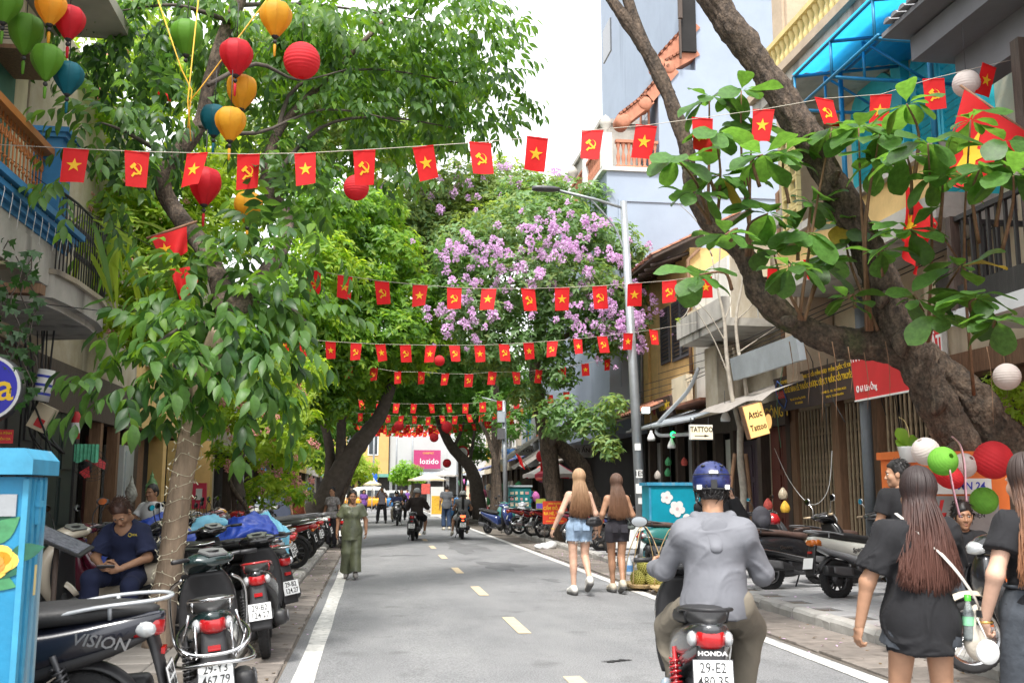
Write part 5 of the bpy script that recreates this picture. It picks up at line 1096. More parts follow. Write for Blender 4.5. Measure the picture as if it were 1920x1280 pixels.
 if hair and hair.get('kind') != 'none':
  m = hair['m']; s = Sdf(); kd = hair['kind']
  s.ell((0, -.016, .04), (.079, .099, .099), k=.01).ell((0, -.03, -.0), (.078, .088, .085), k=.02)
  pl = [((0, 0, 0), None)]; n0 = np.array([0, .8, -.6]); pl = [((0, hair.get('line', .034), .03), n0)]
  if kd == 'short': pl.append(((0, 0, hair.get('nape', -.06)), np.array([0, .0, -1])))
  if kd == 'bun': s.ell((0, -.11, -.01), (.04, .035, .04), k=.015)
  V, Fq = s.solve(.006, pl); V = V+vnormals(V, Fq)*(hair.get('rough', .005)*(.35+vnoise(V*np.array([1, 1, .5]), 46, seed)))[:, None]
  ob = link('hair', qmesh('hair', ((V*r*1.02)@HF.T+hd, Fq), m), root)
  if kd != 'long' and res < .0125:
   rr = np.random.default_rng(seed); Nn = vnormals(V, Fq); b = MB(); fl_ = np.array([0, -.5, -.45] if kd == 'short' else [0, -1., -.1])
   for i in rr.integers(0, len(V), 620):
    if (V[i, 2] < -.04 or V[i, 1] > .025) and kd == 'short': continue
    t = fl_-Nn[i]*(fl_@Nn[i]); t = t/max(np.linalg.norm(t), .05)+rr.normal(size=3)*.35; p = V[i]-Nn[i]*.004; l = rr.uniform(.02, .045); b.tube([hd+HF@(q*r*1.02) for q in (p, p+Nn[i]*.009+t*l*.5, p+Nn[i]*.006+t*l)], [.0034*r, .003*r, .0008*r], 4, cap=False)
   link('hair_tufts', b.mesh('hair_tufts', m), root, kind='stuff')
  if kd == 'long':
   rr = np.random.default_rng(seed); nS = hair.get('n', 420); L_ = hair.get('len', .42); b = MB(); back = nec+up2*0; wv = hair.get('wave', .012); spread = hair.get('spread', .14)
   for i in range(nS):
    a = rr.uniform(-1, 1)*hair.get('arc', 1.75); lay = rr.uniform(0, 1)
    ov = 1+.13*lay; el_ = lambda f: hd+HF@(np.array([math.sin(a)*.084*ov*math.cos(f), -.016-.103*ov*math.cos(a)*math.cos(f), .036+.108*ov*math.sin(f)])*r*1.02)
    ll = L_*r*rr.uniform(.82, 1.04)*(1-.12*abs(a)/1.75)*(.8 if i % 7 == 0 else 1); pts = [el_(f) for f in (1.5, 1.1, .7, .3, -.1)]; p2 = el_(-.5); pts.append(p2)
    xs = math.sin(a)*spread*rr.uniform(.7, 1.15)+rr.normal()*.012; ph = rr.uniform(0, 6)
    for k in range(1, 7):
     t = k/6; q = p2*(1-t)+(nec+side*xs*r-U_[:, 1]*(.128+.03*lay-.03*abs(math.sin(a)))*r+np.array([0, 0, -ll+.06]))*t
     q = q+side*wv*math.sin(ph+t*hair.get('wf', 5))*t*r-U_[:, 1]*abs(wv)*.6*math.cos(ph+t*4)*t*r-U_[:, 1]*.045*r*math.sin(math.pi*t)*(.6+.4*math.cos(a)); pts.append(q)
    pts = catmull(pts, 2); w_ = rr.uniform(.0035, .0075)*r; b.tube(pts, [w_*(.8 if q < 2 else 1)*(1-.8*(q/len(pts))**3) for q in range(len(pts))], 4, flat=.5)
   link('hair_lengths', b.mesh('hair_lengths', m), root)
 root['_r'] = r
 del root['_r']
 return root, dict(hd=hd, HF=HF, r=r, pel=pel, che=che, nec=nec, g=g, T=T_, U=U_, P=P)
# ================================================================ MOTORBIKES
m_tyre = mat('tyre_rubber', (.02, .02, .021), .85, .25, 30, .2, 120)
m_chr = mat('chrome', (.62, .62, .63), .18, .05, 8, metal=1.)
m_alu = mat('cast_alloy', (.35, .35, .36), .4, .12, 10, metal=.8)
m_alud = mat('dark_alloy', (.09, .09, .095), .45, .2, 10, metal=.6)
m_blkp = mat('black_plastic', (.022, .022, .024), .5, .2, 12, .05, 80)
m_grp = mat('grey_plastic', (.1, .1, .105), .5, .15, 10)
m_seat = mat('black_vinyl', (.02, .02, .021), .55, .2, 14, .12, 60)
m_seatb = mat('brown_vinyl', (.10, .062, .052), .5, .2, 10, .1, 60)
m_beige = mat('beige_plastic', (.52, .40, .26), .5, .1, 6)
m_lens = mat('clear_lens', (.5, .52, .53), .08, .05, 30, spec=.8, metal=.3)
m_redl = mat('red_lens', (.42, .012, .015), .12, .15, 40, spec=.8)
m_amb = mat('amber_lens', (.6, .16, .02), .15, .1, 30, spec=.7)
m_plate = mat('number_plate', (.86, .87, .86), .45, 0)
m_mir = mat('mirror_glass', (.45, .48, .5), .04, 0, metal=1.)
def paint(n, c, rough=.22): return mat('paint_'+n, c, rough, .06, 3, spec=.6, coat=.6)
P_blk = paint('black', (.014, .014, .016)); P_nav = paint('midnight', (.012, .014, .024)); P_grn = paint('dark_green', (.012, .028, .028)); P_red = paint('red', (.38, .015, .02)); P_wht = paint('white', (.62, .63, .58)); P_pearl = paint('ivory', (.60, .53, .42))
P_blu = paint('blue', (.03, .05, .16)); P_sil = paint('silver', (.36, .38, .4)); P_gry = paint('graphite', (.05, .052, .056)); P_mar = paint('maroon', (.11, .012, .03)); P_yel = paint('yellow', (.75, .33, .01)); P_pink = paint('rose', (.42, .16, .2)); P_sky = paint('sky_blue', (.05, .22, .5)); P_teal = paint('teal', (.03, .16, .15))
_wh = {}
def wheel_meshes(r, w, kind, rimmat):
 key = (r, w, kind, rimmat.name)
 if key in _wh: return _wh[key]
 n = 32; t = w/2
 ty = MB().lathe([(r-w*.95, -t*.55), (r-w*.5, -t*.98), (r-w*.18, -t*.8), (r-.003, -t*.35), (r, 0), (r-.003, t*.35), (r-w*.18, t*.8), (r-w*.5, t*.98), (r-w*.95, t*.55), (r-w*.95, -t*.55)], n=n, ax='x')
 for i in range(34):   # tread blocks
  a = 2*math.pi*i/34
  for sg in (-1, 1): ty.box((sg*t*.45, (r-.012)*math.cos(a), (r-.012)*math.sin(a)), (t*.6, .012, .028), (a+sg*.0, 0, 0))
 tyre = ty.mesh('tyre', m_tyre); q = r-w*.95
 rim = MB().lathe([(q+.006, -t*.6), (q-.012, -t*.5), (q-.018, 0), (q-.012, t*.5), (q+.006, t*.6), (q+.006, -t*.6)], n=n, ax='x')
 if kind == 'spoke':
  rim.lathe([(.0, -.05), (.04, -.05), (.045, -.03), (.03, -.02), (.03, .02), (.045, .03), (.04, .05), (0, .05)], n=12, ax='x')
  for i in range(28):
   a = 2*math.pi*i/28; b = a+(.35 if i % 2 else -.35); sx = .035 if i % 4 < 2 else -.035; rim.tube([(sx, .04*math.cos(b), .04*math.sin(b)), (0, q*math.cos(a), q*math.sin(a))], .0022, 4, cap=False)
 else:
  rim.lathe([(0, -.045), (.045, -.045), (.05, 0), (.045, .045), (0, .045)], n=12, ax='x')
  for i in range(6):
   a = 2*math.pi*i/6
   for da in ((-.16, .16) if kind == 'twin' else (0,)):
    rim.prism([(-.014, .04*math.cos(a+da*3), .04*math.sin(a+da*3)), (-.014, q*math.cos(a+da-.06), q*math.sin(a+da-.06)), (-.014, q*math.cos(a+da+.06), q*math.sin(a+da+.06)), (-.014, .045*math.cos(a+da*3+.35), .045*math.sin(a+da*3+.35))], (.028, 0, 0))
  rim.lathe([(.0, .03), (.085, .03), (.085, .036), (0, .036)], n=18, ax='x')
 _wh[key] = (tyre, rim.mesh('rim', rimmat)); return _wh[key]
def arc(c, r, a0, a1, n, ax=0): return [(0, c[0]+r*math.cos(a0+(a1-a0)*i/n), c[1]+r*math.sin(a0+(a1-a0)*i/n)) for i in range(n+1)]
def fender(c, r, w, a0, a1, m, name, root, n=12):
 rs = []
 for i in range(n+1):
  a = a0+(a1-a0)*i/n; q = []; k = 1-.35*abs(i/n-.5)**3*8
  for j in range(9): u = -1+j/4; q.append((w*k*u, c[0]+(r+.03*(1-u*u))*math.cos(a), c[1]+(r+.03*(1-u*u))*math.sin(a)))
  for j in range(9): u = 1-j/4; q.append((w*k*u*.9, c[0]+(r-.008+.03*(1-u*u))*math.cos(a), c[1]+(r-.008+.03*(1-u*u))*math.sin(a)))
  rs.append(q)
 return MB().rings(rs).build(name, m, root)
def plate_part(root, y, z, tilt, lines, w=.19, h=.14, m=None):
 p = MB().box((0, 0, 0), (w, .004, h)).box((0, .003, 0), (w+.01, .004, h+.01), m=1).build('number_plate', [m_plate, m_alud], root, loc=(0, y, z), rot=(tilt, 0, 0))
 if lines:
  n = len(lines)
  for i, t in enumerate(lines): text(t, h*(.62 if n == 1 else .5), p, (0, -.0032, (h*.23*(1-2*i)) if n > 1 else 0), m_txtk, name='lettering', bold=.004, sx=.82)
 return p
def mirror(root, x, y, z, hgt=.2, out=.07, rnd=False):
 sg = math.copysign(1, x); mm = MB().tube(catmull([(x, y, z), (x+sg*out*.2, y+.02, z+hgt*.55), (x+sg*out, y-.0, z+hgt)], 4), .006, 6)
 o = mm.build('mirror', m_chr if rnd else m_blkp, root)
 MB().ball((x+sg*(out+.03), y+.012, z+hgt+.03), (.058, .016, .052 if rnd else .036), 14, 8).build('mirror_shell', m_chr if rnd else m_blkp, o)
 MB().lathe([(0, 0), (.05, 0)], (x+sg*(out+.03), y-.006, z+hgt+.03), 16, 'y', ell=(1, .9 if rnd else .62)).build('mirror_glass', m_mir, o)
def bars(root, y, z, wd=.34, steer=0, grip=m_blkp, rise=.03, mirrors=True, rnd=False, hub=None):
 b = MB().tube(catmull([(-wd, y-.09, z+rise), (-wd*.55, y-.03, z+rise), (-.06, y+.03, z-.02), (.06, y+.03, z-.02), (wd*.55, y-.03, z+rise), (wd, y-.09, z+rise)], 4), .011, 8); h = b.build('handlebar', m_alud, root)
 for sg in (-1, 1):
  MB().tube([(sg*(wd-.12), y-.062, z+rise), (sg*wd, y-.09, z+rise)], [.017, .016], 10).build('grip', grip, h)
  MB().tube([(sg*(wd-.13), y-.02, z+rise-.004), (sg*(wd-.02), y-.035, z+rise-.012)], [.007, .005], 6).build('lever', m_alu, h)
 if mirrors:
  for sg in (-1, 1): mirror(h, sg*(wd-.14), y-.03, z+rise+.01, rnd=rnd)
 if steer: # handlebar turned about the steering head
  M = Matrix.Translation((0, y+.04, 0)) @ Matrix.Rotation(steer, 4, 'Z') @ Matrix.Translation((0, -y-.04, 0)); h.matrix_local = M
 return h
def wheel(root, name, y, r, w, kind, rimmat, steer=0):
 t, rm = wheel_meshes(r, w, kind, rimmat); e = link(name, None, root, (0, y, r), (0, 0, steer)); e.empty_display_size = .1
 link('tyre', t, e); link('rim', rm, e); return e
def shock(root, x, y0, z0, y1, z1, m):
 b = MB().tube([(x, y0, z0), (x, y1, z1)], .016, 8); n = 60
 b.tube([(x+.03*math.cos(i*.85), y0+(y1-y0)*(.1+.8*i/n)-.0, z0+(z1-z0)*(.1+.8*i/n)) if True else 0 for i in range(n)], .006, 5)
 b = MB().tube([(x, y0, z0), (x, y1, z1)], .016, 8); d = Vector((0, y1-y0, z1-z0)); u = d.normalized(); s = Vector((1, 0, 0)); w = u.cross(s)
 b.tube([Vector((x, y0, z0))+d*(.12+.72*i/n)+s*.033*math.cos(i*.9)+w*.033*math.sin(i*.9) for i in range(n)], .0065, 5); return b.build('shock_absorber', m, root)
def scooter(label, loc, rz, body=P_blk, inner=None, seat=m_seat, style='scooter', group=None, lean=-.12, steer=0, plate=('29-Y5', '718.66'), rail=None, rimmat=m_alud, crash=False, side=None, lower=None, mirrors=True, tail=m_redl, grip=m_blkp, cat='motorbike', dz=0., shockm=m_alud, pz=.46, brand=None, rnd=False):
 """motor scooter; local frame: forward = +y, wheels on z=0"""
 root = thing('motor_scooter', label, cat, loc, 0, group, rot=(0, lean, rz)); inner = inner or m_blkp; rail = rail or m_grp; lower = lower or m_blkp
 retro = style == 'retro'; r = .255
 wheel(root, 'rear_wheel', -.62, r, .10, 'twin' if not retro else 'solid', rimmat); wheel(root, 'front_wheel', .64, r, .09, 'twin' if not retro else 'solid', rimmat, steer)
 if retro: st = [(-.93, .60, .05, .06), (-.86, .60, .12, .12), (-.65, .59, .175, .165), (-.35, .57, .19, .18), (-.1, .53, .17, .19), (.04, .47, .13, .19), (.1, .42, .1, .16)]
 else: st = [(-1.0, .775, .035, .02), (-.93, .755, .085, .055), (-.78, .71, .125, .085), (-.5, .64, .155, .11), (-.25, .58, .165, .145), (-.05, .5, .15, .19), (.06, .44, .125, .19), (.13, .38, .10, .13)]
 MB().loft(st, n=18, e=2.6).build('body_panel', body, root)
 if not retro: MB().loft([(-.97, .70, .06, .02), (-.75, .62, .11, .045), (-.4, .52, .15, .06), (-.1, .42, .15, .08), (.1, .33, .13, .06)], n=14, e=2.5).build('lower_panel', lower, root)
 else: MB().tube(catmull([(-.14, -.9, .58), (-.185, -.6, .53), (-.2, -.3, .47), (-.15, 0, .42)], 3), .012, 6).tube(catmull([(.14, -.9, .58), (.185, -.6, .53), (.2, -.3, .47), (.15, 0, .42)], 3), .012, 6).build('trim_strip', m_chr, root)
 MB().loft([(-.97, .80, .03, .02), (-.85, .815, .09, .035), (-.6, .80, .13, .05), (-.4, .785, .145, .055), (-.2, .755, .14, .055), (-.02, .745, .105, .055), (.07, .735, .06, .04)], n=16, e=2.8).build('seat', seat, root)
 if retro: MB().loft([(-.02, .40, .05, .1), (.03, .55, .09, .16), (.08, .47, .10, .22), (.1, .40, .09, .14)], n=14).build('knee_panel', m_beige if seat is m_seatb else body, root)
 pr = catmull([(-.115, -.48, .80), (-.125, -.7, .845), (-.10, -.95, .87), (0, -1.03, .875), (.10, -.95, .87), (.125, -.7, .845), (.115, -.48, .80)], 4)
 MB().tube(pr, .015, 8, flat=.7).tube([(-.1, -.75, .78), (-.115, -.75, .85)], .012, 6).tube([(.1, -.75, .78), (.115, -.75, .85)], .012, 6).build('grab_rail', rail, root)
 tz, ty = (.62, -.95) if retro else (.735, -.965)
 tl_ = MB().loft([(ty-.035, tz-.01, .04, .035), (ty, tz-.005, .07, .055), (ty+.1, tz-.01, .10, .06)], n=14, e=3).build('tail_light', tail, root)
 for sg in (-1, 1): MB().ball((sg*.088, ty+.045, tz-.012), (.03, .055, .04), 10, 6).build('indicator', m_lens if tail is m_redl else tail, tl_)
 MB().loft([(.70, -.93, .07, .03), (.58, -.97, .075, .025), (.42, -1.01, .095, .018), (.3, -1.03, .09, .012)], n=12, axis='z', e=3).build('rear_fender', m_blkp, root)
 plate_part(root, -1.045, pz, R(-14), plate); MB().box((0, -1.0, .60), (.07, .02, .03)).build('reflector', m_redl, root)
 fender((-.62, r), r+.02, .06, R(40), R(160), m_blkp, 'hugger', root)
 MB().loft([(-.72, .26, .05, .07), (-.6, .27, .065, .11), (-.3, .29, .07, .11), (-.05, .3, .06, .1), (.05, .32, .03, .06)], n=12, e=3, x0=-.12).build('engine_case', m_alud, root)
 MB().loft([(-.3, .36, .07, .1), (-.1, .36, .10, .11), (.05, .34, .08, .08)], n=12, e=3).build('engine', m_alud, root)
 ex = MB().tube(catmull([(.09, .02, .24), (.12, -.15, .22), (.14, -.3, .26)], 4), .022, 8).build('exhaust', m_alud, root)
 MB().loft([(-.93, .37, .02, .02), (-.91, .37, .05, .058), (-.85, .365, .06, .068), (-.55, .335, .062, .072), (-.4, .315, .045, .05), (-.3, .29, .02, .025)], n=14, e=2.6, x0=.165).build('muffler', m_blkp, ex)
 MB().loft([(-.82, .37, .008, .04), (-.7, .355, .012, .055), (-.52, .335, .008, .05)], n=10, e=3, x0=.23).build('heat_shield', m_grp, ex)
 shock(root, -.15, -.62, .3, -.5, .62, shockm)
 MB().loft([(.06, .33, .12, .05), (.2, .30, .155, .035), (.4, .30, .155, .035), (.5, .33, .15, .04)], n=14, e=4).build('floorboard', inner, root)
 MB().loft([(.32, .50, .17, .03), (.45, .52, .20, .035), (.62, .53, .205, .04), (.8, .515, .18, .045), (.92, .49, .12, .05)], n=18, axis='z', e=3).build('leg_shield', inner, root)
 if retro: MB().loft([(.30, .55, .14, .05), (.45, .60, .20, .07), (.65, .6, .215, .075), (.82, .575, .18, .07), (.94, .54, .1, .06)], n=18, axis='z', e=2.4).build('front_apron', body, root)
 else: MB().loft([(.34, .60, .06, .08), (.46, .64, .14, .09), (.6, .65, .19, .10), (.72, .635, .20, .10), (.84, .585, .17, .09), (.94, .54, .10, .06)], n=18, axis='z', e=2.3).build('front_apron', body, root)
 fender((.64, r), r+.03, .058, R(20), R(150), body, 'front_fender', root)
 for sg in (-1, 1): MB().tube([(sg*.06, .56, .62), (sg*.065, .64, .255)], [.02, .016], 8).build('fork_leg', m_alu, root)
 hb = bars(root, .42, 1.0, .34, steer, grip, .03, mirrors, rnd)
 MB().loft([(.30, 1.0, .10, .03), (.36, 1.01, .17, .045), (.45, 1.0, .18, .065), (.54, .97, .13, .075), (.60, .95, .07, .05)], n=16, e=2.4).build('bar_cover', body, hb)
 MB().prism([(-.075, .30, 1.035), (.075, .30, 1.035), (.10, .40, 1.065), (.05, .46, 1.075), (-.05, .46, 1.075), (-.10, .40, 1.065)], (0, -.006, .012)).build('instrument_panel', m_alu, hb)
 MB().lathe([(0, 0), (.05, 0), (.052, .006), (0, .008)], (0, .38, 1.066), 16, 'z').build('dial', m_black, hb)
 if retro: MB().lathe([(.0, .0), (.06, -.01), (.075, -.03), (.075, -.06)], (0, .635, .965), 16, 'y').build('headlight', m_lens, hb)
 else: MB().loft([(.53, .95, .11, .05), (.59, .945, .10, .05), (.635, .93, .05, .03)], n=14, e=2.2).build('headlight', m_lens, hb)
 for sg in (-1, 1): MB().ball((sg*.14, .655 if not retro else .6, .74), (.045, .03, .028), 10, 6).build('front_indicator', m_lens, root)
 MB().tube([(-.1, .0, .28), (-.2, -.06, .02)], .012, 6).build('side_stand', m_blkp, root)
 if crash:
  c_ = MB()
  for sg in (-1, 1):
   c_.tube(catmull([(sg*.13, -.45, .70), (sg*.2, -.75, .66), (sg*.19, -1.0, .62), (sg*.12, -1.06, .57)], 4), .011, 8); c_.tube([(sg*.17, -.95, .65), (sg*.13, -1.0, .80)], .009, 6); c_.tube([(sg*.1, -1.06, .56), (sg*.1, -1.03, .74)], .009, 6)
  c_.tube(catmull([(-.19, -1.0, .62), (-.1, -1.07, .58), (.1, -1.07, .58), (.19, -1.0, .62)], 4), .011, 8); c_.tube(catmull([(-.2, -.72, .55), (-.21, -1.0, .52), (-.0, -1.1, .53), (.21, -1.0, .52), (.2, -.72, .55)], 5), .012, 8); c_.build('crash_bar', m_chr, root)
  c_ = MB()
  for sg in (-1, 1): c_.tube(catmull([(sg*.17, .50, .88), (sg*.26, .62, .78), (sg*.25, .66, .45), (sg*.16, .5, .3)], 5), .012, 8)
  c_.build('front_guard', m_chr, root)
 if side:
  s_, sz, m_, yy, zz = side
  for sg in (-1, 1): text(s_, sz, root, (sg*(.168 if not retro else .198), yy, zz), m_, (R(90), R(-8 if sg > 0 else 8) if not retro else 0, R(90)*sg), shear=.25, bold=.01, name='lettering')
 if brand: text(brand, .03, root, (0, -1.03, .665), m_txtw, bold=.02, sx=1.3)
 return root
def underbone(label, loc, rz, body=P_red, group=None, lean=-.12, steer=0, plate=('29-K1', '334.19'), spoke=True, seat=m_seat, rail=m_chr, mirrors=True, fendm=None, cat='motorbike', tail=m_redl):
 """step-through motorcycle with open frame, long seat and visible engine"""
 root = thing('motorbike', label, cat, loc, 0, group, rot=(0, lean, rz)); r = .285; kd = 'spoke' if spoke else 'solid'
 wheel(root, 'rear_wheel', -.60, r, .085, kd, m_chr if spoke else m_alud); wheel(root, 'front_wheel', .62, r, .075, kd, m_chr if spoke else m_alud, steer)
 MB().loft([(-.98, .80, .03, .02), (-.85, .77, .085, .05), (-.6, .71, .115, .075), (-.3, .64, .11, .10), (-.05, .58, .08, .10), (.08, .56, .05, .07)], n=16, e=2.5).build('body_panel', body, root)
 MB().loft([(-.92, .825, .05, .02), (-.75, .83, .115, .035), (-.45, .80, .125, .045), (-.15, .775, .12, .045), (.05, .765, .085, .04), (.12, .75, .04, .025)], n=14, e=3).build('seat', seat, root)
 MB().tube(catmull([(-.1, -.6, .80), (-.105, -.85, .84), (0, -1.0, .86), (.105, -.85, .84), (.1, -.6, .80)], 4), .013, 8).build('grab_rail', rail, root)
 MB().loft([(-.1, .52, .05, .07), (.1, .50, .055, .075), (.3, .55, .055, .08), (.42, .68, .05, .12), (.48, .80, .05, .10)], n=12).build('frame_cover', body, root)
 for sg in (-1, 1):
  MB().loft([(.36, .40, .01, .06, sg*.13), (.5, .45, .012, .08, sg*.16), (.68, .50, .012, .09, sg*.16), (.82, .50, .01, .06, sg*.13)], n=10, axis='z', e=3).build('leg_shield', body, root)
  MB().tube([(sg*.08, .50, .72), (sg*.085, .62, .285)], [.02, .017], 8).build('fork_leg', m_alu, root); shock(root, sg*.13, -.6, .3, -.45, .66, m_chr)
  MB().tube([(sg*.1, .05, .28), (sg*.24, .06, .28)], .014, 8).build('foot_peg', m_rubber, root)
 MB().loft([(.50, .42, .1, .05), (.62, .51, .13, .06), (.78, .52, .12, .06), (.9, .50, .07, .05)], n=12, axis='z').build('front_cowl', body, root)
 MB().lathe([(.0, -.14), (.06, -.14), (.085, -.1), (.085, .1), (.06, .14), (0, .14)], (0, .02, .34), 14, 'x').lathe([(.06, .05), (.062, .2), (.05, .24)], (0, .1, .3), 12, 'y').box((0, -.12, .32), (.2, .2, .16)).build('engine', m_alu, root)
 ex = MB().tube(catmull([(.05, .3, .33), (.1, .25, .22), (.13, .0, .2), (.14, -.25, .24)], 4), .018, 8).build('exhaust', m_chr, root)
 MB().tube([(.15, -.25, .24), (.155, -.35, .26), (.16, -.85, .33), (.16, -.9, .335)], [.025, .048, .048, .03], 12).build('muffler', m_chr if spoke else m_blkp, ex)
 MB().loft([(-.62, .285, .02, .04), (-.3, .3, .025, .05), (0, .32, .03, .06)], n=8, x0=-.1).build('chain_case', m_chr if spoke else m_blkp, root)
 fender((-.60, r), r+.025, .055, R(50), R(175), fendm or m_blkp, 'rear_fender', root); fender((.62, r), r+.03, .05, R(15), R(160), fendm or body, 'front_fender', root)
 tl_ = MB().loft([(-1.02, .765, .05, .03), (-.97, .77, .08, .04), (-.88, .76, .09, .045)], n=12, e=3).build('tail_light', tail, root)
 for sg in (-1, 1): MB().ball((sg*.12, -.95, .72), (.04, .035, .03), 8, 6).build('indicator', m_amb, root)
 plate_part(root, -.99, .56, R(-18), plate, .18, .13)
 hb = bars(root, .40, .98, .33, steer, m_blkp, .03, mirrors)
 MB().loft([(.32, 1.0, .12, .035), (.42, 1.0, .13, .06), (.52, .97, .10, .07), (.58, .95, .06, .05)], n=14).build('bar_cover', body, hb); MB().loft([(.52, .955, .09, .05), (.58, .95, .085, .052), (.625, .94, .04, .03)], n=12).build('headlight', m_lens, hb)
 MB().lathe([(0, 0), (.045, 0), (.047, .01), (0, .012)], (0, .38, 1.04), 14, 'z').build('dial', m_black, hb)
 MB().tube([(-.08, .05, .26), (-.19, .0, .02)], .011, 6).build('side_stand', m_chr, root)
 return root
def again(src, label, loc, rz, lean=None, group=None, mats=None):
 """another bike of the same kind; mats swaps paint by slot on the copied parts"""
 c = copy_tree(src); c.location = loc; c.rotation_euler = (0, c.rotation_euler[1] if lean is None else lean, rz); c['label'] = label
 if group: c['group'] = group
 if mats:
  def walk(o):
   for ch in KIDS(o):
    if ch.type == 'MESH' and ch.data.materials and ch.data.materials[0] in mats:
     ch.material_slots[0].link = 'OBJECT'; ch.material_slots[0].material = mats[ch.data.materials[0]]
    walk(ch)
  walk(c)
 return c
# ================================================================ PARKED AND RIDDEN BIKES
GL = 'motorbikes parked along the left kerb'; GR_ = 'motorbikes parked on the right pavement'; GF = 'motorbikes parked far down the street'
W2 = .105
vis = scooter('midnight scooter in the left foreground with silver grab rail and VISION lettering', (-2.05, 5.5, .09), R(93), P_nav, rail=P_sil, group=GL, side=('VISION', .085, m_alu, -.72, .685), plate=('29-H1', '718.66'), mirrors=False, steer=.2)
grn = scooter('dark green scooter with chrome crash bars and white 29-Y3 plate at the bottom edge', (-1.0, 7.08, -.0), R(10), P_grn, rail=m_chr, group=GL, plate=('29-Y3', '467.79'), crash=True, steer=.55, mirrors=False, lean=-.1)
bz = scooter('black scooter with red tail rail and blue-edged B2 plate behind the chrome-guarded one', (-.98, 10.15, 0), R(5), P_blk, rail=P_red, group=GL, plate=('29-B2', '124.27'), rimmat=m_alud, mirrors=False, lean=-.14)
wh = scooter('ivory scooter under the seated man in navy, facing the shopfront', (-2.42, 10.3, .1), R(78), P_pearl, rail=m_blkp, group=GL, lower=P_gry, side=('HONDA', .05, m_txtw, .02, .40), steer=-.5, plate=('29-T1', '302.15'))
sil = scooter('silver-fronted scooter parked close behind the fairy-light trunk', (-2.0, 12.5, .1), R(80), P_sil, lower=P_blk, group=GL, inner=m_blkp, plate=('29-P2', '551.08'))
lowA = underbone('black underbone motorbike with alloy rear wheel showing beside the blue cover', (-2.05, 14.6, .1), R(82), P_blk, group=GL, spoke=False)
lowR = underbone('red and black motorbike with black muffler parked beside the walking woman', (-2.0, 19.0, .1), R(84), P_red, group=GL, spoke=False, seat=m_seat, plate=('29-M4', '770.21'))
cols = [(P_mar, 'maroon'), (P_gry, 'graphite'), (P_wht, 'white'), (P_blu, 'blue'), (P_blk, 'black'), (P_red, 'red')]
lab = ['maroon motorbike, first of the tilted row past the blue cover', 'blue underbone motorbike wedged in the left row before the red one', 'graphite motorbike with long flat seat in the left row', 'pale grey seated motorbike parked two bikes past the red one', 'dark scooter beside the rider in denim', 'maroon scooter farthest in the slanted left row', 'white scooter behind the walking woman on the kerb', 'black scooter at the far end of the left row']
for i, (y, src, mm) in enumerate(((15.6, lowA, P_mar), (17.0, lowA, P_blu), (20.3, lowR, P_gry), (21.5, lowA, P_wht), (22.8, sil, P_gry), (24.0, sil, P_mar), (25.4, sil, P_wht), (26.6, lowA, P_gry))):
 sm = {lowA: P_blk, lowR: P_red, sil: P_sil}[src]; again(src, lab[i], (-2.05+random.uniform(-.3, .16), y+random.uniform(-.12, .12), .1), R(80+random.uniform(-11, 11)), -.1-random.uniform(0, .06), GL, {sm: mm})
lab2 = ['red sports scooter in the back row by the yellow wall', 'yellow scooter behind the trunk, by the yellow wall', 'rose pink scooter next to the yellow one', 'black scooter with round lamp beside the flowering vine trunk', 'second red scooter in the back row near the grey-blue cabinet']
for i, (x, y, mm) in enumerate(((-3.35, 25, P_red), (-3.5, 21, P_yel), (-3.25, 19.2, P_pink), (-3.4, 17.6, P_blk), (-3.3, 27.5, P_red))): again(sil, lab2[i], (x, y, .1), R(-100+random.uniform(-8, 8)), .1, 'motorbikes in the back row by the left shops', {P_sil: mm})
again(bz, 'black scooter facing away with grey plate at the left edge of the road', (-.62, 27.0, 0), R(-4), -.1, GL, {P_red: m_blkp}); again(bz, 'dark scooter standing just past the plate-facing black one on the left road edge', (-.75, 29.2, 0), R(-2), -.1, GL, {P_red: m_alud})
again(bz, 'black scooter squeezed between the trunk and the kerb, chrome rail', (-1.45, 11.6, .05), R(40), -.12, GL, {P_red: m_chr}); again(lowA, 'black motorbike tail pointing at the road behind the red-railed scooter', (-1.95, 12.0, .1), R(70), -.12, GL, {P_blk: P_gry}); again(sil, 'white scooter half under the blue cover', (-2.1, 13.3, .1), R(80), -.1, GL, {P_sil: P_wht}); again(lowA, 'maroon motorbike with silver grip close behind the ivory scooter', (-2.6, 11.4, .1), R(75), -.1, GL, {P_blk: P_mar})
spacy = scooter('white scooter with grey side band and Spacy lettering on the stone pavement', (6.62, 12.75, .105), R(-76), P_wht, lower=P_sil, rail=P_sil, tail=m_amb, group=GR_, side=('Spacy', .085, m_alud, -.35, .62), plate=None, rimmat=m_alud, mirrors=False, lean=-.09)
gio = scooter('glossy black retro scooter with brown seat and beige trim beside the grey rider', (6.2, 13.95, .105), R(-78), P_blk, style='retro', seat=m_seatb, group=GR_, side=('Giorno', .075, m_chr, -.42, .58), plate=None, rimmat=m_alu, grip=m_beige, inner=m_blkp, rnd=True)
again(gio, 'dark retro scooter with beige grips parked behind the white one', (7.3, 14.6, .105), R(-85), None, GR_, {P_blk: P_gry}); again(spacy, 'graphite scooter carrying a backpack, behind the glossy black one', (6.0, 15.6, .105), R(-75), None, GR_, {P_wht: P_gry, P_sil: P_blk, m_amb: m_redl})
again(sil, 'pale blue scooter against the timber shopfront behind the photographer', (6.6, 17.2, .105), R(-70), -.1, GR_, {P_sil: P_sky})
again(gio, 'teal scooter with red lamp behind the durian baskets', (5.65, 17.6, .105), R(-80), None, GR_, {P_blk: P_teal})
lowK = underbone('old black motorbike with chrome spoked wheels beside the red notice sign', (5.95, 27.0, .1), R(-84), P_mar, group=GR_, spoke=True, plate=None)
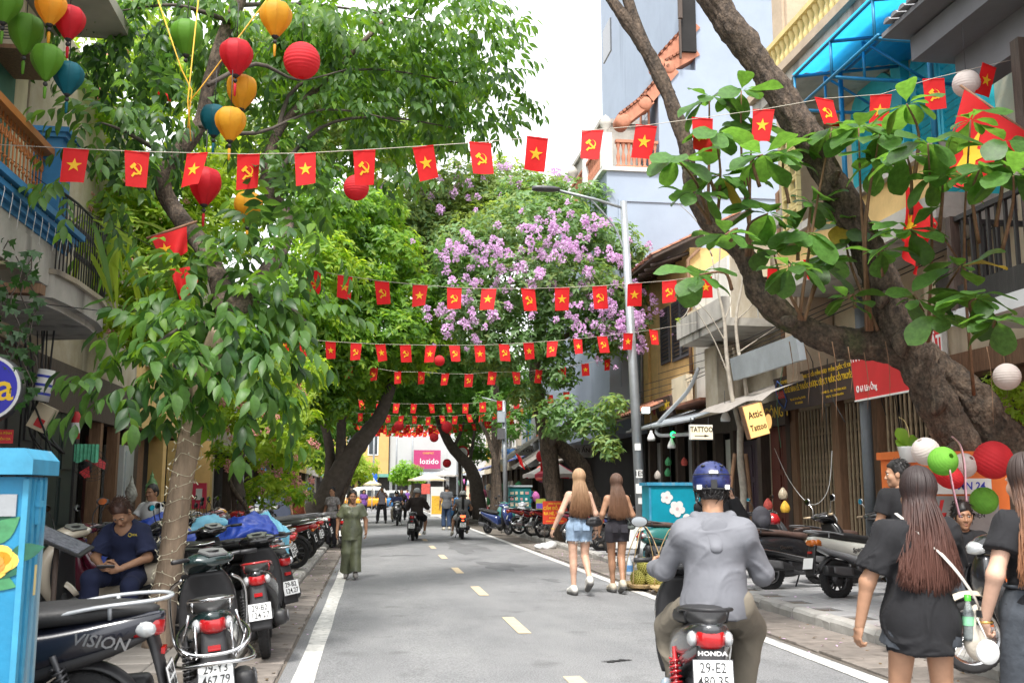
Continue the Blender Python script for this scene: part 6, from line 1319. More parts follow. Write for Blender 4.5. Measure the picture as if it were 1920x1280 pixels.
for i, (x, y, s, mm, l, a) in enumerate(((5.7, 30.2, lowK, P_red, 'red spoked motorbike left of the notice sign', -80), (5.6, 31.6, lowK, P_mar, 'maroon motorbike with yellow hub left of the notice sign', -84), (5.4, 33.2, lowK, P_red, 'motorbike with round red tail next to the slim tree', -86), (6.1, 25.2, lowK, P_blk, 'black motorbike half hidden behind the red notice sign', -80), (5.9, 23.6, lowR, P_blk, 'black motorbike beside the woman in denim shorts', -70), (5.8, 21.6, lowR, P_blu, 'blue motorbike between the two women', -75), (6.3, 19.6, sil, P_gry, 'graphite scooter beside the lamp post foot', -75))):
 again(s, l, (x, y, .1), R(a), -.1, GR_, {P_mar: mm, P_red: mm, P_sil: mm})
again(sil, 'shiny blue scooter facing the road beside the slim peeling tree', (4.35, 35.2, .02), R(-152), .06, GR_, {P_sil: P_blu})
k = 0
for i, (x, y, mm, l) in enumerate(((3.9, 47, P_sky, 'bright blue scooter facing the road beyond the walking man'), (4.2, 48.5, P_wht, 'white scooter beyond the walking man'), (4.4, 50.2, P_wht, 'white motorbike next to the leaning far tree'), (4.5, 52, P_teal, 'teal scooter by the foot of the leaning far tree'), (4.3, 54, P_blk, 'black scooter past the leaning far tree'), (4.4, 57, P_blu, 'dark blue scooter deep on the right kerb'), (4.4, 60, P_sil, 'silver scooter farthest along the right kerb'), (5.1, 38.0, P_teal, 'teal scooter in front of the stickered cabinet'), (5.4, 36.4, P_sil, 'silver scooter between the blue one and the cabinet'), (-2, 33, P_blk, 'black scooter by the foot of the thick leaning tree'), (-1.9, 35, P_red, 'red scooter past the thick leaning tree'), (-2, 37.5, P_gry, 'grey scooter past the thick leaning tree'))):
 again(sil, l, (x, y, .05), R(150 if x > 0 else 84)+random.uniform(-.2, .2), -.08, GF, {P_sil: mm})
ftw = underbone('old motorbike with spoked front wheel and cream fender cut off by the bottom right corner', (5.22, 7.35, .1), R(86), P_blk, spoke=True, plate=None, fendm=P_pearl, mirrors=False, lean=-.05)
r1 = scooter('grey and black scooter ridden by the man in grey hoodie, plate 29-E2', (1.92, 5.95, .02), R(-13), P_gry, lower=P_gry, rail=m_blkp, plate=('29-E2', '480.35'), lean=0, shockm=P_red, brand='HONDA', pz=.565, mirrors=True)
r2 = again(bz, 'black scooter ridden by the man in dark brown', (1.32, 32.0, 0), R(-8), 0, None, {P_red: m_chr}); r3 = again(bz, 'black scooter with glowing tail lamp ridden by the long-haired woman', (2.85, 32.8, 0), R(-2), 0, None, {P_red: m_blkp, m_redl: mat('lit_tail', (.6, .02, .01), .3, 0, emit=((1, .1, .03), 1.6))})
r4 = again(sil, 'dark scooter coming towards us with two riders', (1.1, 46.0, 0), R(178), 0, None, {P_sil: P_blk}); r5 = again(sil, 'dark red scooter ridden by the person in denim jacket', (-2.3, 24.9, .1), R(88), -.02, None, {P_sil: P_mar})
for q in (r2, r3, r4, r5):
 if 'group' in q: del q['group']
# ================================================================ THE PEOPLE IN THE STREET
c_nav = mat('navy_scrubs', (.012, .018, .055), .9, .15, 6, .25, 10); c_gry = mat('grey_jersey', (.165, .17, .19), .75, .07, 5, .25, 9); c_kha = mat('khaki_cotton', (.2, .175, .135), .9, .1, 6, .35, 10)
c_blk = mat('black_cotton', (.010, .010, .012), .92, .2, 6, .4, 9); c_tank = mat('black_rib', (.014, .013, .018), .85, .2, 10, .15, 30); c_den = mat('light_denim', (.27, .37, .50), .9, .25, 9, .25, 25, detail=8); c_dkd = mat('charcoal_denim', (.05, .058, .07), .9, .25, 9, .3, 25, detail=8)
c_drk = mat('black_denim', (.028, .026, .034), .9, .2, 9, .2, 25); c_oli = mat('olive_satin', (.15, .165, .095), .42, .15, 4, .35, 8, col2=(.07, .08, .05), spec=.6); c_brn = mat('dark_brown_cloth', (.03, .022, .02), .9, .15, 6, .3, 9); c_jean = mat('blue_jeans', (.02, .04, .085), .9, .2, 8, .2, 20)
c_ltd = mat('washed_denim', (.30, .37, .44), .9, .25, 5, .25, 12); c_teeg = mat('grey_tee', (.10, .105, .115), .9, .1, 6, .25, 10); c_rust = mat('rust_print', (.25, .06, .03), .9, .4, 16); c_purp = mat('purple_tee', (.17, .07, .30), .9, .1, 6); c_lil = mat('pale_shirt', (.42, .38, .45), .9, .1, 6); c_wht = mat('white_tee', (.6, .6, .6), .9, .08, 6)
s_blk = mat('black_shoe', (.014, .014, .015), .35, .1, 10); s_wht = mat('white_trainer', (.62, .61, .57), .7, .1, 10); s_sol = mat('grey_sole', (.12, .115, .11), .8, .1, 10); s_cream = mat('cream_sole', (.5, .45, .36), .8, .1, 10)
RIDE = dict(pelvis=(0, 0, .80), chest=(0, .03, 1.10), neck=(0, .03, 1.29), head=(0, .055, 1.455), sh=(.19, .02, 1.245), el=(.30, .14, 1.02), wr=(.325, .36, .97), hip=(.1, .01, .79), kn=(.19, .40, .66), an=(.16, .36, .24), toe=(.17, .52, .2), handL=(.1, 1, -.2), handR=(-.1, 1, -.2))
def helmet(root, I, m, band=None, full=False, lab=None, peak=True):
 P = I['P']; r = I['r']; HF = I['HF']; hd = I['hd']; b = MB(); n = 20; rs = []
 for i in range(9):
  f = -.45+ (math.pi/2+.45)*i/8; ring = []
  for k in range(n):
   a = 2*math.pi*k/n; ring.append(P((.108*math.cos(a)*math.cos(f), -.01+.128*math.sin(a)*math.cos(f), .045+.112*math.sin(f))))
  rs.append(ring)
 h = b.rings(rs).build('helmet', m, root)
 tri = MB()
 tri.tube([P((.1*math.cos(a), -.01+.118*math.sin(a), -.004)) for a in np.linspace(0, 6.283, 25)[:-1]], .006*r, 6, closed=True).build('rim', m_blkp, h)
 if peak: MB().prism([P((x, .10+.05*(1-(x/.075)**2), .045)) for x in (-.075, -.05, -.02, .02, .05, .075)], (0, 0, .008)).build('peak', m, h)
 for sg in (-1, 1): MB().tube([P((sg*.1, .0, .02)), P((sg*.085, .03, -.06)), P((sg*.03, .06, -.125))], .005*r, 5).build('strap', m_black, h)
 return h
J = dict(RIDE); J.update(head=(.0, .055, 1.45), pelvis=(0, .02, .82), hip=(.1, .03, .80), kn=(.23, .36, .64), elL=(-.275, .12, .99), wrL=(-.335, .34, .985), elR=(.275, .10, .97), wrR=(.32, .33, .965), sh=(.175, .0, 1.215))
p, I = person('person', 'rider in grey hooded top, khaki trousers and dark blue helmet seen from behind', (1.94, 5.6, .03), R(-13), 1.72, 'm', J, m_skA, dict(m=c_gry, sleeve=1.93, hem=.09, a=.032, sa=.02, fold=.0065, f=13, name='hooded_top'), dict(m=c_kha, a=.03, b=.04, c=.045, fold=.013), dict(m=s_blk), .009, (1.25, 1.25), dict(kind='short', m=m_hairk), eyes=False)
hm = helmet(p, I, mat('navy_helmet', (.018, .028, .12), .4, .05, 8, coat=.1), peak=True); P_ = I['P']
MB().box(P_((0, -.136, .02)), (.034, .012, .05)).build('vent', m_black, hm); MB().box(P_((0, -.13, .085)), (.05, .01, .018), (R(-35), 0, 0)).build('sticker', m_whitep, hm)
for sx in (-.075, .075): MB().box(P_((sx, -.098, .006)), (.03, .012, .026), (0, 0, sx*8)).build('sticker', m_whitep, hm)
for sx in (-1, 1): MB().ball(P_((sx*.05, -.075, .125)), (.016, .02, .006), 8, 5).build('vent', m_black, hm)
MB().tube([P_((.113*math.cos(a), -.01+.133*math.sin(a), .075)) for a in np.linspace(3.5, 5.9, 14)], .0035, 5).build('groove', m_black, hm)
hb_ = I['nec']; s = Sdf(); rr_ = I['r']
for x in (-1, 1): s.cone(hb_+np.array([x*.095, -.02, .0]), hb_+np.array([x*.015, -.125, -.17]), .03, .03, .04).cone(hb_+np.array([x*.1, -.02, .0]), hb_+np.array([x*.06, .07, -.01]), .034, .03, .03)
s.ell(hb_+np.array([0, -.1, -.06]), (.08, .026, .07), k=.05)
V, Fq = s.solve(.009); link('hood', qmesh('hood', (folds(V, Fq, .006, 17, 5), Fq), c_gry), p)
bagm = mat('blue_plastic_bag', (.25, .5, .62), .25, .3, 9, .5, 14, transm=.25, col2=(.5, .4, .42)); s = Sdf(); s.ell((0, 0, .13), (.1, .07, .14), k=.03).cone((0, 0, .2), (.02, 0, .3), .05, .03, .03); V, Fq = s.solve(.012); tag(link('plastic_bag', qmesh('plastic_bag', (folds(V, Fq, .014, 16, 2), Fq), bagm), None, (1.66, 5.75, .1)), "crumpled pale blue plastic bag hanging at the grey rider's left foot", 'bag')
J = dict(knL=(-.08, .02, .50), anL=(-.085, -.02, .09), toeL=(-.1, .12, .03), knR=(.10, .05, .5), anR=(.09, -.22, .22), toeR=(.09, -.14, .09), elL=(-.27, -.05, 1.12), wrL=(-.36, .04, .89), elR=(.235, -.05, 1.1), wrR=(.25, .0, .86), head=(.01, .01, 1.585))
p, I = person('person', 'blond woman in black tank top and frayed denim shorts walking away', (3.02, 14.7, .015), R(4), 1.77, 'f', J, m_skB, dict(m=c_tank, sleeve=0, tank=1, hem=.0, a=.010, scoop=-.1, fold=.004, name='tank_top'), dict(m=c_den, a=.017, b=.028, len=.44, waist=.12, name='denim_shorts'), dict(m=s_wht, sole=s_sol), .009, (.5, .5), dict(kind='long', m=hair_dye('hair_blond_dye', (.40, .25, .14), (.20, .095, .045), 1.65, 1.2), len=.44, n=900, wave=.016), eyes=False)
g = I['g']
fr = MB(); rngf = random.Random(4)
for sd in (-1, 1):
 c = g('hip', sd)+(g('kn', sd)-g('hip', sd))*.44
 for i in range(60): a = rngf.uniform(0, 6.28); q = Vector(c)+Vector((.10*math.cos(a), .10*math.sin(a), rngf.uniform(0, .02))); fr.tube([q, q+Vector((rngf.uniform(-.02, .02), rngf.uniform(-.02, .02), -rngf.uniform(.02, .055)))], .0022, 4)
fr.build('frayed_hem', mat('fray', (.6, .62, .62), .9, 0), p, kind='stuff')
def back_pockets(p, I, m, w=.1):
 pel = I['pel']
 for sx in (-1, 1): MB().box(Vector(pel)+Vector((sx*.075, -.142, -.0)), (w, .012, .12), (R(-8), 0, sx*-.35)).build('pocket', m, p)
 MB().tube([Vector(pel)+Vector((.15*math.cos(a), .115*math.sin(a), .118)) for a in np.linspace(0, 6.28, 20)[:-1]], .009, 5, closed=True).build('waistband', m, p)
back_pockets(p, I, c_den)
MB().lathe([(.033, 0), (.036, .006), (.033, .012)], g('wr', -1), 12).build('bracelet', m_yel, p); MB().lathe([(.031, -.0), (.034, .01), (.031, .02)], g('wr', 1), 12).build('hair_tie', m_black, p)
def shoulder_bag(label, root_loc, rz, strap, bagc, size, m, mi=None):
 t = thing('shoulder_bag', label, 'bag', root_loc, rz); s = Sdf(); s.ell(bagc, size, k=.02).ell(np.array(bagc)-[0, 0, size[2]*.4], np.array(size)*[1.1, 1.05, .6], k=.02); V, Fq = s.solve(.011)
 link('pouch', qmesh('pouch', (folds(V, Fq, .007, 14, 3), Fq), m), t); MB().tube(catmull(strap, 4), .014, 6, flat=.25).build('strap', mi or m, t); MB().box(Vector(bagc)+Vector((0, -size[1]-.0, size[2]*.35)), (size[0]*1.3, .012, .012)).build('zip', m_alud, t); return t
shoulder_bag("small black crossbody bag on the blond woman's hip", (3.02, 14.7, .015), R(4), [(-.13, -.03, 1.46), (-.08, -.125, 1.38), (.05, -.155, 1.22), (.16, -.14, 1.12), (.2, -.1, 1.09)], (.19, -.15, 1.04), (.12, .05, .075), mat('black_nylon', (.014, .014, .016), .5, .2, 8, .2, 20))
J = dict(knL=(-.06, .10, .51), anL=(-.04, .12, .1), toeL=(-.05, .26, .04), knR=(.07, .03, .5), anR=(.03, -.16, .16), toeR=(.03, -.06, .05), elR=(.24, -.03, 1.12), wrR=(.13, .17, 1.14), elL=(-.23, -.02, 1.13), wrL=(-.25, .08, .90))
p, I = person('person', 'brunette woman in black top and dark shorts walking beside the blond one', (3.66, 14.95, .0), R(3), 1.72, 'f', J, m_skA, dict(m=c_tank, sleeve=0, tank=1, hem=.0, a=.010, scoop=-.1, fold=.004, name='tank_top'), dict(m=c_drk, a=.018, b=.028, len=.4, waist=.13, name='shorts'), dict(m=s_cream, sole=s_sol), .009, (.5, .5), dict(kind='long', m=hair_dye('hair_brunette_dye', (.11, .06, .04), (.22, .11, .06), 1.6, 1.15), len=.42, n=900, wave=.012), eyes=False)
back_pockets(p, I, c_drk)
shoulder_bag('grey-green flat strap bag worn by the brunette woman', (3.66, 14.95, 0), R(3), [(-.12, -.03, 1.42), (-.06, -.13, 1.33), (.08, -.15, 1.15), (.19, -.1, 1.0)], (.2, -.06, .98), (.07, .035, .06), mat('sage_canvas', (.12, .14, .13), .8, .1, 8))
J = dict(knL=(-.1, .1, .5), anL=(-.1, .05, .1), knR=(.1, .0, .49), anR=(.1, -.15, .12), elL=(-.285, .02, 1.10), wrL=(-.32, .07, .86), elR=(.24, .06, 1.13), wrR=(.16, .22, 1.05), head=(.03, .02, 1.58), sh=(.168, -.01, 1.375))
p, I = person('person', 'woman with long reddish hair in loose black T-shirt and shorts walking away', (2.79, 4.92, 0), R(-2), 1.58, 'f', J, m_skA, dict(m=c_blk, sleeve=.78, hem=.2, a=.042, sa=.036, fold=.013, f=13, flare=.165, name='t_shirt'), dict(m=c_dkd, a=.03, b=.05, len=.34, name='shorts'), dict(m=s_wht), .008, (.6, .6), dict(kind='long', m=hair_dye('hair_auburn_dye', (.022, .012, .011), (.115, .046, .032), 1.52, 1.12), len=.43, n=1500, wave=.015, wf=5, spread=.15, arc=1.85), eyes=False)
shoulder_bag('cream quilted handbag with round white charm at the side of the woman in black', (2.79, 4.92, 0), R(-2), [(-.1, .0, 1.37), (-.05, -.13, 1.28), (.08, -.19, 1.12), (.19, -.17, .98), (.25, -.12, .9)], (.26, -.08, .78), (.06, .06, .14), mat('cream_leather', (.55, .50, .42), .6, .15, 10, .3, 25), mat('white_strap', (.6, .57, .52), .6, 0))
t = thing('bag_charm', 'round white charm dangling from the cream handbag', 'charm', (3.02, 4.74, .70)); MB().lathe([(0, -.014), (.055, -.014), (.06, -.006), (.06, .006), (.055, .014), (0, .014)], (0, -.02, 0), 20, 'y').build('disc', m_whitep, t); MB().tube([(0, -.02, .06), (-.02, .02, .16)], .004, 5).build('cord', m_whitep, t)
J = dict(elL=(-.26, -.03, 1.115), wrL=(-.26, .07, .88), elR=(.25, 0, 1.1), wrR=(.25, .05, .87), knL=(-.1, .05, .5), anL=(-.1, .0, .09), head=(.0, .02, 1.585), handL=(.12, .25, -1))
p, I = person('person', 'woman with copper-tipped hair and grey jeans cut off by the right edge', (3.30, 4.72, 0), R(6), 1.64, 'f', J, m_skB, dict(m=c_blk, sleeve=.55, hem=-.02, a=.022, sa=.03, fold=.009, f=13, name='top'), dict(m=c_dkd, a=.022, b=.03, c=.04, waist=.1, name='jeans'), dict(m=s_wht), .008, (.9, .9), dict(kind='long', m=hair_dye('hair_copper_dye', (.035, .02, .016), (.27, .115, .05), 1.58, 1.12), len=.46, n=1400, wave=.016, wf=5, spread=.17, arc=1.8), eyes=False)
back_pockets(p, I, c_dkd, .12); w = I['g']('wr', -1)
MB().lathe([(.03, -.008), (.034, 0), (.03, .008)], Vector(w)+Vector((0, 0, .03)), 14).box(Vector(w)+Vector((-.03, 0, .03)), (.012, .034, .034)).build('watch', m_black, p); MB().lathe([(.036, -.006), (.041, 0), (.036, .006)], Vector(w)+Vector((0, 0, -.01)), 14).build('bracelet', mat('gold_band', (.6, .35, .1), .3, .1, metal=.8), p)
bt = thing('water_bottle', 'clear water bottle with green cap held in the hand at the right edge', 'bottle', (3.0, 4.83, .74)); MB().lathe([(.0, 0), (.03, 0), (.032, .02), (.03, .06), (.032, .09), (.03, .13), (.014, .18), (.013, .2)], n=14).build('bottle_body', mat('clear_plastic', (.75, .85, .85), .08, 0, transm=.75), bt); MB().lathe([(.0325, .075), (.0325, .12)], n=14).build('paper_label', mat('bottle_label', (.25, .6, .35), .5, .3, 20), bt); MB().lathe([(.016, .195), (.016, .225), (0, .225)], n=12).build('cap', mat('green_cap', (.1, .6, .06), .4, 0), bt)
J = dict(face=(-.85, .55, -.1), head=(-.02, .02, 1.585), elL=(-.24, .03, 1.1), wrL=(-.24, .12, .86))
p, I = person('person', 'young man with short black hair and black T-shirt standing before the folding gate', (4.92, 8.9, .1), R(8), 1.66, 'm', J, m_skA, dict(m=c_blk, sleeve=.62, hem=.16, a=.028, sa=.03), dict(m=c_dkd), dict(m=s_wht), .01, (.4, .4), dict(kind='short', m=m_hairk, rough=.009))
SM = ony(1802, 975, 9.05)
J = dict(pelvis=(0, 0, .46), chest=(0, -.02, .78), neck=(0, .02, .96), head=(0, .05, 1.12), face=(.12, 1, -.08), sh=(.185, -.01, .92), elL=(-.27, .06, .66), wrL=(-.2, .25, .55), elR=(.26, .0, .66), wrR=(.22, .2, .53), hip=(.1, .03, .45), kn=(.17, .42, .47), an=(.16, .38, .09), toe=(.19, .52, .03))
p, I = person('person', 'man in black T-shirt sitting in front of the orange cabinet, mouth open', (SM.x, 9.05, .1), R(170), 1.75, 'm', J, m_skC, dict(m=c_blk, sleeve=.62, hem=.06, a=.026, sa=.03), dict(m=c_dkd, a=.02, b=.03, len=1.7), dict(m=s_blk), .008, (.5, .5), dict(kind='short', m=m_hairk, line=.05, rough=.011))
st = thing('low_stool', 'low stool under the sitting man in black', 'stool', (SM.x, 9.1, .1)); MB().box((0, 0, .33), (.32, .3, .035)).build('seat', m_brown, st)
for sx in (-1, 1):
 for sy in (-1, 1): MB().tube([(sx*.12, sy*.11, .32), (sx*.14, sy*.13, 0)], .014, 6).build('leg', m_brown, st)
J = dict(face=(-.45, 1, -.05), head=(-.02, .04, 1.58), elL=(-.2, .16, 1.2), wrL=(-.09, .17, 1.46), elR=(.3, .06, 1.3), wrR=(.14, .22, 1.44), handL=(.2, .1, 1), handR=(.05, .3, 1), sh=(.158, 0, 1.38))
p, I = person('person', 'woman holding a camera to her face with one sleeve raised, behind the rider', (4.42, 12.4, .0), R(172), 1.66, 'f', J, m_skB, dict(m=c_blk, sleeve=1.9, hem=.1, a=.03, sa=.045, name='blouse'), dict(m=c_blk, b=.05, c=.07), dict(m=s_blk), .01, (.8, .8), dict(kind='long', m=m_hairk, len=.4, n=300), lips=m_lipr)
q = I['P']((0, .115, -.035)); ca = thing('compact_camera', 'black compact camera held by the woman in black blouse', 'camera', Vector((4.42, 12.4, 0))+Matrix.Rotation(R(172), 3, 'Z') @ Vector(q), R(172+24)); MB().box((0, 0, 0), (.115, .04, .07)).box((.0, 0, .04), (.05, .035, .018)).build('camera_body', m_black, ca); MB().lathe([(.0, 0), (.03, 0), (.032, .03), (.026, .045), (0, .04)], (0, .02, 0), 16, 'y').build('lens', m_alud, ca)
J = dict(pelvis=(0, 0, .80), chest=(0, .07, 1.10), neck=(0, .15, 1.26), head=(-.02, .275, 1.365), face=(-.08, .62, -.8), hup=(0, .8, .6), sh=(.17, .10, 1.19), elL=(-.25, .16, .95), wrL=(-.07, .34, .86), elR=(.25, .17, .95), wrR=(.09, .36, .87), handL=(.8, .45, -.1), handR=(-.8, .5, .1), hip=(.1, .02, .79), kn=(.15, .45, .78), knL=(-.2, .40, .72), an=(.15, .42, .33), anL=(-.2, .34, .28), toe=(.17, .56, .29), toeL=(-.21, .48, .24))
p, I = person('person', 'man in navy V-neck scrubs bent over his phone on the ivory scooter', (-2.3, 10.15, -.09), R(168), 1.72, 'm', J, m_skA, dict(m=c_nav, sleeve=.85, hem=.08, a=.03, sa=.035, fold=.011, scoop=.1), dict(m=c_nav, a=.028, b=.03, c=.035, fold=.01), dict(m=s_blk), .0085, (1.0, 1.1), dict(kind='short', m=mat('hair_auburn_short', (.05, .02, .012), .5, .3, 30, .2, 90), rough=.01))
lw = Matrix.Rotation(R(168), 3, 'Z'); MB().lathe([(.03, -.008), (.033, 0), (.03, .008)], I['g']('wr', 1), 14).build('watch', m_alud, p)
q = I['che']; txm = mat('logo_yellow', (.5, .4, .05), .6, 0); lg = MB().lathe([(.012, 0), (.02, 0)], (0, 0, 0), 14, 'y').build('logo', txm, p, loc=Vector(q)+Vector((-.09, .148, .06))); text('SOL', .028, lg, (-.05, .004, 0), txm, (R(90), 0, R(180)), bold=.02)
ph = Vector(I['g']('wr', 1))*.5+Vector(I['g']('wr', -1))*.5; phw = Vector((-2.3, 10.15, -.09))+lw @ (ph+Vector((.01, .08, .02))); t = thing('phone', 'grey smartphone in the hands of the man in navy', 'phone', phw, R(168), rot=(R(25), 0, R(190))); MB().box((0, 0, 0), (.15, .072, .009)).build('phone_case', m_grp, t); MB().box((0, 0, .0055), (.14, .064, .002)).build('screen', m_black, t)
J = dict(knL=(-.09, .08, .5), anL=(-.09, .14, .1), toeL=(-.1, .28, .045), knR=(.09, .02, .5), anR=(.09, -.12, .1), toeR=(.1, .02, .03), elR=(.27, -.04, 1.12), wrR=(.29, .02, .88), elL=(-.27, .0, 1.12), wrL=(-.28, .1, .89), face=(-.1, 1, 0))
p, I = person('person', 'older woman in shiny olive blouse and wide trousers walking towards us', (-.36, 18.0, .0), R(180), 1.50, 'f', J, m_skC, dict(m=c_oli, sleeve=.75, hem=.2, a=.034, sa=.035, flare=.18, name='blouse', scoop=.07, fold=.014), dict(m=c_oli, a=.03, b=.05, c=.085, fold=.012, len=1.95, name='wide_trousers'), dict(m=mat('grey_slipper', (.2, .19, .18), .7)), .0085, (.35, .35), dict(kind='bun', m=m_hairk))
for i in range(4): MB().ball(Vector(I['che'])+Vector((0, .165-.01*(i == 3), .06-.09*i)), .009, 8, 5).build('button', m_alud, p)
p, I = person('person', 'rider in dark brown top and grey helmet on the scooter ahead', (1.36, 31.65, 0), R(-8), 1.7, 'm', dict(RIDE, knR=(.24, .34, .62), anR=(.22, .3, .25), face=(.5, 1, 0)), m_skA, dict(m=c_brn, sleeve=1.75, hem=.06, a=.05, sa=.045, fold=.012), dict(m=c_blk, len=.8, b=.04), dict(m=s_wht), .014, (1, 1), None, eyes=False); helmet(p, I, mat('grey_helmet', (.4, .41, .41), .35, .05, 6))
p, I = person('person', 'woman rider with long black ponytail, white helmet and grey vest', (2.87, 32.45, 0), R(-2), 1.62, 'f', dict(RIDE, knL=(-.3, .3, .62), anL=(-.34, .22, .22), toeL=(-.36, .34, .12)), m_skA, dict(m=mat('grey_vest', (.2, .2, .2), .9), sleeve=.3, hem=.1, a=.04), dict(m=c_wht, len=.7), dict(m=s_cream), .014, (1, 1), dict(kind='long', m=m_hairk, len=.5, n=200, arc=.5, spread=.05), eyes=False); helmet(p, I, mat('white_helmet', (.6, .6, .58), .35, .05, 6))
person('person', 'man in grey T-shirt and blue jeans walking away down the road', (2.9, 40.2, 0), R(3), 1.76, 'm', dict(knL=(-.1, .1, .5), anR=(.1, -.1, .1)), m_skC, dict(m=c_teeg, sleeve=.6, hem=.13), dict(m=c_jean, b=.03, c=.04), dict(m=s_cream), .016, hair=dict(kind='short', m=m_hairk), eyes=False)
J = dict(elR=(.26, .12, 1.2), wrR=(.1, .24, 1.5), elL=(-.26, .12, 1.2), wrL=(-.1, .24, 1.5), handL=(.3, 0, 1), handR=(-.3, 0, 1))
person('person', 'man in pale shirt and dark trousers photographing with both hands raised', (.42, 49.4, 0), R(170), 1.72, 'm', dict(J, hip=(.12, 0, .9), kn=(.17, .02, .49), an=(.2, 0, .085), toe=(.22, .13, .03)), m_skA, dict(m=c_lil, sleeve=.7, hem=.05), dict(m=c_drk), dict(m=s_blk), .018, hair=dict(kind='short', m=m_hairk), eyes=False)
person('person', 'woman in purple T-shirt standing by the crossing', (-.5, 55, 0), R(190), 1.6, 'f', dict(wr=(.2, .18, 1.05)), m_skA, dict(m=c_purp, sleeve=.6, hem=.12, a=.04), dict(m=c_drk), dict(m=s_blk), .02, hair=dict(kind='long', m=m_hairk, len=.3, n=100), eyes=False)
person('person', 'dark-clothed person beside the woman in purple', (-1.2, 56, 0), R(175), 1.68, 'm', None, m_skC, dict(m=c_blk, sleeve=.6, hem=.12), dict(m=c_blk), dict(m=s_blk), .022, hair=dict(kind='short', m=m_hairk), eyes=False)
p, I = person('person', 'front rider with helmet on the oncoming dark scooter', (1.06, 46.35, 0), R(178), 1.65, 'm', RIDE, m_skA, dict(m=c_nav, sleeve=.6), dict(m=c_kha, b=.03), dict(m=s_blk), .02, (1, 1), None, eyes=False); helmet(p, I, P_blk)
person('person', 'bare-headed passenger in black on the oncoming scooter', (1.3, 46.9, .06), R(178), 1.68, 'm', RIDE, m_skA, dict(m=c_blk, sleeve=1.8), dict(m=c_blk), dict(m=s_blk), .02, (1, 1), dict(kind='short', m=m_hairk), eyes=False)
p, I = person('person', 'rider in washed denim jacket and patterned helmet beside the parked row', (-2.62, 24.9, .12), R(90), 1.62, 'f', RIDE, m_skA, dict(m=c_ltd, sleeve=1.9, hem=.08, a=.04, sa=.04, fold=.012), dict(m=c_jean), dict(m=s_blk), .014, (1, 1), None, eyes=False); helmet(p, I, mat('patterned_helmet', (.4, .36, .3), .4, .5, 20, col2=(.12, .1, .1))); MB().ball(I['P']((0, .06, -.055)), (.055, .05, .055), 12, 8).build('face_mask', m_black, p)
person('person', 'woman in rust-red print leaning by the thick tree trunk', (-1.95, 26.9, .1), R(230), 1.58, 'f', dict(head=(.02, .08, 1.56), chest=(0, .03, 1.23)), m_skA, dict(m=c_rust, sleeve=.7, a=.035, hem=.2), dict(m=c_blk), dict(m=s_blk), .016, hair=dict(kind='bun', m=m_hairk), eyes=False)
person('person', 'dark-haired woman looking out beside the thick leaning trunk', (-1.1, 27.8, .0), R(150), 1.6, 'f', None, m_skA, dict(m=mat('grey_print', (.25, .24, .24), .9, .5, 18), sleeve=.6, hem=.1), dict(m=c_drk), dict(m=s_blk), .016, hair=dict(kind='bun', m=m_hairk), eyes=False)
person('person', 'person in pale grey T-shirt half hidden behind the fairy-light trunk', (-3.15, 15.2, .1), R(150), 1.6, 'm', dict(RIDE), m_skC, dict(m=c_wht, sleeve=.6), dict(m=c_jean), dict(m=s_blk), .014, hair=dict(kind='short', m=m_hairk), eyes=False)
for i, (x, y, m, l) in enumerate(((5.6, 58, c_rust, 'shopper in rust red near the far stalls'), (4.9, 66, c_nav, 'shopper in navy under the far cream umbrella'), (2.6, 78, c_purp, 'shopper in purple at the far crossing'), (6.4, 47, c_blk, 'stallholder in black under the grey awning'), (-1.9, 60, c_wht, 'person in white far down the left side'))):
 person('person', l, (x, y, .05), R(random.uniform(100, 250)), 1.62, 'f' if i % 2 else 'm', None, m_skA, dict(m=m, sleeve=.6), dict(m=c_drk), dict(m=s_blk), .024, hair=dict(kind='short', m=m_hairk), eyes=False)
# ================================================================ FLAGS, LANTERNS
f_red = mat('flag_red', (.66, .012, .014), .75, .08, 5, .15, 14, trans=.38); f_yel = mat('flag_gold', (.85, .52, .02), .7, 0, trans=.3)
m_cord = mat('thin_cord', (.55, .5, .42), .7, 0)
def sickle(c, r):
 o = []; N_ = 14
 for i in range(N_+1): a = R(-118)+R(205)*i/N_; o.append((c[0]+r*math.cos(a), c[1]+r*math.sin(a)))
 for i in range(N_+1): a = R(87)-R(205)*i/N_; q = .80+.17*abs(i/N_-.5)*2*(i < N_/2); o.append((c[0]+.07*r*(1-i/N_)-.0+r*q*.95*math.cos(a)-.06*r, c[1]+r*q*.95*math.sin(a)+.06*r))
 return o
def rbar(c, l, w, a):
 ca, sa = math.cos(a), math.sin(a); return [(c[0]+x*ca-y*sa, c[1]+x*sa+y*ca) for x, y in ((-l/2, -w/2), (l/2, -w/2), (l/2, w/2), (-l/2, w/2))]
